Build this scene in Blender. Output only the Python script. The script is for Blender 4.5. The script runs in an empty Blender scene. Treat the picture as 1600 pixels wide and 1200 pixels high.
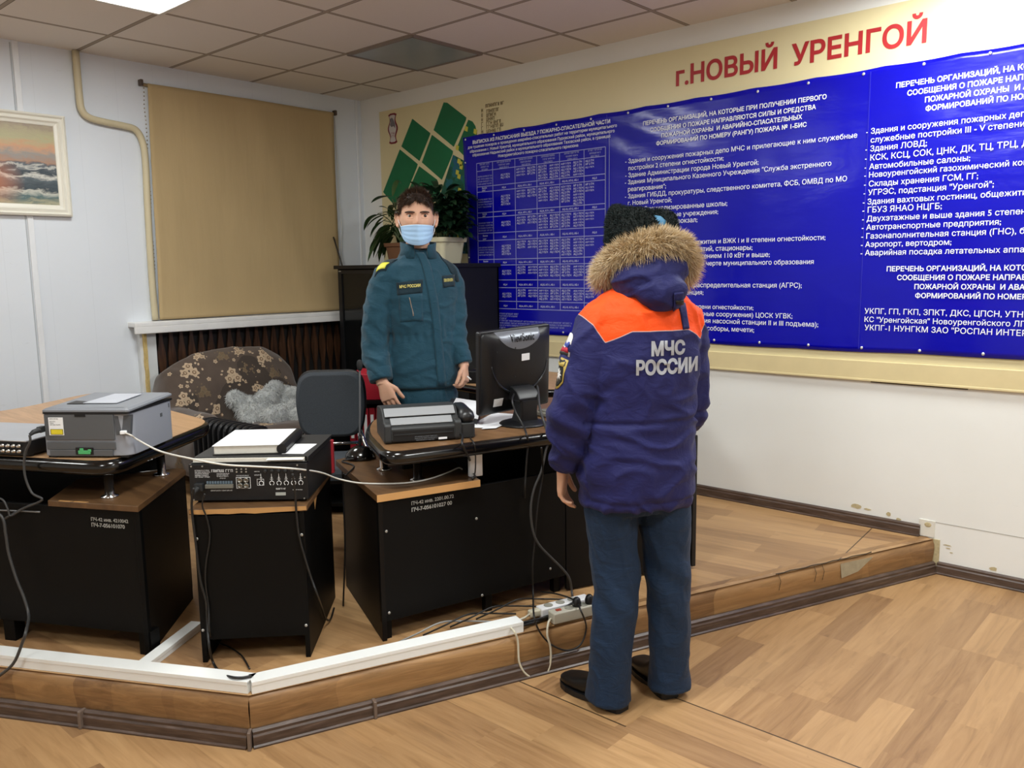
import bpy, bmesh, math, random
from mathutils import Vector, Matrix, noise, geometry
from mathutils.bvhtree import BVHTree
SC = bpy.context.scene
COL = SC.collection
PI = math.pi
rnd = random.Random(7)

# ---------------------------------------------------------------- camera
FPX, YAW, PITCH, ROLL = 1299.69457, 2.30346418, 0.137265108, -0.0132219609
CAM = Vector((5.68338151, -4.48685342, 1.57))
HC = 2.96267774      # ceiling height
ZP = 0.177           # platform height
_f = Vector((math.cos(YAW)*math.cos(PITCH), math.sin(YAW)*math.cos(PITCH), -math.sin(PITCH)))
_r = Vector((math.sin(YAW), -math.cos(YAW), 0))
_u = _r.cross(_f)
_r, _u = _r*math.cos(ROLL)+_u*math.sin(ROLL), _u*math.cos(ROLL)-_r*math.sin(ROLL)
cd = bpy.data.cameras.new('camera')
cd.sensor_width = 36
cd.lens = FPX*36/1600
cam = bpy.data.objects.new('camera', cd)
COL.objects.link(cam)
cam.matrix_world = Matrix(((_r.x, _u.x, -_f.x, CAM.x), (_r.y, _u.y, -_f.y, CAM.y), (_r.z, _u.z, -_f.z, CAM.z), (0, 0, 0, 1)))
SC.camera = cam

# ---------------------------------------------------------------- world, exposure, lamp power
w = bpy.data.worlds.new('world')
SC.world = w
w.use_nodes = True
w.node_tree.nodes['Background'].inputs[0].default_value = (.75, .85, 1, 1)
w.node_tree.nodes['Background'].inputs[1].default_value = .05
SC.view_settings.view_transform = 'Standard'
SC.view_settings.look = 'None'
SC.view_settings.exposure = 0.12
SC.view_settings.gamma = 1.0
LAMPS = [  # x, y, watts, label
    (1.465, -2.535, 21, 'lit square ceiling light panel above the left desk'),
    (4.665, -0.70, 38, 'lit square ceiling light panel close to the banner wall'),
    (4.025, -3.15, 34, 'lit square ceiling light panel over the open floor'),
    (6.585, -2.535, 44, 'lit square ceiling light panel near the right wall'),
    (1.465, -5.61, 20, 'lit square ceiling light panel far along the window wall'),
    (4.665, -5.61, 36, 'lit square ceiling light panel at the back of the room'),
]

# ---------------------------------------------------------------- pixel -> place
def ray(px, py):
    return _f + _r*((px-800)/FPX) + _u*((600-py)/FPX)
def at(px, py, axis, val):
    d = ray(px, py)
    return CAM + d*((val-CAM[axis])/d[axis])
def fl(px, py, z=ZP):
    return at(px, py, 2, z)

# ---------------------------------------------------------------- helpers
WM = {}
def lin(h):
    if isinstance(h, str):
        h = [int(h[i:i+2], 16)/255 for i in (0, 2, 4)]
        h = [c/12.92 if c <= .04045 else ((c+.055)/1.055)**2.4 for c in h]
    return (h[0], h[1], h[2], 1)

class NT:
    def __init__(s, name):
        s.m = bpy.data.materials.new(name); s.m.use_nodes = True
        s.t = s.m.node_tree; s.b = s.t.nodes['Principled BSDF']; s.L = s.t.links
    def node(s, typ, **kw):
        n = s.t.nodes.new(typ)
        for k, v in kw.items(): setattr(n, k, v)
        return n
    def put(s, sock, v):
        if isinstance(v, bpy.types.NodeSocket): s.L.new(v, sock)
        elif v is not None: sock.default_value = v
    def math(s, op, a, b=None, c=None):
        n = s.node('ShaderNodeMath', operation=op)
        for i, v in enumerate((a, b, c)): s.put(n.inputs[i], v)
        return n.outputs[0]
    def pos(s):
        return s.node('ShaderNodeNewGeometry').outputs['Position']
    def obj(s):
        return s.node('ShaderNodeTexCoord').outputs['Object']
    def sep(s, v):
        n = s.node('ShaderNodeSeparateXYZ'); s.L.new(v, n.inputs[0]); return n.outputs
    def map(s, v, scale=(1, 1, 1), rot=(0, 0, 0), loc=(0, 0, 0)):
        n = s.node('ShaderNodeMapping'); s.L.new(v, n.inputs[0])
        n.inputs['Location'].default_value = loc; n.inputs['Rotation'].default_value = rot; n.inputs['Scale'].default_value = scale
        return n.outputs[0]
    def noise(s, v, scale, detail=4, rough=.6, dist=0):
        n = s.node('ShaderNodeTexNoise'); s.L.new(v, n.inputs['Vector'])
        n.inputs['Scale'].default_value = scale; n.inputs['Detail'].default_value = detail
        n.inputs['Roughness'].default_value = rough; n.inputs['Distortion'].default_value = dist
        return n.outputs['Fac']
    def ramp(s, fac, stops, interp='LINEAR'):
        n = s.node('ShaderNodeValToRGB'); s.L.new(fac, n.inputs[0]); n.color_ramp.interpolation = interp
        e = n.color_ramp.elements
        while len(e) < len(stops): e.new(.5)
        for el, (p, c) in zip(e, stops): el.position = p; el.color = lin(c)
        return n.outputs[0]
    def mix(s, fac, a, b, mode='MIX'):
        n = s.node('ShaderNodeMix', data_type='RGBA', blend_type=mode)
        s.put(n.inputs[0], fac)
        s.put(n.inputs[6], lin(a) if isinstance(a, (str, tuple)) else a)
        s.put(n.inputs[7], lin(b) if isinstance(b, (str, tuple)) else b)
        return n.outputs[2]
    def bump(s, h, strength=.3, dist=.01):
        n = s.node('ShaderNodeBump'); s.L.new(h, n.inputs['Height'])
        n.inputs['Strength'].default_value = strength; n.inputs['Distance'].default_value = dist
        s.L.new(n.outputs[0], s.b.inputs['Normal']); return n.outputs[0]
    def set(s, color=None, rough=.6, metal=0, spec=None, **kw):
        if color is not None: s.put(s.b.inputs['Base Color'], lin(color) if isinstance(color, (str, tuple)) else color)
        s.put(s.b.inputs['Roughness'], rough); s.put(s.b.inputs['Metallic'], metal)
        if spec is not None: s.put(s.b.inputs['Specular IOR Level'], spec)
        for k, v in kw.items(): s.put(s.b.inputs[k], v)
        return s.m

_mc = {}
def mat(name, color, rough=.6, metal=0, spec=None, var=.12, vscale=6, bump=0, bscale=60, **kw):
    if name in _mc: return _mc[name]
    n = NT(name)
    p = n.obj()
    c = color
    if var:
        a = lin(color)
        c = n.mix(n.noise(p, vscale), tuple(x*(1-var) for x in a[:3]), tuple(min(1, x*(1+var)) for x in a[:3]))
    n.set(c, rough, metal, spec, **kw)
    if bump: n.bump(n.noise(p, bscale), bump, .004)
    _mc[name] = n.m
    return n.m

class MB:
    def __init__(s): s.v = []; s.f = []; s.mi = []; s.cur = 0
    def add(s, vs, fs):
        o = len(s.v); s.v += [Vector(x) for x in vs]
        s.f += [tuple(i+o for i in f) for f in fs]; s.mi += [s.cur]*len(fs)
        return s
    def box(s, c, size, rz=0, M=None):
        x, y, z = (k/2 for k in size)
        vs = [Vector((a*x, b*y, d*z)) for d in (-1, 1) for a, b in ((-1, -1), (1, -1), (1, 1), (-1, 1))]
        R = M or Matrix.Rotation(rz, 3, 'Z')
        return s.add([R @ q + Vector(c) for q in vs], [(3, 2, 1, 0), (4, 5, 6, 7), (0, 1, 5, 4), (1, 2, 6, 5), (2, 3, 7, 6), (3, 0, 4, 7)])
    def hexa(s, b, t):   # 4 bottom, 4 top corners
        return s.add(list(b)+list(t), [(3, 2, 1, 0), (4, 5, 6, 7), (0, 1, 5, 4), (1, 2, 6, 5), (2, 3, 7, 6), (3, 0, 4, 7)])
    def prism(s, poly, z0, z1):
        n = len(poly)
        vs = [(q[0], q[1], z0) for q in poly]+[(q[0], q[1], z1) for q in poly]
        return s.add(vs, [tuple(range(n))[::-1], tuple(range(n, 2*n))]+[(i, (i+1) % n, n+(i+1) % n, n+i) for i in range(n)])
    def extr(s, pts, d):  # planar 3D polygon extruded along vector d
        n = len(pts); d = Vector(d); a = [Vector(q) for q in pts]
        return s.add(a+[q+d for q in a], [tuple(range(n))[::-1], tuple(range(n, 2*n))]+[(i, (i+1) % n, n+(i+1) % n, n+i) for i in range(n)])
    def loft(s, rings, cap=True, closed=False):
        n = len(rings[0]); o = []
        for r in rings: o += r
        fs = []
        m = len(rings)
        for j in range(m if closed else m-1):
            k = (j+1) % m
            fs += [(j*n+i, j*n+(i+1) % n, k*n+(i+1) % n, k*n+i) for i in range(n)]
        if cap and not closed: fs += [tuple(range(n))[::-1], tuple(range((m-1)*n, m*n))]
        return s.add(o, fs)
    def tube(s, pts, r, n=8, cap=True, up=None, flat=1.0, closed=False):
        pts = [Vector(q) for q in pts]; rings = []
        rr = r if isinstance(r, (list, tuple)) else [r]*len(pts)
        ref = None
        for i, q in enumerate(pts):
            if closed: t = pts[(i+1) % len(pts)]-pts[i-1]
            else: t = pts[min(i+1, len(pts)-1)]-pts[max(i-1, 0)]
            if t.length < 1e-9: t = Vector((0, 0, 1))
            t.normalize()
            if ref is None:
                ref = Vector(up) if up else (Vector((0, 0, 1)) if abs(t.z) < .9 else Vector((1, 0, 0)))
            a = ref-t*ref.dot(t)
            if a.length < 1e-6: a = t.orthogonal()
            a.normalize(); b = t.cross(a); ref = a
            rings.append([q+a*(math.cos(2*PI*k/n)*rr[i])+b*(math.sin(2*PI*k/n)*rr[i]*flat) for k in range(n)])
        return s.loft(rings, cap, closed)
    def lathe(s, prof, c=(0, 0, 0), n=24, M=None, cap=True):
        M = M or Matrix.Identity(3); c = Vector(c)
        return s.loft([[c+M @ Vector((r*math.cos(2*PI*k/n), r*math.sin(2*PI*k/n), z)) for k in range(n)] for r, z in prof], cap)
    def ball(s, c, r, n=16, m=10, M=None):
        r = r if isinstance(r, (list, tuple)) else (r, r, r); M = M or Matrix.Identity(3); c = Vector(c)
        rings = []
        for j in range(m+1):
            t = PI*min(max(j, .02), m-.02)/m
            rings.append([c+M @ Vector((r[0]*math.sin(t)*math.cos(2*PI*k/n), r[1]*math.sin(t)*math.sin(2*PI*k/n), -r[2]*math.cos(t))) for k in range(n)])
        return s.loft(rings)
    def build(s, name, mats, parent=None, smooth=False, bevel=0, frame=None, seg=2):
        me = bpy.data.meshes.new(name)
        M = frame if frame is not None else Matrix.Identity(4)
        root = parent
        if root is not None:
            while root.parent is not None: root = root.parent
            M = WM[root.name].inverted() @ M
        me.from_pydata([M @ q for q in s.v], [], s.f)
        for k in (mats if isinstance(mats, (list, tuple)) else [mats]): me.materials.append(k)
        me.polygons.foreach_set('material_index', s.mi)
        if smooth: me.polygons.foreach_set('use_smooth', [True]*len(me.polygons))
        bm = bmesh.new(); bm.from_mesh(me); bmesh.ops.recalc_face_normals(bm, faces=bm.faces); bm.to_mesh(me); bm.free()
        me.update()
        o = bpy.data.objects.new(name, me); COL.objects.link(o)
        if parent is not None: o.parent = parent
        else: WM[o.name] = Matrix.Identity(4)
        if bevel:
            b = o.modifiers.new('bevel', 'BEVEL'); b.width = bevel; b.segments = seg; b.limit_method = 'ANGLE'; b.angle_limit = .6
            if not smooth:
                me.polygons.foreach_set('use_smooth', [True]*len(me.polygons))
                wn = o.modifiers.new('normals', 'WEIGHTED_NORMAL'); wn.keep_sharp = True
        return o

def tag(o, label, cat, group=None, kind=None):
    o['label'] = label; o['category'] = cat
    if group: o['group'] = group
    if kind: o['kind'] = kind
    return o
def thing(name, label, cat, loc=(0, 0, 0), rz=0, group=None):
    o = bpy.data.objects.new(name, None); COL.objects.link(o)
    o.empty_display_size = .05
    o.location = loc; o.rotation_euler = (0, 0, rz)
    WM[o.name] = Matrix.Translation(loc) @ Matrix.Rotation(rz, 4, 'Z')
    return tag(o, label, cat, group)
def struct(o, label=None):
    o['kind'] = 'structure'
    if label: o['label'] = label
    return o
def spline(pts, k=6):
    pts = [Vector(q) for q in pts]; out = []
    for i in range(len(pts)-1):
        p0 = pts[max(i-1, 0)]; p1 = pts[i]; p2 = pts[i+1]; p3 = pts[min(i+2, len(pts)-1)]
        for j in range(k):
            t = j/k
            out.append(.5*((2*p1)+(p2-p0)*t+(2*p0-5*p1+4*p2-p3)*t*t+(3*p1-p0-3*p2+p3)*t*t*t))
    return out+[pts[-1]]
def round_poly(poly, r, k=5):
    out = []; n = len(poly)
    for i in range(n):
        a, b, c = (Vector(poly[j % n][:2]) for j in (i-1, i, i+1))
        rr = r[i] if isinstance(r, (list, tuple)) else r
        if rr <= 0: out.append(tuple(b)); continue
        d1 = (a-b); d2 = (c-b); l = min(rr, d1.length*.48, d2.length*.48)
        p = b+d1.normalized()*l; q = b+d2.normalized()*l
        for j in range(k+1):
            t = j/k; out.append(tuple(p*(1-t)**2+b*2*t*(1-t)+q*t*t))
    return out

# ---- lettering: outlines of the built-in font filled contour by contour
_tc = {}
def outlines(s):
    if s in _tc: return _tc[s]
    c = bpy.data.curves.new('t', 'FONT'); c.body = s; c.size = 1
    o = bpy.data.objects.new('t', c); COL.objects.link(o)
    bpy.context.view_layer.update()
    cv = o.to_curve(bpy.context.evaluated_depsgraph_get())
    res = []
    for sp in cv.splines:
        pts = []
        bp = sp.bezier_points
        for i in range(len(bp)):
            a, b = bp[i], bp[(i+1) % len(bp)]
            straight = True
            d = b.co-a.co
            for h in (a.handle_right, b.handle_left):
                if d.length > 1e-6 and abs((h-a.co).cross(d).z)/d.length > .004: straight = False
            seg = [a.co] if straight else geometry.interpolate_bezier(a.co, a.handle_right, b.handle_left, b.co, 5)[:-1]
            pts += [Vector((q.x, q.y)) for q in seg]
        clean = []
        for q in pts:
            if not clean or (q-clean[-1]).length > 1e-4: clean.append(q)
        if len(clean) > 2 and (clean[0]-clean[-1]).length < 1e-4: clean.pop()
        if len(clean) > 2: res.append((sp.character_index, clean))
    o.to_curve_clear()
    bpy.data.objects.remove(o); bpy.data.curves.remove(c)
    _tc[s] = res
    return res
def area(p): return sum(p[i].x*p[(i+1) % len(p)].y-p[(i+1) % len(p)].x*p[i].y for i in range(len(p)))/2
def inside(q, p):
    r = False
    for i in range(len(p)):
        a, b = p[i], p[i-1]
        if (a.y > q.y) != (b.y > q.y) and q.x < (b.x-a.x)*(q.y-a.y)/(b.y-a.y)+a.x: r = not r
    return r
def text_w(s):
    xs = [q.x for k, p in outlines(s) for q in p]
    return (min(xs), max(xs))
_tt = {}; _gl = {}
def glyph(ch, ps, bold):
    """triangles of one glyph by the non-zero winding rule (its strokes may overlap)"""
    if (ch, bold) in _gl: return _gl[ch, bold]
    ar = [area(p) for p in ps]
    big = 1 if ar[max(range(len(ps)), key=lambda i: abs(ar[i]))] > 0 else -1
    if bold:
        qs = []
        for p in ps:
            n = len(p); q = []
            for i in range(n):
                e1 = (p[i]-p[i-1]).normalized(); e2 = (p[(i+1) % n]-p[i]).normalized()
                n1 = Vector((e1.y, -e1.x))*big; n2 = Vector((e2.y, -e2.x))*big
                m = n1+n2
                m = n1 if m.length < .3 else m/max(m.length_squared/2, .5)
                q.append(p[i]+m*bold)
            qs.append(q)
        ps = qs
    co = [q for p in ps for q in p]; ed = []; o = 0
    for p in ps: ed += [(o+i, o+(i+1) % len(p)) for i in range(len(p))]; o += len(p)
    r = geometry.delaunay_2d_cdt([Vector((q.x, q.y)) for q in co], ed, [], 0, 1e-5, False)
    V, F = r[0], []
    for f in r[2]:
        c = (V[f[0]]+V[f[1]]+V[f[2]])/3; wn = 0
        for p in ps:
            for i in range(len(p)):
                u, v = p[i-1], p[i]
                if (u.y <= c.y) != (v.y <= c.y) and u.x+(v.x-u.x)*(c.y-u.y)/(v.y-u.y) > c.x: wn += 1 if v.y > u.y else -1
        if wn: F.append(tuple(f))
    _gl[ch, bold] = ([Vector((q.x, q.y, 0)) for q in V], F)
    return _gl[ch, bold]
def text_tris(s, bold=0):
    k = (s, bold)
    if k in _tt: return _tt[k]
    by = {}
    for ci, p in outlines(s): by.setdefault(ci, []).append(p)
    vs = []; fs = []
    for ci, ps in by.items():
        x0 = Vector((min(q.x for p in ps for q in p), 0))
        V, F = glyph(s[ci] if ci < len(s) else str(ci), [[q-x0 for q in p] for p in ps], bold)
        o = len(vs); vs += [q+Vector((x0.x, 0, 0)) for q in V]; fs += [tuple(i+o for i in f) for f in F]
    _tt[k] = (vs, fs)
    return _tt[k]
def put_text(mb, s, org, ux, uz, bold=0):
    """s with its baseline start at org; ux, uz = vectors of one text unit along and up."""
    vs, fs = text_tris(s, bold)
    org = Vector(org); ux = Vector(ux); uz = Vector(uz); 
    mb.add([org+ux*q.x+uz*q.y for q in vs], fs)
def wall_line(mb, s, a, b, ref=None, side='L', y=-.0245, bold=0, sy=1.0):
    """write s on the board wall so that its stretch ref runs from photo point a to b."""
    A = at(a[0], a[1], 1, y); B = at(b[0], b[1], 1, y)
    ref = ref or s
    w0, w1 = text_w(ref); k = (B.x-A.x)/(w1-w0)
    z = (A.z+B.z)/2
    if side == 'L': x0 = A.x-w0*k
    else: x0 = B.x-text_w(s)[1]*k
    put_text(mb, s, (x0, y, z), (k, 0, 0), (0, 0, k*sy), bold)
def scribble(mb, x0, x1, z, h, y=-.0245, ax=0):
    """illegible small print: letter-like strokes grouped in words"""
    def q(a0, b0, a1, b1):
        if ax == 0: mb.add([(a0, y, b0), (a1, y, b0), (a1, y, b1), (a0, y, b1)], [(0, 1, 2, 3)])
    x = x0; s = h*.16
    while x < x1:
        n = rnd.randint(3, 9)
        for _ in range(n):
            if x > x1: break
            wd = h*rnd.uniform(.45, .75); k = rnd.random()
            q(x, z, x+s, z+h)
            if k < .8: q(x+wd-s, z, x+wd, z+h)
            if k < .35: q(x, z+h*.42, x+wd, z+h*.42+s)
            elif k < .6: q(x, z, x+wd, z+s)
            else: q(x, z+h-s, x+wd, z+h)
            x += wd+h*.2
        x += h*.4

# ---------------------------------------------------------------- materials of the room
def plank_mat(name, mode):
    n = NT(name); p = n.pos(); x, y, z = n.sep(p)
    def planks(rot, off):
        v = n.map(p, rot=(0, 0, rot), loc=off)
        b = n.node('ShaderNodeTexBrick', offset=.37, offset_frequency=2, squash=.8, squash_frequency=3)
        n.L.new(v, b.inputs['Vector'])
        b.inputs['Color1'].default_value = (0, 0, 0, 1); b.inputs['Color2'].default_value = (1, 1, 1, 1); b.inputs['Mortar'].default_value = (.5, .5, .5, 1)
        b.inputs['Scale'].default_value = 1; b.inputs['Mortar Size'].default_value = 0.0
        b.inputs['Brick Width'].default_value = .60; b.inputs['Row Height'].default_value = .126
        # grain runs along the plank, shifted per plank
        sc = n.node('ShaderNodeVectorMath', operation='ADD'); n.L.new(n.map(v, scale=(2.6, 30, 1)), sc.inputs[0])
        cb = n.node('ShaderNodeCombineXYZ'); n.put(cb.inputs[0], n.math('MULTIPLY', b.outputs[0], 37.)); n.put(cb.inputs[2], n.math('MULTIPLY', b.outputs[0], 91.))
        n.L.new(cb.outputs[0], sc.inputs[1])
        g = n.noise(sc.outputs[0], 1.0, 6, .62, .9)
        return b.outputs[0], g
    if mode == 'floor':
        b1, g1 = planks(0, (0, 0, 0)); b2, g2 = planks(PI/2, (.1, .03, 0))
        edge = n.math('SUBTRACT', -2.24, n.math('MULTIPLY', n.math('GREATER_THAN', x, 4.17), -.28))
        d = n.math('SUBTRACT', y, edge)
        m = n.math('GREATER_THAN', d, 0.)
        b = n.mix(m, b1, b2); g = n.mix(m, g1, g2)
        seam = n.math('LESS_THAN', n.math('ABSOLUTE', d), .0035)
    else:
        b, g = planks(-.14, (.2, .05, 0))
        seam = n.math('LESS_THAN', n.math('ABSOLUTE', n.math('SUBTRACT', x, n.math('MULTIPLY_ADD', y, -.08, 4.235))), .003)
    base = n.ramp(b, [(0, '785739'), (.25, '97734b'), (.5, 'a88256'), (.75, 'b89264'), (1, '886643')])
    gr = n.ramp(g, [(.25, '644830'), (.45, 'a37e57'), (.7, 'c09b70')])
    c = n.mix(.46, base, gr)
    c = n.mix(n.math('MULTIPLY', seam, .85), c, '2a1c10')
    dirt = n.noise(p, 1.7, 5, .7)
    c = n.mix(n.math('MULTIPLY', n.math('GREATER_THAN', dirt, .62), .12), c, '6a4c33')
    n.set(c, n.math('MULTIPLY_ADD', g, .2, .33), spec=.45)
    n.bump(g, .12, .002)
    return n.m
M_floor = plank_mat('oak_print_linoleum', 'floor')
M_plat = plank_mat('oak_print_linoleum_platform', 'platform')

def side_mat():   # linoleum folded over the platform edge: grain follows the edge
    n = NT('linoleum_edge'); p = n.pos()
    v = n.map(p, rot=(0, 0, -1.19), scale=(2.5, 1, 14))
    g = n.noise(v, 2.2, 6, .65, 1.2)
    c = n.ramp(g, [(.3, '5c422a'), (.5, '886542'), (.7, 'ae875a')])
    w = n.node('ShaderNodeTexVoronoi'); n.L.new(n.map(p, rot=(0, 0, -1.19), scale=(4.2, .1, .1)), w.inputs['Vector']); w.inputs['Scale'].default_value = 1
    c = n.mix(.45, c, n.ramp(n.sep(w.outputs['Color'])[0], [(0, '60422a'), (1, 'bd935f')]))
    n.set(c, .42, spec=.4); n.bump(g, .25, .006); return n.m
M_side = side_mat()

def skirt_mat():
    n = NT('dark_plastic_skirting'); p = n.pos()
    g = n.noise(n.map(p, scale=(3, 3, 30)), 3, 5, .6)
    c = n.ramp(g, [(.3, '3a2c25'), (.6, '57463d'), (.8, '7a685d')])
    n.set(c, .38, spec=.5); return n.m
M_skirt = skirt_mat()

def ceil_mat():
    n = NT('ceiling_tiles'); p = n.pos(); x, y, z = n.sep(p)
    def line(c, o, per):
        f = n.math('FRACT', n.math('DIVIDE', n.math('SUBTRACT', c, o), per))
        d = n.math('MULTIPLY', n.math('MINIMUM', f, n.math('SUBTRACT', 1., f)), per)
        return d
    dx = line(x, .505+64*-.1, .64); dy = line(y, -.39-6.15, .615)
    d = n.math('MINIMUM', dx, dy)
    inl = n.math('LESS_THAN', d, .012)
    edge = n.math('LESS_THAN', n.math('ABSOLUTE', n.math('SUBTRACT', d, .0125)), .002)
    t = n.noise(p, 140, 2, .8); bl = n.noise(p, .9, 3, .5)
    cell = n.node('ShaderNodeTexWhiteNoise', noise_dimensions='2D')
    cb = n.node('ShaderNodeCombineXYZ'); n.put(cb.inputs[0], n.math('FLOOR', n.math('DIVIDE', n.math('SUBTRACT', x, .505), .64))); n.put(cb.inputs[1], n.math('FLOOR', n.math('DIVIDE', n.math('ADD', y, .39), .615)))
    n.L.new(cb.outputs[0], cell.inputs['Vector'])
    c = n.mix(cell.outputs['Value'], 'e6e0d8', 'efe8e2')
    c = n.mix(n.math('MULTIPLY', t, .3), c, 'cbc3ba')
    c = n.mix(n.math('MULTIPLY', bl, .25), c, 'd2c9ba')
    c = n.mix(inl, c, 'a89c8e'); c = n.mix(n.math('MULTIPLY', edge, .8), c, '4d4238')
    n.set(c, .9, spec=.2); n.bump(n.math('SUBTRACT', n.math('MULTIPLY', t, .25), inl), .3, .006)
    return n.m
M_ceil = ceil_mat()

def wall_mat(name, a, b, panels=False):
    n = NT(name); p = n.pos(); x, y, z = n.sep(p)
    c = n.mix(n.noise(p, 2.2, 5, .6), a, b)
    if panels:
        f = n.math('FRACT', n.math('DIVIDE', y, .25)); l = n.math('LESS_THAN', f, .012)
        c = n.mix(n.math('MULTIPLY', l, .10), c, '8f969c')
    sm = n.noise(n.map(p, scale=(1, 1, 3)), 5, 6, .75)
    c = n.mix(n.math('MULTIPLY', n.math('GREATER_THAN', sm, .66), .10), c, '9b968a')
    n.set(c, .5, spec=.35); n.bump(n.noise(p, 9, 3), .05, .01)
    return n.m
M_wl = wall_mat('white_wall_panels', 'e3e8ee', 'dae0e7', True)
M_wb = wall_mat('painted_white_wall', 'ecedeb', 'e3e4e0')

# ---------------------------------------------------------------- room shell
XR, YF = 8.2, -8.0
struct(MB().box((XR/2, YF/2, -.05), (XR+.6, -YF+.6, .1)).build('floor', M_floor))
struct(MB().box((XR/2, YF/2, HC+.05), (XR+.6, -YF+.6, .1)).build('ceiling', M_ceil))
struct(MB().box((XR/2, .1, HC/2), (XR+.4, .2, HC)).build('wall_back', M_wb))
struct(MB().box((-.15, YF/2, HC/2), (.3, -YF, HC)).build('wall_left', M_wl))
struct(MB().box((XR+.1, YF/2, HC/2), (.2, -YF, HC)).build('wall_right', M_wb))
struct(MB().box((XR/2, YF-.1, HC/2), (XR+.4, .2, HC)).build('wall_front', M_wb))

# platform: front edge runs from the window wall side to the corner and on to the banner wall
EA = Vector((.15, -4.86)); EB = Vector((3.285, -3.15)); EC = Vector((4.535, -.012))
pl = [(.01, -.012), (.01, -4.86), tuple(EA), tuple(EB), tuple(EC)]
mb = MB()
mb.add([(q[0], q[1], ZP) for q in pl]+[(q[0], q[1], 0) for q in pl], [(0, 1, 2, 3, 4), (9, 8, 7, 6, 5), (0, 5, 6, 1), (4, 9, 5, 0)])
mb.cur = 1
# the lip: a softly rolled, slightly lumpy linoleum fold along both edge runs
def edge_run(A, B, seg):
    d = (B-A); L = d.length; d.normalize(); nrm = Vector((d.y, -d.x)); rows = []
    for i in range(seg+1):
        t = i/seg; q = A+d*(L*t)
        lump = .006*noise.noise(Vector((q.x*7, q.y*7, 1)))+.003*noise.noise(Vector((q.x*23, q.y*23, 5)))
        prof = [(-.06, .0008), (-.035, .0012+lump*.3), (-.016+lump, -.002), (-.002+lump, -.010), (.006+lump, -.024), (.008+lump, -.05), (.004+lump*.7, -.09), (.002, -.13), (0, -ZP)]
        rows.append([Vector((q.x+nrm.x*a, q.y+nrm.y*a, ZP+b)) for a, b in prof])
    n = len(rows[0]); vs = [v for r in rows for v in r]
    mb.add(vs, [(i*n+j, i*n+j+1, (i+1)*n+j+1, (i+1)*n+j) for i in range(seg) for j in range(n-1)])
edge_run(EA, EB, 70); edge_run(EB, EC, 90)
o = struct(mb.build('platform', [M_plat, M_side]), 'low raised platform covered in oak print linoleum')
for f in o.data.polygons:
    if f.material_index == 1: f.use_smooth = True

def skirting(name, A, B, z, h=.062, d=.02, off=0):
    dv = (B-A); L = dv.length; dv.normalize(); nr = Vector((dv.y, -dv.x))
    prof = [(off, 0), (off+d*1.25, 0), (off+d*1.3, .006), (off+d*.95, .010), (off+d, .040), (off+d*.75, .046), (off+d*.8, h*.9), (off+d*.25, h), (off, h)]
    r = [[Vector((q.x+nr.x*a, q.y+nr.y*a, z+b)) for a, b in prof] for q in (A, B)]
    return struct(MB().loft(r).build(name, M_skirt))
mid1 = EB+(EA-EB)*.18; mid2 = EB+(EC-EB)*.135
dA = (EB-EA).normalized(); dB = (EC-EB).normalized()
skirting('trim_1', EA, EB-dA*.003, 0, off=.006); skirting('trim_2', EB+dB*.003, EC, 0, off=.006)
skirting('baseboard_back', Vector((4.56, 0)), Vector((XR, 0)), 0).data
skirting('baseboard_platform', Vector((.05, 0)), Vector((4.47, 0)), ZP)
M_cap = mat('skirting_joint_plastic', '6e5f55', .4)
def joint(q, d, s=1):
    n_ = Vector((d.y, -d.x)); c = q+n_*.021
    return MB().box((c.x, c.y, .032), (.012, .034, .066), math.atan2(d.y, d.x)).build('trim_joint', M_cap, bevel=.003)
struct(joint(EB, (dA+dB).normalized())); struct(joint(mid1, dA)); struct(joint(EB+dB*.42, dB))

# torn linoleum at the platform edge near the banner wall: bare board, dark edge line
M_bare = mat('bare_fibreboard', 'a59a80', .8, var=.25, vscale=30)
M_tear = mat('tear_line', '3a3327', .8)
mb = MB()
A = EB+dB*2.40; Bq = EB+dB*2.90; nB = Vector((dB.y, -dB.x))
def lip(s, a, z):
    q = EB+dB*s+nB*a; return Vector((q.x, q.y, z))
mb.extr([lip(2.72, .0125, ZP-.085), lip(2.71, .0125, ZP-.012), lip(2.93, .0125, ZP-.014), lip(2.83, .0125, ZP-.07)], (nB.x*.001, nB.y*.001, 0))
mb.cur = 1
pts = [lip(2.32+.62*i/14, -.004+.004*math.sin(i*2.1), ZP+.0025) for i in range(15)]
mb.tube(pts, .0022, 5)
for s in (2.33, 2.55, 2.60): mb.tube([lip(s, .002, ZP+.001), lip(s+.006, .0125, ZP-.03), lip(s-.004, .0125, ZP-.07)], .0012, 4)
struct(mb.build('trim_tear', [M_bare, M_tear]), 'torn edge of the platform linoleum near the banner wall')

# patched socket hole and scars low on the banner wall
M_scar = mat('chipped_plaster', 'b9ab86', .9, var=.4, vscale=80)
M_patch = mat('white_patch_board', 'dcdad0', .6)
mb = MB()
mb.box((4.50, -.003, .225), (.075, .006, .085)); mb.cur = 1
mb.ball((4.505, -.006, .245), (.017, .003, .013), 12, 6); mb.box((4.545, -.004, .1), (.04, .008, .15))
struct(mb.build('trim_patch', [M_patch, M_scar], bevel=.001), 'white patch board at the end of the platform skirting')
mb = MB()
for cx, cz, a, b in ((4.14, .275, .035, .014), (4.20, .268, .02, .006), (4.31, .262, .012, .012), (4.36, .243, .014, .008), (4.60, .155, .022, .003), (4.605, .14, .012, .003), (4.62, .12, .010, .003), (4.81, .08, .018, .012)):
    pts = [(cx+a*math.cos(t*PI/5)*rnd.uniform(.7, 1.1), -.0005, cz+b*math.sin(t*PI/5)*rnd.uniform(.7, 1.1)) for t in range(10)]
    mb.extr(pts, (0, -.0012, 0))
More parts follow.
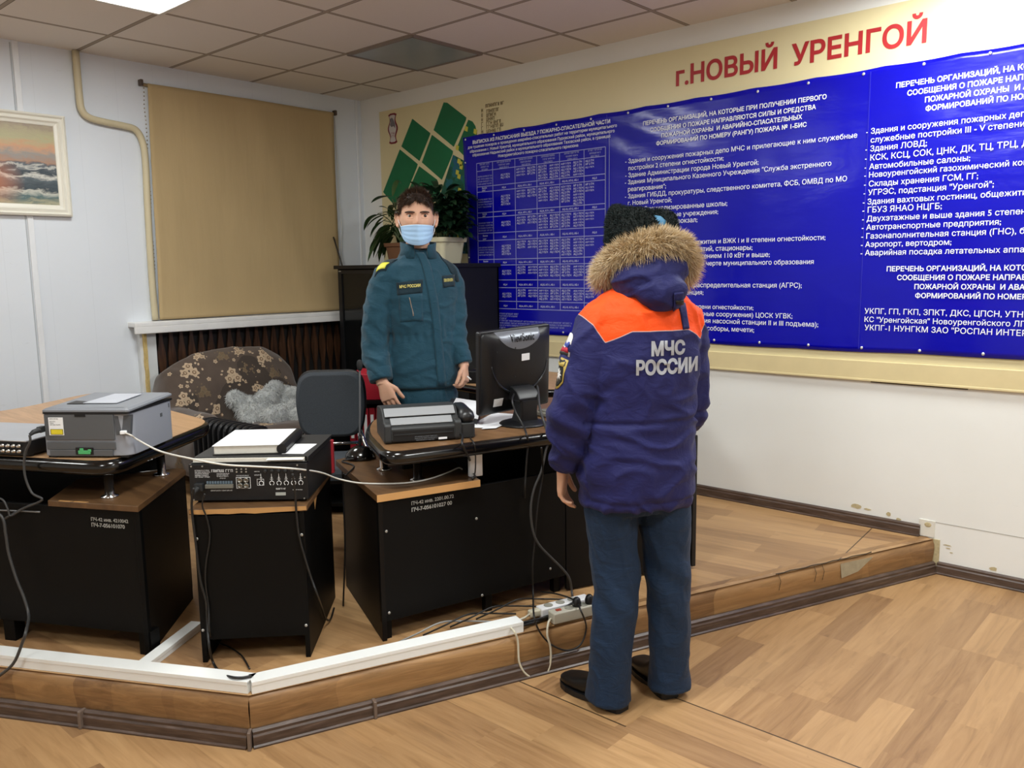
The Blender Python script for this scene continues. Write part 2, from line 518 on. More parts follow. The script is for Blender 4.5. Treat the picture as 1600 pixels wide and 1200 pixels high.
struct(mb.build('trim_scars', M_scar), 'chips in the white paint above the skirting')
struct(MB().extr([(4.54, -.0002, .262), (4.54, -.0002, .265), (5.6, -.0002, .262), (5.6, -.0002, .259)], (0, -.001, 0)).build('trim_seam', mat('wall_seam', 'a9a79f', .8)), 'thin seam line low on the right of the banner wall')

# battens on the left wall
M_batten = mat('white_plastic_batten', 'e6e9ec', .4)
for i, (yy, z0, z1) in enumerate(((-2.585, .2, HC), (-3.85, .2, HC), (-.05, 1.27, HC))):
    struct(MB().box((.005, yy, (z0+z1)/2), (.01, .035 if i < 2 else .02, z1-z0)).build('trim_%d' % (3+i), M_batten, bevel=.003))
# sealed seam (dark hair line) beside the batten
struct(MB().box((.001, -2.61, 1.6), (.003, .006, 2.7)).build('trim_seam', mat('dark_seam', 'b0b5ba', .7)))

# window sill
M_sill = mat('white_sill', 'e8e8e6', .35)
mb = MB(); mb.box((.055, -1.14, 1.232), (.13, 1.80, .034)); mb.box((.105, -1.14, 1.195), (.03, 1.80, .05))
struct(mb.build('window_sill', M_sill, bevel=.006), 'white plastic window sill under the tan blind')
# plastered reveal post left of the radiator niche with a strip of yellowed foam
struct(MB().box((.02, -1.93, .70), (.05, .115, 1.03)).build('trim_reveal', mat('reveal_white', 'd9dcdc', .6), bevel=.004))
mb = MB(); rows = []
for i in range(30):
    z = .25+i*.033; dx = .006*noise.noise(Vector((z*14, 2, 0)))
    rows.append([Vector((.045, -1.968+dx, z)), Vector((.062+dx, -1.965, z)), Vector((.062-dx, -1.945+dx, z)), Vector((.045, -1.942+dx, z))])
mb.loft(rows); struct(mb.build('trim_foam', mat('yellowed_foam', 'c9b074', .95, var=.3, vscale=40, bump=.5)), 'strip of yellowed foam filler beside the radiator screen')

# ---------------------------------------------------------------- ceiling lights
M_lens = NT('lit_lens'); M_lens.set('f4f8ff', .5, **{'Emission Color': (1, .985, .96, 1), 'Emission Strength': 9.0}); M_lens = M_lens.m
M_lframe = mat('white_lamp_frame', 'd8d6d0', .5)
for x, y, wt, lab in LAMPS:
    t = thing('ceiling_light', lab, 'ceiling light', (x, y, HC))
    mb = MB()
    for sx, sy, a, b in ((1, 0, .025, .60), (-1, 0, .025, .60), (0, 1, .64, .025), (0, -1, .64, .025)):
        mb.box((x+sx*.3075, y+sy*.295, HC-.009), (a, b-.02 if sx else b, .018))
    mb.build('frame', M_lframe, t, bevel=.003)
    MB().box((x, y, HC-.006), (.592, .567, .008)).build('diffuser', M_lens, t)
    ld = bpy.data.lights.new('lamp', 'AREA'); ld.shape = 'RECTANGLE'; ld.size = .58; ld.size_y = .55; ld.energy = wt; ld.color = (.95, 1.0, .985)
    lo = bpy.data.objects.new('lamp', ld); COL.objects.link(lo); lo.parent = t; lo.location = (0, 0, -.02)
t = thing('ceiling_light', 'unlit grey frosted light panel set among the ceiling tiles', 'ceiling light', (1.465, -.70, HC))
MB().box((1.465, -.6975, HC-.004), (.60, .575, .008)).build('diffuser', mat('unlit_lens', '8f979c', .3, var=.2, vscale=3), t)
mb = MB()
for sx, sy, a, b in ((1, 0, .02, .59), (-1, 0, .02, .59), (0, 1, .63, .02), (0, -1, .63, .02)): mb.box((1.465+sx*.309, -.6975+sy*.296, HC-.006), (a, b, .012))
mb.build('frame', mat('grey_lamp_frame', '8b8078', .6), t)

# ---------------------------------------------------------------- left wall: blind, painting, cable pipe
def blind_mat():
    n = NT('tan_blind_cloth'); p = n.pos()
    f = n.noise(n.map(p, rot=(.45, 0, 0), scale=(1, 3.2, .5)), 1.6, 4, .5)
    c = n.mix(n.noise(p, 1.2, 3), 'b39c74', 'c2aa80'); wv = n.noise(n.map(p, scale=(1, 60, 600)), 1, 2)
    c = n.mix(n.math('MULTIPLY', wv, .2), c, 'a08a62')
    n.set(c, .85, spec=.2); n.bump(f, .5, .02); return n.m
t = thing('roller_blind', 'tan roller blind pulled down over the window to the white sill', 'blind', (.03, -1.06, 1.255))
mb = MB(); NY, NZ = 50, 60; vs = []
for j in range(NZ+1):
    z = 1.256+(2.83-1.256)*j/NZ; tt = j/NZ
    for i in range(NY+1):
        s = i/NY; y0 = -1.84+.04*tt; y1 = -.30+.0*tt; yy = y0+(y1-y0)*s
        if s > .97: yy -= .02*max(0, .35-tt)
        dx = .016*math.sin(yy*4.6+z*2.3+.4)*(1-.75*tt)+.020*noise.noise(Vector((0, yy*2.6+z*1.3, z*.8)))*(1-tt*.6)+.008*math.exp(-((yy+1.02+.28*(z-2.8))/.09)**2)+.003*noise.noise(Vector((1, yy*8, z*3)))
        vs.append((.032+dx, yy+.002*noise.noise(Vector((3, i, z*20)))*(1 if i in (0, NY) else 0), z))
mb.add(vs, [(j*(NY+1)+i, j*(NY+1)+i+1, (j+1)*(NY+1)+i+1, (j+1)*(NY+1)+i) for j in range(NZ) for i in range(NY)])
o = mb.build('cloth', blind_mat(), t, smooth=True); sm = o.modifiers.new('thick', 'SOLIDIFY'); sm.thickness = .002
M_brown = mat('brown_bracket', '4c4038', .5)
MB().tube([(.016, -1.83, 2.82), (.016, -.28, 2.82)], .011, 12).build('roller', mat('blind_roller', '8d7a58', .6), t, smooth=True)
for yy in (-1.842, -.278): MB().box((.02, yy, 2.83), (.04, .022, .04)).build('bracket', M_brown, t, bevel=.005)
mb = MB()
for k in range(60): z = 2.80-k*.026; mb.ball((.008+.002*math.sin(k), -1.818-.003*math.sin(k*.4)-.02*k/60, z), .0045, 6, 4)
mb.build('bead_chain', mat('bead_chain_grey', '9a8b70', .5), t, smooth=True)
_a = at(521, 370, 0, .045); _b = at(546, 452, 0, .09); _b = _a+(_b-_a)*((_a.z-1.2505)/(_a.z-_b.z))
tag(MB().tube([_a, _b], .006, 8).build('blind_rod', mat('dark_rod', '2a2420', .5), smooth=True), 'thin dark rod leaning between blind and black cabinet', 'rod')
tag(MB().tube(spline([(.012, -.275, 2.80), (.016, -.265, 2.3), (.012, -.262, 2.15), (.02, -.255, 1.98), (.012, -.245, 1.9), (.012, -.26, 1.75), (.02, -.26, 1.3)]), .003, 6).build('pull_cord', mat('white_cord', 'cfcfcb', .6), smooth=True), 'thin white pull cord hanging right of the blind', 'cord')

def sea_mat():
    n = NT('seascape_paint'); p = n.pos(); x, y, z = n.sep(p)
    t = n.math('DIVIDE', n.math('SUBTRACT', z, 1.98), .52)
    hz = n.math('MULTIPLY', n.math('SUBTRACT', n.noise(n.map(p, scale=(1, 3, 8)), 3.2, 5, .6, .8), .5), .22)
    tt = n.math('ADD', t, hz)
    sky = n.ramp(tt, [(0, '8f9a88'), (.06, 'a9a58a'), (.13, '4f6a6c'), (.2, 'c9c9bd'), (.235, '39454c'), (.33, '59646a'), (.37, 'd6d5cc'), (.41, '36434a'), (.455, '596066'), (.475, 'c7c6be'), (.5, '56606a'), (.53, 'b08a72'), (.62, '9a9690'), (.7, 'cf9f7c'), (.8, 'b7b28a'), (.9, 'b3a889'), (1, '94827c')])
    glow = n.node('ShaderNodeTexGradient', gradient_type='SPHERICAL'); n.L.new(n.map(p, loc=(0, 2.78*5.5, -2.13*5.5), scale=(0, 5.5, 5.5)), glow.inputs[0])
    c = n.mix(n.math('MULTIPLY', glow.outputs['Fac'], .6), sky, 'e58a55')
    n.set(c, .45, spec=.4); n.bump(n.noise(n.map(p, scale=(1, 30, 90)), 1, 4), .3, .004); return n.m
t = thing('painting', 'seascape painting in a white moulded frame on the left wall', 'painting', (.005, -2.87, 1.94))
y0, y1, z0, z1 = -3.40, -2.345, 1.935, 2.55
def ringp(d, x): return [Vector((x, a, b)) for a, b in ((y0+d, z0+d), (y1-d, z0+d), (y1-d, z1-d), (y0+d, z1-d))]
mb = MB(); R = [ringp(0, .002), ringp(0, .034), ringp(.012, .042), ringp(.022, .03), ringp(.04, .036), ringp(.05, .026), ringp(.066, .022), ringp(.07, .014)]
vs = [v for r in R for v in r]
mb.add(vs, [(j*4+i, j*4+(i+1) % 4, (j+1)*4+(i+1) % 4, (j+1)*4+i) for j in range(len(R)-1) for i in range(4)])
mb.build('frame', mat('cream_white_frame', 'eae7da', .4, var=.05), t)
MB().box((.012, (y0+y1)/2, (z0+z1)/2), (.01, y1-y0-.12, z1-z0-.12)).build('canvas', sea_mat(), t)

pp = [at(*q, 0, .03) for q in ((118, 82), (124, 150), (128, 172), (140, 184), (165, 191), (195, 197), (212, 203), (222, 220), (227, 250), (231, 330), (237, 430), (243, 500))]
pp[0].z = HC-.002
o = MB().tube(spline(pp, 5), .022, 12).build('cable_pipe', mat('cream_painted_pipe', 'cbbf9e', .45, var=.08), smooth=True)
tag(o, 'cream cable pipe bending down the left wall beside the blind', 'pipe')

# ---------------------------------------------------------------- banner wall
M_white = mat('white_print', 'eceff8', .5, var=0)
M_beige = NT('cream_board'); p_ = M_beige.pos()
M_beige.set(M_beige.mix(M_beige.noise(p_, 1.5, 4), 'd8cca0', 'e2d6ac'), .34, spec=.4); M_beige = M_beige.m
t = thing('wall_board', 'long cream wall board with red city name lettering and green plot map', 'board', (3.2, 0, .96))
BX0, BX1 = .25, 6.6
MB().box(((BX0+BX1)/2, -.005, (2.84+.975)/2), (BX1-BX0, .010, 2.84-.975)).build('panel', M_beige, t)
mb = MB(); mb.box(((BX0+BX1)/2, -.0105, 1.02), (BX1-BX0, .019, .095)); mb.box(((BX0+BX1)/2, -.012, .969), (BX1-BX0, .022, .012))
mb.build('lower_rail', mat('cream_rail', 'd6c699', .4), t, bevel=.002)
MB().box((4.42, -.006, .961), (.46, .010, .010)).build('dark_strip', mat('dark_gap', '473f33', .8), t)
mb = MB()
YB = -.0125
wall_line(mb, 'г.НОВЫЙ', (1057, 133), (1213, 107), y=YB, bold=.028)
wall_line(mb, 'УРЕНГОЙ', (1238, 101.5), (1446, 66), y=YB, bold=.028)
bm_ = mb.build('lettering', mat('red_letters', 'a8252a', .4), t); bm_['label'] = 'red city name letters'
zf = lambda q: (580+q[0]*.175, 140+q[1]*.175)
M_green = mat('map_green', '0b6a42', .45, var=.18, vscale=5)
M_teal = NT('map_teal_mosaic'); v_ = M_teal.node('ShaderNodeTexVoronoi'); M_teal.L.new(M_teal.map(M_teal.pos(), scale=(1, .0, 1)), v_.inputs['Vector']); v_.inputs['Scale'].default_value = 26
M_teal.set(M_teal.ramp(M_teal.sep(v_.outputs['Color'])[0], [(0, '0b5a48'), (.35, '0e6a58'), (.5, '17646e'), (.7, '0a5038'), (.9, '1b5d7a')], 'CONSTANT'), .45); M_teal = M_teal.m
polys = [[(650, 115), (680, 118), (850, 250), (845, 275), (738, 510), (560, 362)], [(370, 262), (528, 388), (525, 405), (432, 636), (272, 508)],
         [(258, 535), (416, 665), (410, 690), (345, 850), (290, 990), (190, 1010), (110, 915)], [(545, 405), (730, 548), (728, 575), (632, 805), (455, 650)],
         [(432, 685), (590, 805), (640, 1000), (300, 1000), (362, 840)], [(870, 270), (905, 285), (930, 325), (945, 395), (900, 560), (830, 590), (765, 525)]]
mb = MB()
for pg in polys: mb.extr([at(*zf(q), 1, -.0102) for q in pg], (0, -.004, 0))
mb.build('map_plots', M_green, t)
mb = MB(); mb.extr([at(*q, 1, -.0102) for q in ((708.5, 242), (745, 262), (745, 397), (692, 395), (680, 330))], (0, -.004, 0))
mb.build('map_district', M_teal, t)
mb = MB()
for q in ((785, 640), (800, 660), (770, 740), (785, 775), (805, 690), (770, 520), (790, 900), (850, 350), (930, 375), (795, 1120), (780, 1320), (760, 1380), (800, 1020)):
    c = at(*zf(q), 1, -.0145); mb.extr([c+Vector((a, 0, b)) for a, b in ((-.018, -.01), (.01, -.022), (.018, .01), (-.01, .022))], (0, -.003, 0))
mb.build('map_blocks', mat('map_yellow', 'c9c24a', .5), t)
# little maroon and white emblem on the board: a waisted badge
cen = at(614, 201, 1, -.0102)
def badge(k, y):
    R = []
    for i in range(25):
        u = -1+2*i/24; hw = .060*(.78+.22*math.cos(2*PI*u*.86))*min(1, (1-abs(u))*7+.45)*k; R.append((hw, .118*u*(1-(1-k)*.45)))
    return [cen+Vector((a, y, b)) for a, b in R]+[cen+Vector((-a, y, b)) for a, b in R[::-1]]
mb = MB(); mb.extr(badge(1, 0), (0, -.003, 0)); mb.build('badge', mat('maroon', '7a2430', .4), t)
mb = MB(); mb.extr(badge(.74, -.0031), (0, -.001, 0)); mb.build('badge_field', mat('badge_white', 'c9c4c2', .4), t)
mb = MB(); mb.extr([cen+Vector((x, -.0042, z)) for x, z in ((-.03, .075), (-.005, .085), (.012, .07), (.034, .03), (.03, .0), (.012, .018), (-.012, .012), (-.03, .03), (-.02, .05))], (0, -.0008, 0)); mb.build('badge_figure', mat('badge_grey', '6f6a70', .4), t)
mb = MB()
for z in (-.045, -.068): scribble(mb, cen.x-.022, cen.x+.02, cen.z+z, .016, cen.y-.0045)
mb.build('badge_print', mat('badge_ink', '8e3340', .4), t)
mb = MB()
for a, b in (((758.5, 166), (787.5, 160)), ((760, 174), (779, 170.5)), ((760, 180.5), (774.5, 177.5)), ((760, 186.5), (773, 184)), ((760, 192.8), (781, 189)), ((760, 199), (785, 194.3)), ((760, 205.5), (782, 201.5))):
    A = at(*a, 1, YB); B = at(*b, 1, YB); scribble(mb, A.x, B.x, (A.z+B.z)/2-.012, .024, YB)
for k, yy in enumerate((173, 180, 187.5, 194, 200.5, 206)): A = at(752, yy, 1, YB); scribble(mb, A.x, A.x+.015, A.z-.012, .024, YB)
mb.build('legend', mat('legend_brown', '6e5a38', .6), t)

# the blue banner
def banner_mat():
    n = NT('blue_vinyl'); p = n.pos(); x, y, z = n.sep(p)
    c = n.mix(n.noise(p, 1.2, 3), '06069a', '0808aa')
    n.set(c, n.math('MULTIPLY_ADD', n.noise(p, 3, 3), .08, .16), spec=.4)
    a = n.noise(n.map(p, scale=(1, 1, 1.6)), 3.0, 3, .5, .6); b = n.noise(n.map(p, rot=(0, .6, 0), scale=(2, 1, 8)), 2.2, 3, .5)
    n.bump(n.math('ADD', a, n.math('MULTIPLY', b, .35)), .07, .05)
    return n.m
t = thing('banner', 'huge blue vinyl banner of white fire service lists pinned over the cream board', 'banner', (3.5, -.02, 1.12))
NX, NZ = 150, 50; X0, X1 = 1.21, 6.35; mb = MB(); vs = []
for j in range(NZ+1):
    for i in range(NX+1):
        s = i/NX; tt = j/NZ; x = X0+.045*(1-tt)*(1-s)+(X1-X0)*s
        zt = 2.538+.018*s-.006*abs(math.sin(x*9)); zb = 1.118+.004*math.sin(x*3)-.004*abs(math.sin(x*5))
        z = zb+(zt-zb)*tt
        dy = .0025*noise.noise(Vector((x*2.3, 0, z*3)))+.0015*noise.noise(Vector((x*7, 0, z*2)))
        # tension creases below the upper edge where the panels meet
        r = math.hypot(x-2.68, (z-2.52)*1.2); dy += .006*math.exp(-r*3.5)*math.sin((x-2.68)*14+(z-2.5)*30)*min(1, r*6)
        vs.append((x, -.0195+max(-.0035, min(.006, dy)), z))
mb.add(vs, [(j*(NX+1)+i, j*(NX+1)+i+1, (j+1)*(NX+1)+i+1, (j+1)*(NX+1)+i) for j in range(NZ) for i in range(NX)])
o = mb.build('sheet', banner_mat(), t, smooth=True); sm = o.modifiers.new('thick', 'SOLIDIFY'); sm.thickness = .0012; sm.offset = 1
# panel joints and the pins along the edges
for x in (2.505, 4.125): MB().box((x, -.0235, 1.83), (.003, .002, 1.40)).build('panel_joint', mat('blue_joint', '2a2ab4', .3), t)
M_pin = mat('steel_pin', 'dfe3ea', .25, .6)
for k in range(18):
    x = 1.24+k*.285; MB().ball((x, -.024, 2.515+.018*(x-1.2)/5.1), (.008, .004, .008), 8, 5).build('pin', M_pin, t, smooth=True)
    MB().ball((x+.05, -.024, 1.137), (.008, .004, .008), 8, 5).build('pin', M_pin, t, smooth=True)
for k in range(6): MB().ball((1.235+.006*(5-k), -.024, 1.20+k*.23), (.007, .004, .007), 8, 5).build('pin', M_pin, t, smooth=True)
# white printing: the two lists on the right
Hd = MB(); Bd = MB(); BO = .022
z3 = lambda q: (960+q[0]*.25, 130+q[1]*.25)
z4 = lambda q: (960+q[0]*.25, 360+q[1]*.25)
z5 = lambda q: (1300+q[0]*.1875, 60+q[1]*.1875)
z6 = lambda q: (1300+q[0]*.25, 260+q[1]*.25)
H1 = 'ПЕРЕЧЕНЬ ОРГАНИЗАЦИЙ, НА КОТОРЫЕ ПРИ ПОЛУЧЕНИИ ПЕРВОГО'
H2 = 'СООБЩЕНИЯ О ПОЖАРЕ НАПРАВЛЯЮТСЯ СИЛЫ И СРЕДСТВА'
H3 = 'ПОЖАРНОЙ ОХРАНЫ  И АВАРИЙНО-СПАСАТЕЛЬНЫХ'
H4 = 'ФОРМИРОВАНИЙ ПО НОМЕРУ (РАНГУ) ПОЖАРА № 1-БИС'
for s, a, b in ((H1, (180, 262), (1325, 100)), (H2, (225, 303), (1258, 163)), (H3, (295, 340), (1172, 222)), (H4, (262, 388), (1200, 272))):
    wall_line(Hd, s, z3(a), z3(b), bold=BO)
for s, a, b in (('- Здания и сооружения пожарных депо МЧС и прилегающие к ним служебные', (68, 500), (1517, 342)), ('постройки 2 степени огнестойкости;', (88, 545), (682, 482)),
                ('- Здание Администрации города Новый Уренгой;', (68, 588), (900, 510)), ('- Здания Муниципального Казенного Учреждения "Служба экстренного', (66, 633), (1355, 515)),
                ('реагирования";', (85, 678), (322, 655)), ('- Здания ГИБДД, прокуратуры, следственного комитета, ФСБ, ОМВД по МО', (66, 722), (1453, 610)), ('г. Новый Уренгой;', (85, 760), (358, 745))):
    wall_line(Bd, s, z3(a), z3(b), bold=.004)
for s, r, a, b in (('- Специализированные школы;', 'ализированные школы;', z3((290, 792)), z3((705, 765))), ('- Образовательные учреждения;', 'ные учреждения;', z3((357, 835)), z3((648, 815))),
                   ('- Железнодорожный вокзал;', 'вокзал;', z3((395, 873)), z3((518, 868))), ('- Здания общежития и ВЖК I и II степени огнестойкости;', 'щежития и ВЖК I и II степени огнестойкости;', z4((485, 85)), z4((1318, 60))),
                   ('- Здания предприятий, стационары;', 'риятий, стационары;', z4((492, 130)), z4((862, 122))), ('- Подстанции напряжением 110 кВт и выше;', 'ряжением 110 кВт и выше;', z4((490, 172)), z4((970, 168))),
                   ('- Объекты, расположенные в черте муниципального образования', 'ые в черте муниципального образования', z4((490, 220)), z4((1245, 210))),
                   ('- Газораспределительная станция (АГРС);', 'ораспределительная станция (АГРС);', z4((475, 355)), z4((1170, 358))), ('- Насосная станция;', 'нция;', z4((470, 400)), z4((556, 402))),
                   ('- Здания 3 степени огнестойкости;', 'ени огнестойкости;', z4((545, 490)), z4((868, 497))), ('- КОС (очистные сооружения) ЦОСК УГВК;', 'ые сооружения) ЦОСК УГВК;', z4((580, 537)), z4((1112, 548))),
                   ('- ВОС (здания насосной станции II и III подъема);', 'насосной станции II и III подъема);', z4((615, 580)), z4((1273, 602))), ('- Храмы, соборы, мечети;', 'боры, мечети;', z4((620, 627)), z4((872, 636)))):
    wall_line(Bd, s, a, b, r, 'R', bold=.004)
for s, r, a, b in ((H1, 'ПЕРЕЧЕНЬ ОРГАНИЗАЦИЙ,', (535, 410), (1400, 290)), (H2, 'СООБЩЕНИЯ О ПОЖАРЕ НАП', (628, 475), (1590, 345)), (H3, 'ПОЖАРНОЙ ОХРАНЫ', (775, 532), (1472, 440)), (H4.replace('1-БИС', '2'), 'ФОРМИРОВАНИЙ ПО НО', (780, 605), (1590, 505))):
    wall_line(Hd, s, z5(a), z5(b), r, bold=BO)
for s, r, a, b in (('- Здания и сооружения пожарных депо МЧС', '- Здания и сооружения пожарных', (285, 795), (1450, 672)), ('служебные постройки III - V степени огнестойкости;', 'служебные постройки III - V', (322, 872), (1275, 765)), ('- Здания ЛОВД;', None, (278, 945), (790, 895)),
                   ('- КСК, КСЦ, СОК, ЦНК, ДК, ТЦ, ТРЦ, ДС, ДКС;', '- КСК, КСЦ, СОК, ЦНК, ДК, ТЦ, ТРЦ,', (275, 1020), (1550, 905)), ('- Автомобильные салоны;', None, (272, 1092), (1150, 1022)), ('- Новоуренгойский газохимический комплекс;', '- Новоуренгойский газохимический', (268, 1165), (1475, 1062))):
    wall_line(Bd, s, z5(a), z5(b), r, bold=.006)
for s, r, a, b in (('- Склады хранения ГСМ, ГГ;', None, (200, 125), (912, 80)), ('- УГРЭС, подстанция "Уренгой";', None, (197, 178), (1010, 133)), ('- Здания вахтовых гостиниц, общежитий;', '- Здания вахтовых гостиниц, общежит', (192, 235), (1185, 185)), ('- ГБУЗ ЯНАО НЦГБ;', None, (190, 288), (685, 268)),
                   ('- Двухэтажные и выше здания 5 степени;', '- Двухэтажные и выше здания 5 степе', (188, 342), (1175, 302)), ('- Автотранспортные предприятия;', None, (186, 397), (1055, 365)), ('- Газонаполнительная станция (ГНС), базы;', '- Газонаполнительная станция (ГНС),', (183, 450), (1150, 425)),
                   ('- Аэропорт, вертодром;', None, (180, 502), (745, 492)), ('- Аварийная посадка летательных аппаратов;', '- Аварийная посадка летательных', (178, 556), (1050, 540)),
                   ('УКПГ, ГП, ГКП, ЗПКТ, ДКС, ЦПСН, УТНГ,', 'УКПГ, ГП, ГКП, ЗПКТ, ДКС, ЦПСН,', (203, 920), (1060, 940)), ('КС "Уренгойская" Новоуренгойского ЛПУ;', 'КС "Уренгойская" Новоуренгойского', (203, 972), (1113, 998)), ('УКПГ-1 НУНГКМ ЗАО "РОСПАН ИНТЕРНЕШНЛ"', 'УКПГ-1 НУНГКМ ЗАО "РОСПАН', (203, 1025), (1000, 1050))):
    wall_line(Bd, s, z6(a), z6(b), r, bold=.006)
for s, r, a, b in ((H1, 'ПЕРЕЧЕНЬ ОРГАНИЗАЦИЙ,', (342, 656), (968, 650)), (H2, 'СООБЩЕНИЯ О ПОЖАРЕ', (407, 712), (985, 707)), (H3, 'ПОЖАРНОЙ ОХРАНЫ', (515, 767), (1015, 768)), (H4.replace('1-БИС', '3'), 'ФОРМИРОВАНИЙ ПО', (520, 822), (1015, 828))):
    wall_line(Hd, s, z6(a), z6(b), r, bold=BO)
# the timetable on the left panel
z1_ = lambda q: (720+q[0]*.1625, 160+q[1]*.1625)
for s, a, b, bo in (('ВЫПИСКА ИЗ РАСПИСАНИЯ ВЫЕЗДА 7 ПОЖАРНО-СПАСАТЕЛЬНОЙ ЧАСТИ', (115, 400), (1435, 198), BO), ('для тушения пожаров и проведения аварийно-спасательных работ на территории муниципального', (68, 450), (1500, 232), .01),
                    ('образования г. Новый Уренгой, муниципального образования Пуровский район, муниципального', (88, 485), (1478, 287), .01), ('образования Надымский район и муниципального образования Тазовский район, в границах', (113, 522), (1440, 335), .01), ('Новоуренгойского пожарно-спасательного гарнизона', (360, 525), (1128, 428), .01)):
    wall_line(Hd, s, z1_(a), z1_(b), bold=bo)
o = Hd.build('heading_print', M_white, t); o = Bd.build('list_print', M_white, t)
Gd = MB(); Td = MB(); yT = -.0243
cols = [at(*z1_((c, 600)), 1, yT).x for c in (152, 305, 520, 730, 950, 1185, 1390)]
rows = [at(746, yy, 1, yT).z for yy in (255.5, 268, 292.4, 300.6, 333, 340.4, 365, 376.6, 405.8, 414.8, 437.5, 449.2, 469.7, 481)]
def gl(x0, z0, x1, z1, w=.0022):
    if abs(x1-x0) > abs(z1-z0): Gd.add([(x0, yT, z0-w), (x1, yT, z1-w), (x1, yT, z1+w), (x0, yT, z0+w)], [(0, 1, 2, 3)])
    else: Gd.add([(x0-w, yT, z0), (x0+w, yT, z0), (x1+w, yT, z1), (x1-w, yT, z1)], [(0, 1, 2, 3)])
for x in cols: gl(x, rows[0], x, rows[-1])
for z in rows: gl(cols[0], z, cols[-1], z)
xr = at(946, 230, 1, yT).x+.03; gl(xr, rows[0]+.08, xr, rows[-2], .0015)
def tok(s, x, z, h, wmax=9):
    a_, b_ = text_w(s); h = min(h, wmax/(b_-a_)); put_text(Td, s, (x, yT, z), (h, 0, 0), (0, 0, h), .02)
TK = ['АЦ 7 ПСЧ', 'АЦ 1 ПСЧ', 'АЦ 2 ПЧ', 'АЛ 7 ПСЧ', 'АЦ 3 ПЧ', 'АНР 7 ПСЧ', 'АЦ 5 ПЧ', 'АСА 7 ПСЧ', 'АР 2 ПЧ']
for r in range(13):
    zt, zb = rows[r], rows[r+1]; hgt = zt-zb
    thin = hgt < .08
    for c in range(6):
        x0, x1 = cols[c], cols[c+1]; wd = x1-x0
        if r == 0:
            for k in range(3): scribble(Gd, x0+wd*(.2+.06*k), x1-wd*(.2+.05*k), zt-.016-k*.019, .011, yT)
        elif thin or (r % 2 == 0):
            if c == 0:
                for k in range(2): tok('Вызов' if k == 0 else 'ранг', x0+wd*.32, zb+hgt*.55-hgt*.42*k, min(.016, hgt*.42))
            else:
                s = ['АЦ-4', 'АЦ-6, АЛ-1, АБ-1', 'АЦ-8, АЛ-1, АБ-1', 'АЦ-10, АЛ-2, АБ-1', 'АЦ-3'][c-1]; tok(s, x0+wd*.5-len(s)*.0048, zb+hgt*.3, .017)
        else:
            if c == 0:
                for k in range(4): scribble(Gd, x0+.01, x1-.012, zt-hgt*.4-k*.018, .010, yT)
            elif c == 1:
                for k in range(2 + (r % 4 == 3)*2):
                    if .05+k*.019 < hgt-.012: tok(TK[k], x0+wd*.36, zt-.05-k*.019, .019)
            else:
                n = {2: 3, 3: 5, 4: 6, 5: 3}[c]
                for q in range(2 if c < 5 else 1):
                    m = n + (q if c == 4 else 0)
                    for k in range(m):
                        if .02+k*.0195 < hgt-.01: tok(TK[(k*2+q+r+c) % len(TK)], x0+wd*(.06+.5*q), zt-.024-k*.0195, .019, wd*.40)
for k, x1 in enumerate((809, 809, 791, 892, 892, 882, 790)):
    A = at(759, 489+k*3.55, 1, yT); B = at(x1, 489, 1, yT); scribble(Gd, A.x, B.x, A.z-.006, .011, yT)
Gd.build('table_lines', mat('table_line_print', '9fa3d8', .5, var=0), t); Td.build('table_print', mat('table_print_white', 'c3c6e6', .5, var=0), t)

# ================================================================ furniture
M_black = mat('black_laminate', '070707', .5, spec=.16, var=.25, vscale=14, bump=.04, bscale=90)
M_gloss = mat('black_gloss_edge', '0b0a0a', .16, spec=.6)
M_plast = mat('black_plastic', '141416', .45, spec=.4)
M_dplast = mat('dark_grey_plastic', '26282a', .5, spec=.4)
M_chrome = mat('chrome', 'c9c9c9', .16, 1.0, var=0)
M_steel = mat('screw_steel', 'b8b8b4', .35, .7, var=0)
M_paper = mat('white_paper', 'eef0f2', .7, var=.03, vscale=3)
M_pages = mat('page_block', 'd9d6cc', .8, var=.1, vscale=60)
def wood_top(name, ang, a='8a6644', b='b48a5e'):
    n = NT(name); p = n.pos()
    g = n.noise(n.map(p, rot=(0, 0, ang), scale=(2, 22, 4)), 1.4, 6, .6, .8)
    n.set(n.ramp(g, [(.25, a), (.75, b)]), .38, spec=.45); n.bump(g, .05, .002); return n.m
M_topL = wood_top('walnut_desk_top', .5, '9c7854', 'c39c74')
M_topR = wood_top('walnut_desk_top_right', 1.3, '63482f', '8a6745')
M_shelf = wood_top('worn_pedestal_top', -1.0, '4b3522', '6f5134')
M_oak = mat('bare_oak_edge', 'b98c56', .5, var=.15, vscale=20)

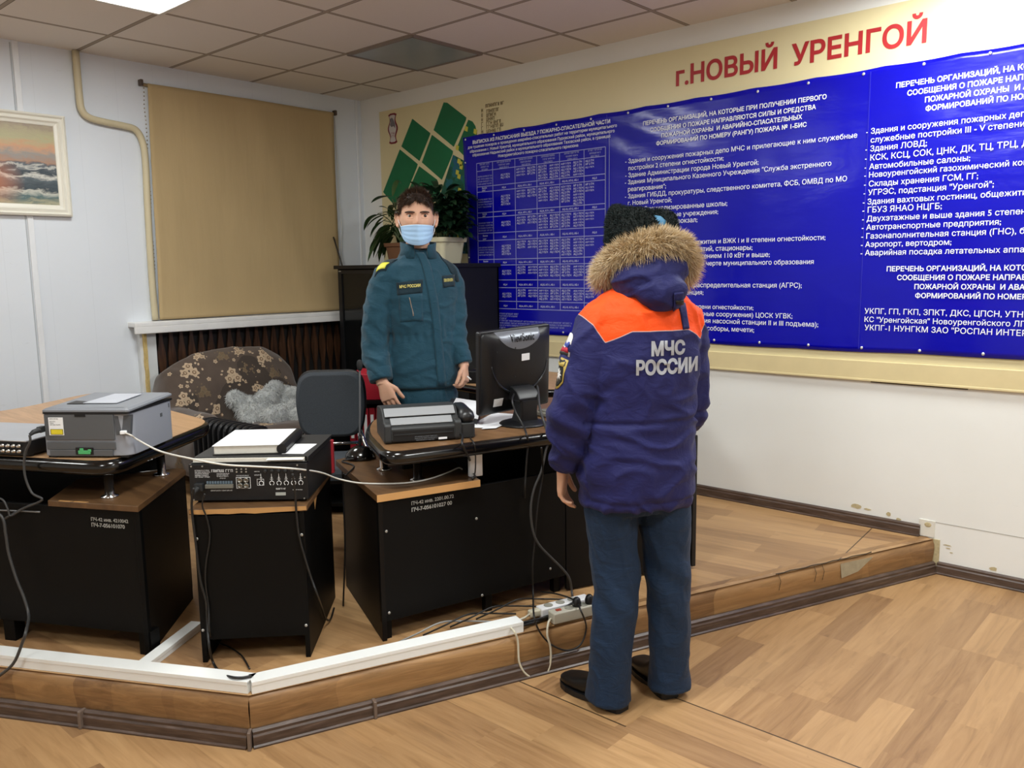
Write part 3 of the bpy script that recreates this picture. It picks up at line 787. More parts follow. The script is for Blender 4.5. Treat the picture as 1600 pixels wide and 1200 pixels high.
def inset(poly, d):
    out = []; n = len(poly); s = sum(poly[i][0]*poly[(i+1) % n][1]-poly[(i+1) % n][0]*poly[i][1] for i in range(n))
    sg = 1 if s > 0 else -1
    for i in range(n):
        a, b, c = (Vector(poly[j % n][:2]) for j in (i-1, i, i+1))
        e1 = (b-a).normalized(); e2 = (c-b).normalized(); m = Vector((-e1.y-e2.y, e1.x+e2.x))*sg
        if m.length < 1e-6: m = Vector((-e1.y, e1.x))*sg*2
        m = m/max(m.length_squared/2, .4)
        out.append((b.x+m.x*d, b.y+m.y*d))
    return out
def slab(t, poly, z0, z1, M_top, nose=.024):
    """table top: black bullnose slab with a wood veneer face"""
    mb = MB(); prof = []
    K = 7; h = z1-z0
    for k in range(K+1):
        a = -PI/2+PI*k/K
        prof.append((nose*(1-math.cos(a)), z0+h*(.5+.5*math.sin(a))))
    rings = [[Vector((q[0], q[1], z)) for q in inset(poly, d)] for d, z in prof]
    mb.loft(rings)
    o = mb.build('edge', M_gloss, t, smooth=False)
    for f in o.data.polygons: f.use_smooth = len(f.vertices) == 4
    MB().prism(inset(poly, nose*.9), z1-.0012, z1+.0012).build('tabletop', M_top, t)
def wallpanel(A, B, z0, z1, th=.018):
    d = (Vector(B)-Vector(A)); n_ = Vector((d.y, -d.x)).normalized()*th
    return MB().prism([tuple(A), tuple(B), (B[0]-n_.x, B[1]-n_.y), (A[0]-n_.x, A[1]-n_.y)], z0, z1)
def screw(t, p, n_):
    M = Vector(n_).to_track_quat('Z', 'Y').to_matrix()
    mb = MB().lathe([(.0055, -.001), (.0055, .0012), (.003, .0022), (.0004, .0018)], p, 10, M); mb.build('bolt', M_steel, t, smooth=True)
def tube_leg(t, x, y, z0, z1, r=.0165):
    MB().lathe([(r*1.9, z0), (r*1.9, z0+.006), (r, z0+.010), (r, z1)], (x, y, 0), 20).build('tube_leg', M_chrome, t, smooth=True)

nA = Vector((dA.y, -dA.x)); 
# ---------------------------------------------------------------- left desk
t = thing('desk', 'large black desk with a curved walnut top carrying the grey printer', 'desk', (2.2, -3.1, ZP))
TL = round_poly([(2.685, -3.285), (2.20, -2.62), (.70, -2.53), (1.12, -3.22), (.80, -4.27)], [.13, .14, .25, .3, .02], 7)
slab(t, TL, .848, .904, M_topL)
FR = Vector((2.745, -3.232)); BR = Vector((2.35, -2.86)); FLl = FR-dA*1.75
wallpanel(FLl, FR, ZP+.085, .728).build('front_panel', M_black, t, bevel=.002)
wallpanel(FR, BR, ZP, .728).build('side_panel', M_black, t, bevel=.002)
wallpanel(BR, BR-dA*.5, ZP+.05, .728).build('back_panel', M_black, t)
mb = MB(); brd = [tuple(FR+nA*.012+Vector((.012, 0))), tuple(FR-dA*.375+nA*.012), tuple(FR-dA*.5-nA*.28), tuple(BR-dA*.05+Vector((0, .01))), tuple(BR+Vector((.012, .0)))]
mb.prism(brd, .728, .750); mb.build('pedestal_top', M_shelf, t, bevel=.002)
for s in (.30, .235): MB().prism([tuple(FR-dA*(s+.028)+nA*.0125), tuple(FR-dA*(s-.02)+nA*.0125), tuple(FR-dA*(s-.03)+nA*.004), tuple(FR-dA*(s+.03)+nA*.003)], .7495, .7512).build('chipped_edge', M_oak, t)
for s in (.02, .62, 1.2): q = FR-dA*s-nA*.03; MB().box((q.x, q.y, ZP+.045), (.05, .05, .09), math.atan2(dA.y, dA.x)).build('foot', M_black, t)
tube_leg(t, 2.552, -3.252, .75, .852); tube_leg(t, 2.373, -2.969, .75, .852)
wallpanel(FR-dA*2.0-nA*.34, FR-dA*.42-nA*.34, ZP+.001, .85).build('inner_panel', M_black, t)
wallpanel(FR-dA*.42-nA*.335, BR-dA*.10+nA*.02, .7505, .85).build('inner_panel', M_black, t)
q = Vector((1.05, -2.85)); MB().box((q.x, q.y, (ZP+.85)/2), (.03, .45, .85-ZP), .5).build('end_panel', M_black, t)
for s, z in ((.52, .27), (.75, .255)): q = FR-dA*s; screw(t, (q.x+nA.x*.001, q.y+nA.y*.001, z+.01), (nA.x, nA.y, 0))
def plane_txt(mb, s, A, d, z, h, n_, off=.0012, slope=0):
    put_text(mb, s, (A.x+n_.x*off, A.y+n_.y*off, z), (d.x*h, d.y*h, slope*h), (0, 0, h), .02)
mb = MB(); q = FR-dA*.205; M_chalk = mat('white_paint_pen', 'a9aaa6', .7, var=.3, vscale=90)
plane_txt(mb, 'ПЧ-42 инв. 4210042', q, dA, .680, .018, nA); plane_txt(mb, 'ПЧ-7-056101070', q, dA, .658, .020, nA)
mb.build('inventory_number', M_chalk, t)

# ---------------------------------------------------------------- middle cabinet
t = thing('cabinet', 'narrow black cabinet holding up the amplifier between two desks', 'cabinet', (2.85, -2.8, ZP))
cFL, cFR, cBR, cBL = Vector((2.945, -3.132)), Vector((3.208, -2.852)), Vector((2.815, -2.455)), Vector((2.53, -2.73))
dC = (cFR-cFL).normalized(); nC = Vector((dC.y, -dC.x))
wallpanel(cFL, cFR, ZP+.085, .722).build('front_panel', M_black, t, bevel=.002)
wallpanel(cFR, cBR, ZP, .728).build('side_panel', M_black, t, bevel=.002)
wallpanel(cBL, cFL, ZP, .728).build('side_panel', M_black, t, bevel=.002)
wallpanel(cBR, cBL, ZP+.06, .728).build('back_panel', M_black, t)
tp = [tuple(cFL+nC*.004-dC*.012), tuple(cFR+nC*.004+dC*.012), tuple(cBR+dC*.012), tuple(cBL-dC*.012)]
MB().prism(tp, .728, .748).build('cabinet_top', M_shelf, t, bevel=.002)
q1, q2 = cFL+nC*.0045-dC*.010, cFR+nC*.0045+dC*.010
MB().extr([(q1.x, q1.y, .746), (q1.x, q1.y, .733)]+[(q1.x+(q2.x-q1.x)*k/9, q1.y+(q2.y-q1.y)*k/9, .731-.006*rnd.random()) for k in range(1, 9)]+[(q2.x, q2.y, .732), (q2.x, q2.y, .746)], (-nC.x*.002, -nC.y*.002, 0)).build('worn_edge', M_oak, t)
for s, z in ((.022, .64), (.022, .30), (.97, .64), (.97, .30)): q = cFL+(cFR-cFL)*s; screw(t, (q.x+nC.x*.0005, q.y+nC.y*.0005, z), (nC.x, nC.y, 0))
# chipped laminate on the right upper edge
e = cFR+(cBR-cFR)*.33; e2 = cFR+(cBR-cFR)*.46; ns = Vector(((cBR-cFR).y, -(cBR-cFR).x)).normalized()*.0006
MB().extr([(e.x+ns.x, e.y+ns.y, .727), (e2.x+ns.x, e2.y+ns.y, .727), ((e.x*.8+e2.x*.2)+ns.x, (e.y*.8+e2.y*.2)+ns.y, .675)], (ns.x, ns.y, 0)).build('chip', M_oak, t)

# ---------------------------------------------------------------- right desk
t = thing('desk', 'black desk with a rounded walnut top carrying fax machine and monitor', 'desk', (3.2, -1.9, ZP))
rFL, rF2, rF3, rFR, rBL = Vector((3.31, -2.60)), Vector((3.445, -2.2)), Vector((3.536, -1.769)), Vector((3.785, -1.172)), Vector((2.745, -2.345))
TR = round_poly([(3.335, -2.585), (3.60, -1.80), (3.87, -1.14), (3.25, -.86), (2.85, -1.25), (2.70, -1.62), (2.66, -2.10), (2.92, -2.36)], [.10, .3, .06, .1, .3, .3, .16, .3], 7)
slab(t, TR, .848, .904, M_topR)
dR = (rF3-rFL).normalized(); nR = Vector((dR.y, -dR.x)); dR2 = (rFR-rF3).normalized(); nR2 = Vector((dR2.y, -dR2.x))
wallpanel(rFL, rF3, ZP+.075, .718).build('front_panel', M_black, t, bevel=.002)
M_bbrown = mat('black_brown_laminate', '0b0807', .5, spec=.2)
wallpanel(rF3+dR2*.004, rFR, ZP+.01, .85).build('end_front_panel', M_bbrown, t, bevel=.002)
wallpanel(rBL, rFL, ZP, .718).build('side_panel', M_bbrown, t, bevel=.002)
wallpanel(rFR, rFR+Vector((-.56, .26)), ZP, .85).build('end_panel', M_bbrown, t, bevel=.002)
q = rFR+dR2*.0; MB().box((q.x+.012, q.y+.012, .50), (.022, .05, .62), math.atan2(dR2.y, dR2.x)).build('edge_strip', M_plast, t, bevel=.003)
screw(t, (rFR.x+.005, rFR.y-.03, .33), (nR2.x, nR2.y, 0))
inn = [tuple(rFL-nR*.30+dR*.25), tuple(rF3-nR*.30)]
wallpanel(inn[0], inn[1], ZP, .85).build('inner_panel', M_black, t)
MB().prism([tuple(rFL+nR*.006-dR*.006), tuple(rF2+nR*.006), (3.10, -2.02), (2.70, -2.12), (2.715, -2.352)], .724, .750).build('pedestal_top', M_shelf, t, bevel=.001)
q1 = rFL+nR*.0065-dR*.006; q2 = rF2+nR*.0065
MB().extr([(q1.x, q1.y, .7235), (q2.x, q2.y, .7235), (q2.x, q2.y, .7505), (q1.x, q1.y, .7505)], (nR.x*.002, nR.y*.002, 0)).build('front_edge_strip', mat('light_oak_strip', 'c2935c', .45, var=.12, vscale=9), t)
dL = (rBL-rFL).normalized()
tube_leg(t, 3.264, -2.36, .75, .852); tube_leg(t, 3.02, -2.33, .75, .852)
for q in (rFL-nR*.03+dR*.03, rFL-nR*.03+dR*.48, rF3-nR*.04-dR*.03): MB().box((q.x, q.y, ZP+.04), (.03, .03, .08), math.atan2(dR.y, dR.x)).build('foot', M_black, t)
for s, z in ((.03, .605), (.42, .585), (.03, .285), (.44, .26), (.78, .30)): q = rFL+dR*s; screw(t, (q.x+nR.x*.0005, q.y+nR.y*.0005, z), (nR.x, nR.y, 0))
q = rF3+dR2*.15; screw(t, (q.x+nR2.x*.0005, q.y+nR2.y*.0005, .30), (nR2.x, nR2.y, 0))
mb = MB(); q = rFL+dR*.135
plane_txt(mb, 'ПЧ-42 инв. 2201.00.72', q, dR, .688, .019, nR); plane_txt(mb, 'ПЧ-7-056101027 00', q, dR, .662, .021, nR)
mb.build('inventory_number', M_chalk, t)

# ---------------------------------------------------------------- far desk along the banner wall
t = thing('desk', 'wooden topped desk pushed against the wall under the banner', 'desk', (2.6, -.75, ZP))
slab(t, round_poly([(2.10, -1.10), (2.56, -1.14), (3.05, -.76), (3.05, -.32), (1.75, -.32), (1.75, -.9)], .08, 5), .862, .906, M_topL, .018)
MB().box((2.4, -.5, (ZP+.862)/2), (1.1, .3, .862-ZP-.001)).build('pedestal', M_black, t)
o = MB().box(at(741, 592, 1, -1.0)+Vector((0, 0, .005)), (.13, .12, .075), .5).build('desk_device', M_plast, bevel=.008)
o.location.z = .906-(min(v.co.z for v in o.data.vertices))+.001
tag(o, 'small black box-shaped device on the far desk beside the seated hand', 'device'); o['label'] = 'small black box-shaped device on the far desk behind the monitor'

# ---------------------------------------------------------------- printer
PX = Vector((.79, .613, 0)); PY = Vector((-.613, .79, 0))
PF = Matrix(((PX.x, PY.x, 0, 2.402), (PX.y, PY.y, 0, -3.405), (0, 0, 1, .9055), (0, 0, 0, 1)))
M_pgrey = mat('printer_grey', '8f939c', .5, var=.04); M_pdark = mat('printer_rear_grey', '55575a', .55, var=.06); M_ptop = mat('printer_lid_grey', '7c8087', .5, var=.05)
t = thing('printer', 'grey laser printer with its rear side turned to the room', 'printer', PF.translation)
W, D, H = .325, .335, .175
def rr(x0, y0, x1, y1, r): return round_poly([(x0, y0), (x1, y0), (x1, y1), (x0, y1)], r, 4)
MB().prism(round_poly([(0, 0), (W, 0), (W, D), (0, D)], [.006, .05, .03, .006], 5), .006, H-.012).build('body', M_pgrey, t, bevel=.004, frame=PF)
mb = MB(); mb.box((.138, -.003, .115), (.262, .008, .095)); mb.box((.138, -.002, .045), (.262, .006, .028)); mb.box((.138, -.003, .0185), (.24, .008, .024)); mb.build('rear_cover', M_pdark, t, bevel=.002, frame=PF)
mb = MB(); mb.prism(rr(-.004, -.008, W+.003, D+.004, .02), H-.012, H-.004); mb.build('lid_seam', M_plast, t, frame=PF)
mb = MB(); rings = []
for d, z in ((0, H-.004), (.0, H+.002), (.012, H+.008), (.03, H+.010)): rings.append([Vector((x, y, z+.012*max(0, y-.05)/D)) for x, y in inset(rr(-.004, -.008, W+.003, D+.004, .02), d)])
mb.loft(rings); mb.build('lid', M_ptop, t, smooth=False, frame=PF)
MB().hexa([(.05, .07, H+.013), (.12, .07, H+.013), (.12, .11, H+.0145), (.05, .13, H+.015)], [(.05, .07, H+.0145), (.12, .07, H+.0145), (.12, .11, H+.016), (.05, .13, H+.0165)]).build('output_slot', M_plast, t, frame=PF)
o = MB().hexa([(.11, .075, H+.0145), (.24, .075, H+.0145), (.24, .26, H+.021), (.13, .26, H+.021)], [(.11, .075, H+.0165), (.24, .075, H+.0165), (.24, .26, H+.0235), (.13, .26, H+.0235)]).build('paper_support', mat('pale_grey_flap', 'b7bbc4', .4), t, frame=PF)
mb = MB(); mb.box((.052, -.0085, .118), (.055, .002, .066)); mb.build('label', M_paper, t, frame=PF)
lb = MB(); lb.box((.054, -.0098, .098), (.048, .001, .020)); lb.build('warning_label', mat('yellow_label', 'e0cf2e', .5), t, frame=PF)
mb = MB()
for z in (.144, .134, .128, .122): scribble(mb, .03, .03+.03*rnd.random()+.012, z, .004, -.0097)
for (a, b, cw, ch) in ((.054, .1075, .044, .0014), (.054, .0885, .044, .0014), (.0315, .098, .0014, .019), (.0765, .098, .0014, .019)): mb.box((a, -.0104, b), (cw, .0006, ch))
mb.build('label_print', M_plast, t, frame=PF)
mb = MB(); mb.box((.152, -.0078, .026), (.066, .003, .026)); mb.build('latch_recess', M_plast, t, frame=PF)
mb = MB(); mb.box((.152, -.010, .022), (.046, .004, .014)); mb.box((.142, -.010, .031), (.014, .004, .012)); mb.box((.172, -.010, .028), (.012, .004, .010)); mb.build('latch', mat('green_latch', '4fae6c', .45), t, bevel=.0015, frame=PF)
mb = MB(); mb.hexa([(W-.05, -.003, .085), (W-.004, .008, .085), (W-.004, .022, .085), (W-.05, .022, .085)], [(W-.056, -.003, .155), (W+.0005, .012, .155), (W+.0005, .03, .155), (W-.056, .03, .155)]); mb.build('port_recess', mat('port_recess_grey', '4a4c50', .6), t, frame=PF)
mb = MB(); mb.box((W-.024, .0, .095), (.022, .022, .012), .3); mb.build('usb_plug', M_paper, t, bevel=.002, frame=PF)
MB().box((W+.0005, .30, .145), (.002, .006, .016)).build('side_slot', M_pdark, t, frame=PF); MB().box((W+.0005, .235, .118), (.002, .016, .014)).build('side_mark', M_pdark, t, frame=PF)
mb = MB(); mb.box((.145, -.0035, .158), (.04, .010, .010)); mb.build('cover_notch', M_plast, t, frame=PF)
for x in (.02, W-.03): MB().box((x, .02, .003), (.03, .03, .006)).build('foot', M_plast, t, frame=PF)
mb = MB(); mb.box((-.003, -.012, .108), (.018, .030, .022)); mb.tube([(-.003, -.02, .108), (-.012, -.045, .104), (-.02, -.055, .095)], [.011, .009, .006], 10); mb.build('power_plug', M_dplast, t, bevel=.003, frame=PF)

# ---------------------------------------------------------------- silver receiver left of the printer
RX = Vector((dA.x, dA.y, 0)); RY = Vector((-nA.x, -nA.y, 0)); c0 = Vector((2.352, -3.452, .9055))
RF = Matrix(((RX.x, RY.x, 0, c0.x), (RX.y, RY.y, 0, c0.y), (0, 0, 1, c0.z), (0, 0, 0, 1)))
t = thing('receiver', 'flat silver receiver with a black connector side beside the printer', 'receiver', c0)
MB().box((-.215, .15, .034), (.43, .30, .052)).build('chassis', M_plast, t, bevel=.003, frame=RF)
MB().box((-.215, .148, .0625), (.436, .31, .006)).build('top_cover', mat('brushed_silver', 'b9bcc2', .32, .55, var=.06), t, bevel=.002, frame=RF)
for k in range(9):
    for j in range(2):
        mb = MB(); M = Matrix.Rotation(PI/2, 3, 'X'); mb.lathe([(.007, 0), (.007, .006), (.0045, .006), (.0045, .014), (.002, .014)], (-.03-k*.024, -.0, .024+j*.02), 10, M); mb.build('phono_socket', M_chrome, t, smooth=True, frame=RF)
for x in (-.02, -.41): MB().lathe([(.015, 0), (.017, .008)], (x, .03, 0), 12).build('foot', M_plast, t, frame=RF)

# ---------------------------------------------------------------- amplifier
aX = Vector((.741, .671, 0)); aY = Vector((-.671, .741, 0)); c0 = Vector((2.868, -3.098, .749))
AF = Matrix(((aX.x, aY.x, 0, c0.x), (aX.y, aY.y, 0, c0.y), (0, 0, 1, c0.z), (0, 0, 0, 1)))
t = thing('amplifier', 'black rack amplifier showing its printed rear connector panel', 'amplifier', c0)
W, D, H = .425, .40, .142
MB().box((W/2, D/2, H/2+.004), (W, D, H-.008)).build('chassis', M_plast, t, bevel=.002, frame=AF)
mb = MB()
for x0, x1, z, h in ((.022, .072, .118, .004), (.022, .075, .112, .004), (.022, .073, .106, .004), (.022, .07, .100, .004), (.022, .076, .094, .004), (.082, .155, .113, .010), (.10, .145, .106, .003), (.10, .14, .101, .003), (.10, .14, .096, .003), (.11, .13, .089, .003), (.17, .215, .098, .003), (.075, .15, .043, .005), (.31, .345, .046, .006), (.37, .405, .043, .003), (.235, .255, .112, .003), (.235, .255, .099, .003)):
    scribble(mb, x0, x1, z, h, -.0012)
def fr(x0, z0, x1, z1, w=.0014):
    for a, b, c, d in ((x0, z0, x1, z0+w), (x0, z1-w, x1, z1), (x0, z0, x0+w, z1), (x1-w, z0, x1, z1)): mb.add([(a, -.0012, b), (c, -.0012, b), (c, -.0012, d), (a, -.0012, d)], [(0, 1, 2, 3)])
fr(.168, .052, .220, .094, .002); fr(.243, .062, .268, .086)
for k in range(6):
    x = .27+k*.026-(.012 if k == 0 else 0)
    for a, b, c, d in ((x-.0008, .078, x+.0008, .105), (x-.006, .084, x+.006, .0855), (x-.004, .090, x+.004, .0915)): mb.add([(a, -.0012, b), (c, -.0012, b), (c, -.0012, d), (a, -.0012, d)], [(0, 1, 2, 3)])
    mb.tube([(x+.008*math.cos(s), -.001, .070+.008*math.sin(s)) for s in [PI*1.35-2*PI*.85*i/10-PI*.0 for i in range(11)]], .0013, 4)
mb.build('panel_print', mat('panel_print_white', 'dcdee0', .6, var=0), t, frame=AF)
M90 = Matrix.Rotation(PI/2, 3, 'X')
for x, z in ((.183, .083), (.205, .083), (.183, .063), (.205, .063)): MB().lathe([(.0095, 0), (.0095, .008), (.006, .009), (.006, .004), (.002, .004)], (x, 0, z), 14, M90).build('socket', mat('nickel_socket', '8b8a84', .3, .8), t, smooth=True, frame=AF)
for k in range(6): MB().lathe([(.006, 0), (.006, .006), (.003, .006)], (.275+k*.024, 0, .115), 10, M90).build('jack_socket', M_dplast, t, smooth=True, frame=AF)
for k in range(3):
    for j in range(2): MB().lathe([(.003, 0), (.003, .002)], (.172+k*.017, 0, .113+j*.010), 8, M90).build('bolt', M_steel, t, frame=AF)
for x, z in ((.01, .135), (.05, .135), (.39, .135), (.415, .09), (.012, .012), (.41, .012)): MB().lathe([(.003, 0), (.003, .002)], (x, 0, z), 8, M90).build('bolt', M_steel, t, frame=AF)
mb = MB(); mb.box((.108, -.004, .062), (.10, .012, .014)); mb.build('terminal_strip', mat('grey_terminal', '6f6e66', .5), t, bevel=.001, frame=AF)
mb = MB()
for k in range(10): mb.box((.066+k*.0095, -.002, .0755), (.0065, .004, .009))
mb.build('terminal_clips', mat('clip_blue_grey', '5e6f7c', .5), t, frame=AF)
MB().box((.326, -.0015, .030), (.036, .002, .011)).build('serial_label', mat('grey_label', 'a9aca6', .6), t, frame=AF)
mb = MB(); mb.box((.038, -.010, .062), (.030, .022, .026)); mb.tube([(.036, -.018, .06), (.028, -.03, .05), (.02, -.034, .035)], [.011, .009, .005], 10); mb.build('power_plug', M_dplast, t, bevel=.004, frame=AF)
for x in (.03, W-.03): MB().lathe([(.014, -.001), (.016, .006)], (x, .03, 0), 12).build('foot', M_plast, t, frame=AF)

# folder, notebook and slip of paper on the amplifier
z0 = H+.002
t = thing('folder', 'wide flat black folder with white pages lying on the amplifier', 'folder', AF @ Vector((.2, .2, z0)))
MB().box((.213, .205, z0+.0095), (.40, .385, .013)).build('pages', M_pages, t, frame=AF)
mb = MB(); mb.box((.215, .205, z0+.0015), (.415, .40, .003)); mb.box((.222, .215, z0+.0185), (.415, .39, .004)); mb.build('cover', mat('black_folder_cloth', '1b1b1c', .55, var=.2, vscale=20), t, bevel=.001, frame=AF)
MB().box((.425, .205, z0+.010), (.008, .39, .017)).build('spine', M_plast, t, bevel=.002, frame=AF)
MB().box((.345, .05, z0+.012), (.13, .11, .0016), .02).build('page_sheet', M_paper, t, frame=AF)
NFm = AF @ Matrix.Translation((.075, .045, z0+.021)) @ Matrix.Rotation(.05, 4, 'Z')
t = thing('notebook', 'thick white notebook in a black binder on top of the folder', 'notebook', NFm.translation)
MB().box((.12, .15, .0175), (.235, .295, .03)).build('pages', M_pages, t, bevel=.002, frame=NFm)
MB().box((.12, .15, .0337), (.243, .305, .0022)).build('front_sheet', M_paper, t, frame=NFm)
mb = MB(); mb.box((.13, .15, .0013), (.26, .31, .0025)); mb.tube([(.247, -.003, .018), (.247, .305, .018)], .0185, 14); mb.build('binder_spine', M_plast, t, bevel=0, frame=NFm)
q = AF @ Vector((.36, .14, z0+.0215))
o = MB().box((.365, .135, z0+.0217), (.085, .17, .0012), -.06).build('paper_slip', M_paper, frame=AF)
tag(o, 'white slip of paper on the folder right beside the notebook', 'paper')
q = cFR+(cBR-cFR)*.55
o = MB().box((W-.059, D+.024, .07), (.13, .025, .138)).build('red_book', mat('red_book_cover', '9c1f2c', .5), bevel=.003, frame=AF)
tag(o, 'red book standing upright behind the right end of the amplifier', 'book')

# ---------------------------------------------------------------- fax machine
fX = Vector((.53, .848, 0)); fY = Vector((-.848, .53, 0)); c0 = Vector((3.215, -2.478, .9055))
FF = Matrix(((fX.x, fY.x, 0, c0.x), (fX.y, fY.y, 0, c0.y), (0, 0, 1, c0.z), (0, 0, 0, 1)))
M_fax = mat('fax_charcoal', '2a2c2d', .5, var=.05); M_fs = mat('fax_silver', '9a9da0', .42, .25, var=.05)
t = thing('fax_machine', 'charcoal fax machine with silver flaps at the rounded desk end', 'fax machine', c0)
W = .30
prof = [(.012, 0), (.0, .012), (.0, .058), (.010, .066), (.018, .066), (.030, .080), (.055, .092), (.085, .118), (.14, .128), (.23, .118), (.26, .06), (.255, 0)]
mb = MB(); mb.extr([(.0, y, z) for y, z in prof], (W, 0, 0)); mb.build('body', M_fax, t, bevel=.004, frame=FF)
for x in (-.002, W-.026):
    mb = MB(); mb.extr([(x, y-.004, z) for y, z in [(.01, 0), (.0, .01), (.0, .072), (.012, .082), (.06, .082), (.06, .0)]], (.028, 0, 0)); mb.build('side_cheek', M_fax, t, bevel=.006, frame=FF)
mb = MB(); mb.hexa([(.027, .020, .068), (W-.030, .020, .068), (W-.030, .050, .0895), (.027, .050, .0895)], [(.027, .016, .072), (W-.030, .016, .072), (W-.030, .047, .094), (.027, .047, .094)]); mb.build('paper_flap', M_fs, t, bevel=.001, frame=FF)
mb = MB(); mb.hexa([(.008, .053, .096), (W-.012, .053, .096), (W-.012, .090, .122), (.008, .090, .122)], [(.008, .048, .100), (W-.012, .048, .100), (W-.012, .085, .127), (.008, .085, .127)]); mb.build('paper_flap', M_fs, t, bevel=.001, frame=FF)
mb = MB(); mb.box((W/2, -.001, .030), (W-.06, .004, .040)); mb.build('tray_recess', M_plast, t, frame=FF)
mb = MB(); mb.box((W/2, -.004, .036), (W-.07, .006, .004)); mb.build('tray_lip', M_dplast, t, frame=FF)
mb = MB(); mb.box((.225, -.0035, .012), (.034, .002, .008)); mb.build('type_label', M_paper, t, frame=FF)
mb = MB()
for x0, x1, z in ((.115, .20, .022), (.115, .205, .015), (.12, .19, .008)): scribble(mb, x0, x1, z, .004, -.0035)
mb.build('label_print', mat('dim_print', '7b8086', .6), t, frame=FF)
mb = MB(); mb.box((.278, .02, .04), (.022, .02, .03)); mb.build('line_socket', M_dplast, t, frame=FF)
mb = MB(); rings = []
for k, (y, w_, h, zz) in enumerate(((.02, .022, .014, .080), (.035, .032, .026, .082), (.055, .034, .030, .086), (.075, .026, .018, .10), (.16, .024, .016, .108), (.19, .03, .024, .096), (.215, .034, .028, .088), (.235, .026, .018, .084))):
    rings.append([Vector((W+.032+w_*math.cos(a), y, zz+h*math.sin(a))) for a in [2*PI*i/14 for i in range(14)]])
mb.loft(rings); mb.build('telephone_receiver', mat('handset_black', '1b1c1e', .35), t, smooth=True, frame=FF)
mb = MB(); mb.prism(rr(W-.006, .012, W+.062, .245, .02), .001, .062); mb.build('receiver_cradle', M_fax, t, bevel=.005, frame=FF)

# ---------------------------------------------------------------- monitor
mA = Vector((.20, .98, 0)).normalized(); mN = Vector((mA.y, -mA.x, 0)); base = Vector((3.348, -1.823, .9055))
ti = .10
MF = Matrix(((mA.x, -mN.x, 0, base.x-mN.x*.055), (mA.y, -mN.y, 0, base.y-mN.y*.055), (0, 0, 1, 1.139), (0, 0, 0, 1))) @ Matrix.Rotation(ti, 4, 'X') @ Matrix.Rotation(-.05, 4, 'Y')
t = thing('monitor', 'black flat computer monitor seen from behind on the right desk', 'monitor', base)
def rrect(w_, h, r, z, y, k=5): return [Vector((a, y, b+z)) for a, b in round_poly([(-w_, -h), (w_, -h), (w_, h), (-w_, h)], r, k)]
M_mon = mat('monitor_black', '121316', .42, spec=.45, var=.1, bump=.08, bscale=400)
w2, h2 = .19, .182
mb = MB(); mb.loft([rrect(w2-.004, h2-.004, .01, 0, .022), rrect(w2, h2, .012, 0, .02), rrect(w2, h2, .012, 0, .0), rrect(w2-.004, h2-.004, .012, 0, -.004)]); mb.build('bezel', M_mon, t, frame=MF)
mb = MB(); mb.box((0, .0225, .005), (.35, .002, .28)); mb.build('screen', mat('screen_glass', '0a0c10', .12), t, frame=MF)
mb = MB(); mb.loft([rrect(w2-.004, h2-.004, .014, 0, -.004), rrect(w2-.010, h2-.010, .03, 0, -.012), rrect(w2-.025, h2-.035, .05, .012, -.030), rrect(w2-.06, h2-.065, .07, .02, -.042)], True); o = mb.build('back_shell', M_mon, t, smooth=True, frame=MF)
from mathutils.bvhtree import BVHTree as _B
_sm = MB(); _sm.loft([rrect(w2-.004, h2-.004, .014, 0, -.004), rrect(w2-.010, h2-.010, .03, 0, -.012), rrect(w2-.025, h2-.035, .05, .012, -.030), rrect(w2-.06, h2-.065, .07, .02, -.042)], True)
_st = _B.FromPolygons(_sm.v, _sm.f)
def ysurf(x, z):
    h = _st.ray_cast(Vector((x, -1, z)), Vector((0, 1, 0))); return h[0].y if h[0] else -.004
arc = [Vector((.150*math.cos(a), 0, .055+.150*math.sin(a))) for a in [PI*1.04+(PI*.92)*i/32 for i in range(33)]]
mb = MB(); mb.tube([Vector((q.x, ysurf(q.x, q.z)-.002, q.z)) for q in arc], [.0015+.0045*math.sin(PI*i/32) for i in range(33)], 8, flat=.9); mb.build('ridge', mat('monitor_ridge', '202328', .25), t, smooth=True, frame=MF)
rows = []
for j in range(9):
    tt = j/8; row = []
    for i in range(25):
        x = -.118+.236*i/24; zl_ = .176-.078*max(0, 1-(x/.118)**2)**.62; z = .176+(zl_-.176)*tt
        row.append(Vector((x, ysurf(x, z)-.0022, z)))
    rows.append(row)
mb = MB(); mb.add([q for r in rows for q in r], [(j*25+i, j*25+i+1, (j+1)*25+i+1, (j+1)*25+i) for j in range(8) for i in range(24)]); mb.build('emblem_plate', mat('emblem_grey', '70747c', .38, .3, var=.1), t, smooth=True, frame=MF)
mb = MB(); wt0, wt1 = text_w('ViewSonic'); k = .125/(wt1-wt0); put_text(mb, 'ViewSonic', (-.055, 0, .132), (k, 0, 0), (0, 0, k*1.5), .02)
for q in mb.v: q.y = min(ysurf(q.x, q.z), ysurf(q.x*.9, q.z-.012))-.004
mb.build('emblem_lettering', mat('emblem_dark', '101116', .4), t, frame=MF)
for x, z, a, b in ((.025, .06, .042, .030), (-.112, -.125, .045, .036)): MB().hexa([(x+p*a/2, ysurf(x+p*a/2, z+q*b/2)-.001, z+q*b/2) for p, q in ((-1, -1), (1, -1), (1, 1), (-1, 1))], [(x+p*a/2, ysurf(x+p*a/2, z+q*b/2)-.0025, z+q*b/2) for p, q in ((-1, -1), (1, -1), (1, 1), (-1, 1))]).build('sticker', M_paper, t, frame=MF)
for x, z in ((-.03, .105), (.06, .105), (-.03, -.02), (.06, -.02), (-.125, .098)): MB().lathe([(.004, 0), (.004, .0012), (.001, .0014)], (x, ysurf(x, z)-.001, z), 8, M90).build('bolt', M_dplast, t, frame=MF)
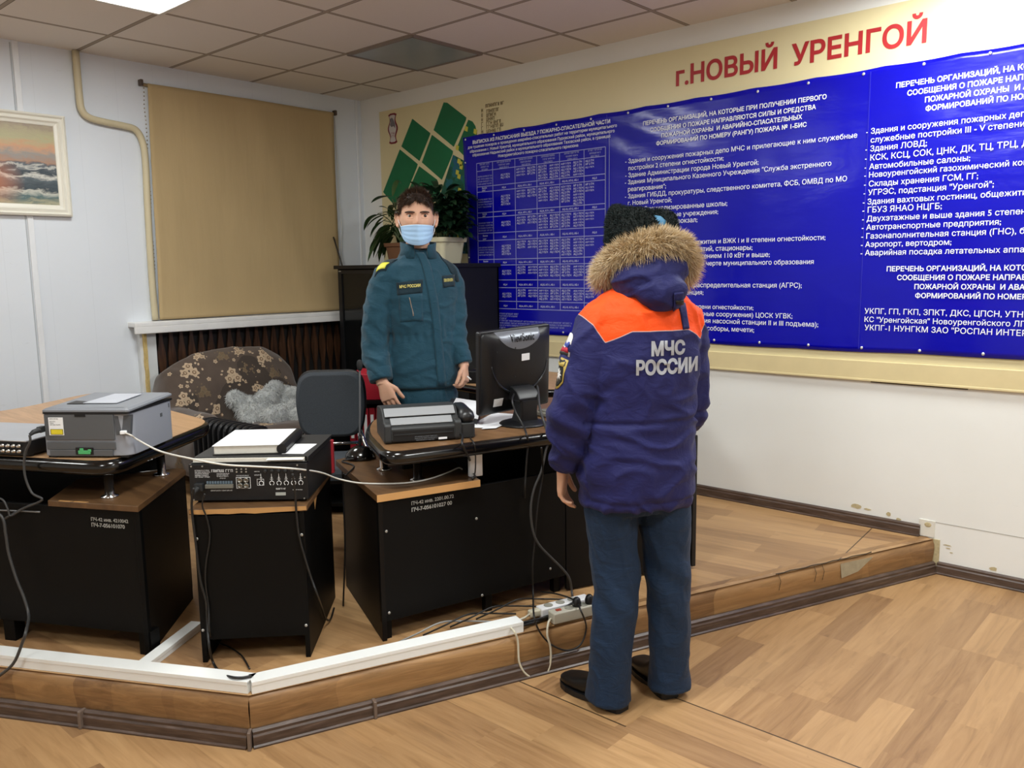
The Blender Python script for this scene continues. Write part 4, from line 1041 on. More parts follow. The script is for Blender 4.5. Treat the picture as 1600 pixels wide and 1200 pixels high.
mb = MB(); mb.loft([rrect(.10, .055, .04, -.075, -.018), rrect(.09, .045, .04, -.075, -.0395)]); mb.build('cable_recess', mat('recess_black', '060607', .6), t, frame=MF)
BF = Matrix(((mA.x, -mN.x, 0, base.x), (mA.y, -mN.y, 0, base.y), (0, 0, 1, base.z), (0, 0, 0, 1)))
mb = MB(); mb.lathe([(.105, 0), (.106, .004), (.098, .010), (.07, .018), (.045, .022), (.001, .023)], (0, -.0, 0), 40); mb.build('base', M_mon, t, smooth=True, frame=BF)
mb = MB(); mb.loft([[Vector((a, b-.01+y0, z)) for a, b in round_poly([(-w_, -d_), (w_, -d_), (w_, d_), (-w_, d_)], .012, 4)] for w_, d_, z, y0 in ((.052, .035, .012, 0), (.045, .03, .06, -.008), (.048, .028, .105, -.014), (.052, .026, .115, -.012))]); mb.build('neck', M_mon, t, smooth=False, bevel=.003, frame=BF)
mb = MB(); mb.extr([(-.055, y, z) for y, z in ((-.05, .108), (-.052, .118), (-.03, .15), (.0, .165), (.035, .168), (.035, .11))], (.11, 0, 0)); mb.build('hinge', M_mon, t, bevel=.006, frame=BF)

# ---------------------------------------------------------------- papers and clutter on the right desk
def sheet(px, z, label, group=None, m=M_paper, th=.0012, nm='paper_sheet'):
    q = [at(x, y, 2, z) for x, y in px]
    o = MB().hexa(q, [v+Vector((0, 0, th)) for v in q]).build(nm, m); tag(o, label, 'paper', group); return o
sheet(((700, 645), (747, 655), (752, 628), (713, 622)), .9335, 'white sheet on the pile of papers between fax and monitor')
o = sheet(((693, 655), (745, 664), (752, 634), (706, 630)), .9068, 'dark clipboard under the white papers beside the fax', None, M_dplast, .025, 'clipboard'); o['category'] = 'clipboard'
sheet(((728, 668), (768, 669), (812, 648), (772, 645)), .9078, 'white sheet lying flat left of the monitor base')
sheet(((752, 670.5), (775, 669), (812, 652), (798, 648)), .9098, 'curled white sheet tucked under the monitor base edge')
sheet(((742, 630), (780, 634), (784, 618), (748, 615)), .9076, 'grey sheet behind the pile of papers near the monitor', None, mat('grey_paper', '9a9da3', .7))
KF = Matrix.Translation((3.40, -1.50, .9055)) @ Matrix.Rotation(1.35, 4, 'Z')
t = thing('keyboard', 'grey keyboard behind the monitor stand near the orange-shouldered man', 'keyboard', KF.translation)
M_kb = mat('keyboard_grey', '8d8b80', .6); MB().box((.02, .06, .011), (.36, .14, .018)).build('case', M_kb, t, bevel=.004, frame=KF)
for j in range(4):
    for i in range(18):
        if j*18+i < 72: MB().box((-.14+i*.0185, .02+j*.026, .0235), (.0155, .021, .008)).build('key', M_kb, t, frame=KF)
pts = [Vector((3.47, -1.72, .915))+Vector((.035*math.cos(a)*(1+.2*math.sin(3*a)), .045*math.sin(a), .006*a/3)) for a in [i*.5 for i in range(26)]]
tag(MB().tube(spline(pts, 2), .0045, 6).build('coiled_cable', mat('cream_cable', 'd3cdb8', .5), smooth=True), 'small coil of cream cable on the desk beside the monitor base', 'cable')
o = MB().box((3.425, -2.17, .7975), (.055, .022, .093), 1.2).build('ring_binder', M_paper, bevel=.002); tag(o, 'white folder standing under the right desk top at the pedestal end', 'binder')
o.location = (-.03, .0, 0)

# ---------------------------------------------------------------- gooseneck microphone
q = Vector((2.775, -2.262, .751))
t = thing('microphone', 'black gooseneck microphone with a round base at the desk corner', 'microphone', q)
MB().lathe([(.066, 0), (.068, .006), (.060, .026), (.040, .046), (.018, .056), (.001, .058)], q, 28).build('base', M_gloss, t, smooth=True)
top = at(562, 572, 0, 2.76); nk = [q+Vector((0, 0, .05)), q+Vector((0, 0, .10)), q.lerp(top, .5)+Vector((.0, 0, .02)), q.lerp(top, .85), top]
MB().tube(spline(nk[:2], 3), .008, 10).build('stem', M_plast, t, smooth=True)
MB().tube(spline(nk[1:], 8), .0042, 8).build('gooseneck', mat('gooseneck_grey', '6d7074', .35, .6), t, smooth=True)
mb = MB(); mb.lathe([(.006, -.02), (.011, -.012), (.013, .006), (.011, .022), (.004, .028)], top, 12); mb.build('capsule', mat('mic_foam', '17181a', .8, bump=.5, bscale=300), t, smooth=True)
tag(MB().tube(spline([q+Vector((.03, -.055, .012)), q+Vector((.0, -.10, .004)), fl(553, 728, .754), fl(541, 742, .754), Vector((2.93, -2.475, .72)), Vector((2.94, -2.485, .45)), Vector((2.93, -2.50, .185))], 5), .0035, 6).build('microphone_cable', M_plast, smooth=True), 'black cable from the microphone base dropping between cabinet and desk', 'cable')

# ================================================================ left background
def screen_mat():
    n = NT('dark_stained_slat'); p = n.pos(); g = n.noise(n.map(p, scale=(1, 30, 3)), 1.6, 5, .6)
    n.set(n.ramp(g, [(.3, '21150e'), (.6, '4a3121'), (.8, '6b4a37')]), .32, spec=.5); n.bump(g, .2, .004); return n.m
t = thing('radiator_screen', 'dark brown wavy slatted radiator screen under the white window sill', 'radiator screen', (.02, -1.05, ZP))
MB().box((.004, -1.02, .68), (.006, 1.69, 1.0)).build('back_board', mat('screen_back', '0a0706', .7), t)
mb = MB(); N = 23
for k in range(N):
    y0 = -1.835+k*(1.63/(N-1)); L = []; Rr = []
    for i in range(25):
        z = .22+.955*i/24; wv = .020+.009*math.cos((z-.98)*2*PI/.36+(k % 2)*0)
        L.append((.020, y0-wv, z)); Rr.append((.020, y0+wv, z))
    mb.extr(L+Rr[::-1], (.014, 0, 0))
o = mb.build('slats', screen_mat(), t)
for z in (1.165, .60): MB().box((.013, -1.02, z), (.012, 1.66, .03)).build('rail', mat('screen_rail', '150e0a', .5), t)

# ---------------------------------------------------------------- remesh tools (used by soft things and people)
def remesh(mb, voxel, smooth=2, name='m'):
    me = bpy.data.meshes.new(name); me.from_pydata([tuple(q) for q in mb.v], [], mb.f)
    bm = bmesh.new(); bm.from_mesh(me); bmesh.ops.recalc_face_normals(bm, faces=bm.faces); bm.to_mesh(me); bm.free()
    o = bpy.data.objects.new(name, me); COL.objects.link(o)
    r = o.modifiers.new('r', 'REMESH'); r.mode = 'VOXEL'; r.voxel_size = voxel; r.adaptivity = 0
    if smooth:
        s = o.modifiers.new('s', 'SMOOTH'); s.iterations = smooth; s.factor = .5
    bpy.context.view_layer.update()
    dg = bpy.context.evaluated_depsgraph_get()
    res = bpy.data.meshes.new_from_object(o.evaluated_get(dg))
    bpy.data.objects.remove(o); bpy.data.meshes.remove(me)
    return res
def displace(me, fn):
    ns = [Vector(n.vector) for n in me.vertex_normals]
    for v, n in zip(me.vertices, ns):
        d = fn(v.co, n)
        v.co = v.co+(n*d if not isinstance(d, Vector) else d)
def link_mesh(me, name, mats, parent=None, smooth=True, local=True):
    for k in (mats if isinstance(mats, (list, tuple)) else [mats]): me.materials.append(k)
    if smooth: me.polygons.foreach_set('use_smooth', [True]*len(me.polygons))
    if parent is not None and not local:
        root = parent
        while root.parent is not None: root = root.parent
        me.transform(WM[root.name].inverted())
    me.name = name
    o = bpy.data.objects.new(name, me); COL.objects.link(o)
    if parent is not None: o.parent = parent
    else: WM[o.name] = Matrix.Identity(4)
    return o
def bvh_of(me): return BVHTree.FromPolygons([v.co.copy() for v in me.vertices], [tuple(p.vertices) for p in me.polygons])
def ridged(p): return 1-abs(noise.noise(p))*2
def spikes(mb, pts, length, rad, droop=0, jit=.5, curl=0):
    """pts: (position, normal) -> thin bent tapered hairs"""
    for q, n in pts:
        d = (n+Vector((rnd.gauss(0, jit), rnd.gauss(0, jit), rnd.gauss(0, jit)))).normalized()
        L = length*rnd.uniform(.6, 1.25)
        a = d.orthogonal().normalized()*rad; b = d.cross(a)
        m = q+d*L*.55+Vector((0, 0, -droop*L*.2)); e = q+d*L+Vector((0, 0, -droop*L))+a*curl*rnd.uniform(-8, 8)
        mb.add([q+a, q-a*.5+b*.87, q-a*.5-b*.87, m+a*.7, m-a*.35+b*.6, m-a*.35-b*.6, e], [(0, 1, 4, 3), (1, 2, 5, 4), (2, 0, 3, 5), (3, 4, 6), (4, 5, 6), (5, 3, 6)])
def surf_pts(me, count, ok=lambda c, n: True):
    ps = [p for p in me.polygons if ok(p.center, p.normal)]
    ws = [p.area for p in ps]; out = []
    for p in rnd.choices(ps, ws, k=count):
        vs = [me.vertices[i].co for i in p.vertices]; w_ = [rnd.random() for _ in vs]; s = sum(w_)
        q = Vector((0, 0, 0))
        for v, k in zip(vs, w_): q += v*(k/s)
        out.append((q, p.normal.copy()))
    return out
def fur_mat(name, stops, rough=.7):
    n = NT(name); g = n.node('ShaderNodeNewGeometry')
    c = n.ramp(g.outputs['Random Per Island'], stops)
    c = n.mix(n.math('MULTIPLY', n.noise(n.obj(), 14, 3), .45), c, stops[0][1])
    n.set(c, rough, spec=.2); return n.m

# ---------------------------------------------------------------- armchair under a flowered throw, grey fur on it
t = thing('armchair', 'low armchair almost hidden under a brown flowered throw', 'armchair', (.5, -1.5, ZP))
def chair_body(mb, g):
    def pad(c, s, r):
        x, y, z = s; mb.loft([[Vector((c[0]+a, c[1]+b, c[2]+zz)) for a, b in round_poly([(-x/2-g+d, -y/2-g+d), (x/2+g-d, -y/2-g+d), (x/2+g-d, y/2+g-d), (-x/2-g+d, y/2+g-d)], r, 5)] for zz, d in ((-z/2-g, .02), (-z/2-g+.03, 0), (z/2+g-.06, 0), (z/2+g-.02, .03), (z/2+g, .08))])
    # back: a broad rounded slab, highest on its right half
    rings = []
    for i in range(25):
        s = i/24; y = -1.99-g+(1.01+2*g)*s
        top = .74+.275*min(1, math.sin(PI*min(1, max(0, s*1.0)))**.30)+.045*s-.05*max(0, s-.8)*5
        rings.append([Vector((.13-g*.5+.34*k/1.0*1.0+ (0 if j == 0 else 0), y, .32+(top+g-.32)*h)) for j, (k, h) in enumerate(((0, 0), (1.02, 0), (1.0, .35), (.86, .7), (.62, .93), (.42, 1.0), (.2, .95), (.05, .8)))])
    mb.loft(rings)
    pad((.60, -1.5, .42), (.75, .72, .25), .1)
    pad((.55, -1.97, .50), (.70, .17, .36), .07); pad((.55, -1.03, .50), (.70, .17, .36), .07)
mb = MB(); chair_body(mb, 0); me = remesh(mb, .02, 3)
link_mesh(me, 'upholstery', mat('plain_brown_upholstery', '3d332b', .8), t, local=False)
for x, y in ((.3, -1.95), (.3, -1.05), (.85, -1.95), (.85, -1.05)): MB().box((x, y, ZP+.07), (.05, .05, .14)).build('leg', M_black, t)
def throw_mat():
    n = NT('brown_throw_cloth'); p = n.obj()
    c = n.mix(n.noise(p, 9, 4), '4a3f37', '5d5047')
    n.set(c, .9, spec=.15, **{'Sheen Weight': .3}); n.bump(n.noise(p, 220, 2), .25, .003); return n.m
M_fl1 = mat('throw_flower_beige', 'b59f84', .9, var=.2, vscale=60); M_fl2 = mat('throw_flower_dim', '6f5f49', .9, var=.2, vscale=60); M_fl3 = mat('throw_flower_centre', '6d5641', .9)
mb = MB(); chair_body(mb, .016); me = remesh(mb, .016, 4)
displace(me, lambda q, n: .010*noise.noise(Vector((q.x*5, q.y*5, q.z*3)))+.012*max(0, ridged(Vector((q.x*3+7, q.y*4.2+q.z*2.2, q.z*2)))-.45))
tree = bvh_of(me)
mbf = MB()
def on_throw(px, py):
    d = ray(px, py).normalized(); h = tree.ray_cast(CAM, d)
    return (h[0], h[1]) if h[0] else (None, None)
def blossom(q, n, r, mi):
    a = (Vector((0, 0, 1))-n*n.z); a = a.normalized() if a.length > .1 else n.orthogonal().normalized(); b = n.cross(a)
    def patch(cx, cz, rx, k, lobes=0, ph=0, off=.003, m=0):
        vs = [q+a*cz+b*cx]
        for i in range(k):
            t_ = 2*PI*i/k; rr_ = rx*(1+(.20*math.cos(lobes*t_+ph) if lobes else 0)); vs.append(q+a*(cz+rr_*math.sin(t_))+b*(cx+rr_*math.cos(t_)))
        out = []
        for v in vs:
            h = tree.find_nearest(v); out.append(h[0]+h[1]*off)
        mbf.cur = m; mbf.add(out, [(0, i+1, (i+1) % k+1) for i in range(k)])
    cl = [(0, 0)] if r < .018 else [(-.6*r, -.35*r), (.6*r, -.4*r), (0, .6*r)]
    for cx, cz in cl:
        s_ = r*(.62 if len(cl) > 1 else 1); patch(cx, cz, s_, 20, 5, rnd.random()*6, .0030, mi); patch(cx, cz, s_*.45, 10, 0, 0, .0042, 2); patch(cx, cz, s_*.24, 8, 0, 0, .0052, mi)
    if len(cl) > 1:
        for k in range(7):
            an = rnd.random()*2*PI; rr_ = r*rnd.uniform(1.35, 1.75)
            patch(rr_*math.cos(an), rr_*math.sin(an), r*.16, 8, 2, an, .003, mi)
z8 = lambda a, b: (200+a*.25, 440+b*.25)
for a, b, r, mi in ((380, 555, .052, 0), (655, 590, .05, 0), (850, 465, .05, 0), (1030, 555, .042, 0), (560, 820, .05, 0), (350, 740, .045, 0), (745, 540, .035, 1), (910, 570, .035, 1), (475, 690, .035, 1), (590, 465, .035, 1), (690, 435, .035, 0), (440, 465, .032, 0), (810, 650, .04, 0), (985, 680, .04, 1), (430, 870, .05, 0), (1290, 985, .045, 0), (1390, 965, .03, 0),
                    (545, 500, .014, 0), (505, 610, .014, 0), (815, 560, .014, 0), (660, 490, .012, 0), (950, 490, .014, 0), (985, 600, .012, 0), (330, 655, .014, 0), (370, 655, .012, 0), (430, 770, .013, 0), (570, 720, .012, 0), (735, 625, .012, 0), (1040, 740, .012, 0), (760, 440, .012, 0), (260, 580, .014, 0), (1100, 610, .014, 0), (1085, 800, .02, 0), (1440, 960, .014, 0)):
    q, n = on_throw(*z8(a, b))
    if q: blossom(q, n, r, mi)
fl_at = []
for q, n in surf_pts(me, 160, lambda c, n: n.x > -.2 and c.z > .3):
    if (q.z < .62 or q.x > .75) and all((q-p).length > .17 for p in fl_at) and len(fl_at) < 22: fl_at.append(q); blossom(q, n, rnd.choice((.045, .045, .03, .014)), rnd.choice((0, 0, 1)))
off = len(me.vertices); allv = [v.co.copy() for v in me.vertices]+mbf.v; allf = [tuple(p.vertices) for p in me.polygons]; nf = len(allf)
me2 = bpy.data.meshes.new('throw'); me2.from_pydata(allv, [], allf+[tuple(i+off for i in f) for f in mbf.f])
for i, m in enumerate(mbf.mi): me2.polygons[nf+i].material_index = m+1
o = link_mesh(me2, 'throw_blanket', [throw_mat(), M_fl1, M_fl2, M_fl3])
tag(o, 'brown throw with beige flower clusters draped over the armchair', 'throw')
# grey fur
mb = MB()
for px, py, r in ((385, 640, .11), (415, 625, .10), (440, 640, .10), (400, 655, .12), (430, 658, .11), (365, 622, .07), (450, 618, .07), (425, 607, .07), (460, 640, .09), (470, 655, .09), (465, 618, .06)):
    q, n = on_throw(px, py)
    if q is None: continue
    mb.ball(q+n*.02, (r*.75, r*1.0, r*.8), 12, 8)
me = remesh(mb, .014, 3)
displace(me, lambda q, n: .022*noise.noise(q*11)+.012*noise.noise(q*27))
pts = surf_pts(me, 9000, lambda c, n: n.x > -.3)
mb = MB(); spikes(mb, pts, .024, .0011, .5, .6, 1)
M_gfur = fur_mat('grey_fur', [(0, '8f9393'), (.2, 'b4b7b7'), (.6, 'd6d7d4'), (1, 'f6f6f2')])
o = link_mesh(me, 'fur_wrap', mat('grey_fur_base', 'b0b3b2', .9, var=.5, vscale=22)); WM[o.name] = Matrix.Identity(4)
tag(o, 'crumpled pale grey fur wrap lying on the flowered throw', 'fur')
h = mb.build('fur_hair', M_gfur, o); h['kind'] = 'stuff'

# ---------------------------------------------------------------- oil heater behind the middle cabinet
h0 = fl(326, 662, .70); h1 = fl(402, 676, .70); d = (h1-h0); L = d.length; d.normalize(); n_ = Vector((-d.y, d.x, 0))
t = thing('oil_heater', 'black ribbed oil heater behind the middle cabinet', 'heater', ((h0+h1)/2).to_tuple()[:2]+(ZP,))
HF = Matrix(((d.x, n_.x, 0, h0.x), (d.y, n_.y, 0, h0.y), (0, 0, 1, 0), (0, 0, 0, 1)))
for k in range(10):
    x = L*k/9; MB().loft([[Vector((x+o_, a*s, ZP+.34+b*s)) for a, b in round_poly([(-.075, -.26), (.075, -.26), (.075, .22), (-.075, .22)], .06, 5)] for o_, s in ((-.012, .96), (-.006, 1), (.006, 1), (.012, .96))]).build('fin', M_plast, t, frame=HF)
MB().box((L/2, 0, ZP+.35), (L, .05, .36)).build('core', M_plast, t, frame=HF)
MB().box((-.035, 0, ZP+.33), (.04, .16, .44)).build('control_box', M_plast, t, bevel=.015, frame=HF)
for x in (.05, L-.05):
    MB().box((x, 0, ZP+.06), (.03, .22, .02)).build('foot', M_plast, t, frame=HF)
    for s in (-1, 1): MB().lathe([(.022, -.01), (.022, .01)], (x, s*.1, ZP+.024), 14, Matrix.Rotation(PI/2, 3, 'Y')).build('wheel', M_plast, t, frame=HF)

# ---------------------------------------------------------------- office chair
CFm = Matrix.Translation((2.16, -1.965, 0)) @ Matrix.Rotation(-.74, 4, 'Z')   # +X = front of the chair
t = thing('office_chair', 'office chair with a grey fabric backrest and black shell', 'chair', (2.16, -1.965, ZP), -.74)
M_cgrey = NT('grey_chair_fabric'); M_cgrey.set(M_cgrey.mix(M_cgrey.noise(M_cgrey.obj(), 300, 2), '303438', '4a4f55'), .9, spec=.2); M_cgrey.bump(M_cgrey.noise(M_cgrey.obj(), 500, 2), .3, .002); M_cgrey = M_cgrey.m
zc = .895
def backpad(x0, x1, w_, h_, r):
    rings = []
    for x, s in ((x0, .93), (x0+(x1-x0)*.3, 1), (x0+(x1-x0)*.7, 1), (x1, .92)):
        rings.append([Vector((x+.30*(a/1.0)**2*.9-.10*(b+.05), a*s, zc+b*s)) for a, b in round_poly([(-w_*.84, -h_), (w_*.84, -h_), (w_, h_*.15), (w_*.86, h_), (-w_*.86, h_), (-w_, h_*.15)], [r, r, .12, r, r, .12], 7)])
    return MB().loft(rings)
backpad(-.005, .045, .178, .165, .08).build('backrest', M_cgrey, t, smooth=False, bevel=.004, frame=CFm)
backpad(-.040, -.004, .185, .172, .08).build('back_shell', M_plast, t, bevel=.004, frame=CFm)
MB().loft([[Vector((.30+a*s, b*s, z)) for a, b in round_poly([(-.21, -.22), (.21, -.22), (.21, .22), (-.21, .22)], .09, 6)] for z, s in ((ZP+.42, .93), (ZP+.44, 1), (ZP+.47, 1), (ZP+.49, .94))]).build('seat', M_cgrey, t, frame=CFm)
for s in (-1, 1):
    MB().tube(spline([(.0, s*.13, zc-.10), (-.01, s*.15, .72), (.04, s*.19, .62), (.10, s*.225, .60), (.44, s*.225, .60)], 5), .0125, 10, up=(0, 1, 0)).build('side_frame', M_chrome, t, smooth=True, frame=CFm)
    MB().tube([(.12, s*.225, .605), (.02, s*.25, ZP)], .0125, 10).build('leg', M_plast, t, smooth=True, frame=CFm)
    MB().tube([(.42, s*.225, .605), (.52, s*.25, ZP)], .0125, 10).build('leg', M_plast, t, smooth=True, frame=CFm)
MB().tube([(.06, -.15, .70), (.06, .15, .70)], .009, 8).build('cross_bar', M_chrome, t, smooth=True, frame=CFm)

# ---------------------------------------------------------------- black cabinet in the corner
t = thing('display_cabinet', 'tall black cabinet with dark glass doors in the room corner under the plants', 'cabinet', (.9, -.25, ZP))
x0, x1, y0, y1, zt = .235, 1.56, -.47, -.035, 1.615
for x in (x0+.012, x1-.012): MB().box((x, (y0+y1)/2, (ZP+zt)/2), (.024, y1-y0, zt-ZP-.03)).build('side', M_plast, t)
MB().box(((x0+x1)/2, (y0+y1)/2-.01, zt-.014), (x1-x0+.03, y1-y0+.04, .028)).build('top', M_plast, t, bevel=.003)
MB().box(((x0+x1)/2, y1-.006, (ZP+zt)/2), (x1-x0, .012, zt-ZP-.03)).build('back', M_black, t)
for z, m in ((ZP+.06, M_black), (.62, M_black), (1.27, mat('added_shelf_grey', '54575a', .5))): MB().box(((x0+x1)/2, (y0+y1)/2, z), (x1-x0-.05, y1-y0-.04, .05 if z > 1 else .022)).build('shelf', m, t)  # thick grey upper shelf is added to show the pale band in the glass
M_tint = NT('tinted_glass'); M_tint.set('121415', .12, spec=.5, **{'Alpha': .78}); M_tint = M_tint.m
for a, b in ((x0+.03, (x0+x1)/2-.002), ((x0+x1)/2+.002, x1-.03)):
    MB().box(((a+b)/2, y0+.004, (ZP+.1+zt-.04)/2), (b-a, .006, zt-ZP-.16)).build('glass_door', M_tint, t)
    f = MB()
    for c, s in ((((a+b)/2, zt-.05), (b-a, .03)), (((a+b)/2, ZP+.1), (b-a, .03)), ((a+.012, (ZP+zt)/2), (.024, zt-ZP-.13)), ((b-.012, (ZP+zt)/2), (.024, zt-ZP-.13))): f.box((c[0], y0-.002, c[1]), (s[0], .014, s[1]))
    f.build('door_frame', M_plast, t)
MB().box((x0+.04, y0-.011, zt-.045), (.03, .002, .008)).build('hinge_plate', M_steel, t)

# ---------------------------------------------------------------- plants on the cabinet
def leaf(mb, base, dirv, L, W, droop, twist=0, fold=.25):
    d = Vector(dirv).normalized(); side = d.cross(Vector((0, 0, 1)))
    side = side.normalized() if side.length > .05 else Vector((1, 0, 0))
    K = 9; q = Vector(base); rows = []
    for i in range(K+1):
        s = i/K; dd = (d+Vector((0, 0, -droop*s*s*1.6))).normalized(); q = q+dd*(L/K)
        w_ = W*max(.02, math.sin(PI*min(1, s*.96+.04))**.75)*(1-.25*s)
        up = side.cross(dd).normalized(); sd = side*math.cos(twist*s)+up*math.sin(twist*s)
        rows.append([q-sd*w_+up*w_*fold, q-sd*w_*.5+up*w_*fold*.35, q, q+sd*w_*.5+up*w_*fold*.35, q+sd*w_+up*w_*fold])
    vs = [v for r in rows for v in r]
    mb.add(vs, [(i*5+j, i*5+j+1, (i+1)*5+j+1, (i+1)*5+j) for i in range(K) for j in range(4)])
def leaf_mat(name, a, b):
    n = NT(name); g = n.node('ShaderNodeNewGeometry')
    c = n.mix(g.outputs['Random Per Island'], a, b); n.set(c, .38, spec=.4, **{'Subsurface Weight': .0}); n.bump(n.noise(n.obj(), 30, 3), .2, .004); return n.m
M_leafD = leaf_mat('dark_leaf', '0f2417', '24402a'); M_leafL = leaf_mat('mid_leaf', '2b4527', '4c6638')
M_soil = mat('potting_soil', '2a1e16', .95, var=.4, vscale=60, bump=.6)
M_stem = mat('green_stem', '4c5b35', .5)
def pot(t, x, y, z, r0, r1, h, m):
    mb = MB(); mb.loft([[Vector((x+a*s, y+b*s, zz)) for a, b in round_poly([(-1, -1), (1, -1), (1, 1), (-1, 1)], .35, 6)] for s, zz in ((r0, z), (r1*.97, z+h*.82), (r1*1.08, z+h*.82), (r1*1.12, z+h), (r1*.98, z+h), (r1*.9, z+h*.78), (r1*.3, z+h*.76))]); mb.build('pot', m, t, bevel=.003)
    MB().lathe([(r1*.9, z+h*.8), (r1*.5, z+h*.86), (.01, z+h*.88)], (x, y, 0), 18).build('soil', M_soil, t)
px_, py_ = 1.215, -.255
t = thing('potted_plant', 'bushy dark leaved plant in a square cream pot on the black cabinet', 'plant', (px_, py_, 1.616))
pot(t, px_, py_, 1.616, .10, .125, .185, mat('cream_pot', 'd9d3b4', .4, var=.04))
mb = MB(); ms = MB()
for k in range(330):
    an = rnd.random()*2*PI; rr_ = rnd.random()**.6; b = Vector((px_+.20*rr_*math.cos(an)-.03, py_+.095*rr_*math.sin(an)-.015, 1.80+.36*rnd.random()*(1.05-.35*rr_)+.01))
    d = Vector((math.cos(an)*1.1, math.sin(an)*.55, rnd.uniform(-.1, .8))); leaf(mb, b, d, rnd.uniform(.10, .18), rnd.uniform(.026, .044), rnd.uniform(.3, .9), rnd.uniform(-.6, .6))
for v in mb.v: v.y = min(v.y, -.045-.02*rnd.random())
for k in range(12):
    an = k*2.4; ms.tube(spline([(px_+.03*math.cos(an), py_+.03*math.sin(an), 1.77), (px_+.07*math.cos(an), py_+.05*math.sin(an), 1.90), (px_+.12*math.cos(an), py_+.08*math.sin(an), 2.02)], 3), .004, 6)
ms.build('stems', M_stem, t, smooth=True); mb.build('foliage', M_leafD, t, smooth=True)
px_, py_ = .80, -.27
t = thing('potted_plant', 'tall arching plant with long drooping leaves on the left end of the cabinet', 'plant', (px_, py_, 1.616))
pot(t, px_, py_, 1.616, .085, .105, .16, mat('brown_pot', '6e4a33', .5))
mb = MB(); ms = MB()
tips = [(.42, 1.92), (.40, 1.79), (.37, 1.66), (.46, 1.72), (.50, 1.60), (.54, 1.72), (.60, 1.70), (.46, 1.84), (.62, 2.04), (.66, 2.12), (.74, 2.10), (.58, 1.86), (.68, 1.95), (.92, 2.0), (.98, 1.92), (.64, 1.78), (.70, 1.84), (1.0, 1.8), (.56, 1.95)]
for k, (tx, tz) in enumerate(tips):
    tip = Vector((tx, -.27-.10*rnd.random()+.06*math.sin(k), tz)); b = Vector((px_, py_, 1.76)); m = b.lerp(tip, .6)+Vector((0, 0, .10+.06*rnd.random()))
    ms.tube(spline([b, b.lerp(m, .5)+Vector((0, 0, .06)), m], 4), .0035, 6)
    for j in range(3):
        u = .45+.27*j; q = b.lerp(m, u)+Vector((0, 0, .06*math.sin(PI*u)))
        d = (tip-m)+Vector((rnd.gauss(0, .06), rnd.gauss(0, .03), .03)); leaf(mb, q if j < 2 else m, d, rnd.uniform(.16, .24), rnd.uniform(.022, .034), rnd.uniform(.3, 1.1), rnd.uniform(-.8, .8))
for v in mb.v: v.y = max(min(v.y, -.05), -.5); v.z = max(v.z, 1.628)
ms.build('stems', M_stem, t, smooth=True); mb.build('foliage', M_leafL, t, smooth=True)

# ---------------------------------------------------------------- red folders on a low black stand behind the officer
SFm = Matrix.Translation((1.80, -1.52, 0)) @ Matrix.Rotation(.72, 4, 'Z')     # front faces local -Y
t = thing('shelf_stand', 'low black stand holding red folders behind the office chair', 'shelf', (1.80, -1.52, ZP), .72)
for x in (-.27, .27): MB().box((x, 0, ZP+.33), (.018, .30, .66)).build('side', M_black, t, frame=SFm)
for z in (ZP+.06, ZP+.32, ZP+.655): MB().box((0, 0, z), (.54, .30, .018)).build('shelf', M_black, t, frame=SFm)
MB().box((0, .145, ZP+.33), (.54, .012, .66)).build('back', M_black, t, frame=SFm)
M_red = mat('red_folder', 'a3172a', .45, var=.08)
o = MB().hexa([(.00, -.13, .843), (.22, -.13, .843), (.22, .12, .843), (.00, .12, .843)], [(.00, -.13, 1.0), (.22, -.13, .97), (.22, .12, .97), (.00, .12, 1.0)]).build('storage_box', M_red, bevel=.004, frame=SFm)
tag(o, 'red cardboard box on top of the low black stand', 'box')
zb = ZP+.33
def red_binder(x):
    r = thing('ring_binder', 'red ring binder with a white spine label in the row behind the chair', 'binder', SFm @ Vector((x, -.12, zb)), .72, 'red ring binders on the black stand')
    MB().box((x, -.02, zb+.1455), (.033, .22, .29)).build('cover', M_red, r, bevel=.003, frame=SFm)
    MB().box((x, -.1312, zb+.185), (.017, .002, .135)).build('spine_label', M_paper, r, frame=SFm)
    return r
for k in range(7): red_binder(-.01+k*.038)

# ---------------------------------------------------------------- cable trunking on the platform edge
M_trunk = mat('white_trunking', 'eceeec', .4, var=.03)
def trunk(A, B, w_, h_, label, z=ZP):
    A = Vector(A); B = Vector(B); d = (B-A).normalized(); n_ = Vector((-d.y, d.x))
    t = thing('cable_trunking', label, 'cable trunking', (A.x, A.y, z), 0, 'white cable trunking on the platform')
    p = [(0, .0), (w_, 0), (w_, h_-.004), (0, h_-.004)]
    MB().loft([[Vector((q.x+n_.x*a, q.y+n_.y*a, z+.0008+b)) for a, b in p] for q in (A, B)]).build('duct', M_trunk, t)
    p = [(-.0015, h_-.014), (-.0015, h_), (w_+.0015, h_), (w_+.0015, h_-.014)]
    MB().loft([[Vector((q.x+n_.x*a, q.y+n_.y*a, z+.001+b)) for a, b in p] for q in (A, B)]).build('cover', M_trunk, t, bevel=.001)
trunk(EA+nA*-.004, EB+Vector((-.012, .004)), .062, .042, 'white cable trunking along the left platform edge up to the corner')
trunk(EB+Vector((.002, .012)), EB+dB*1.03-Vector((dB.y, -dB.x))*.006, .062, .042, 'white cable trunking along the platform edge in front of the right desk')
trunk((2.862, -3.292), (2.675, -2.99), .045, .03, 'short white cable trunking running back between left desk and cabinet')

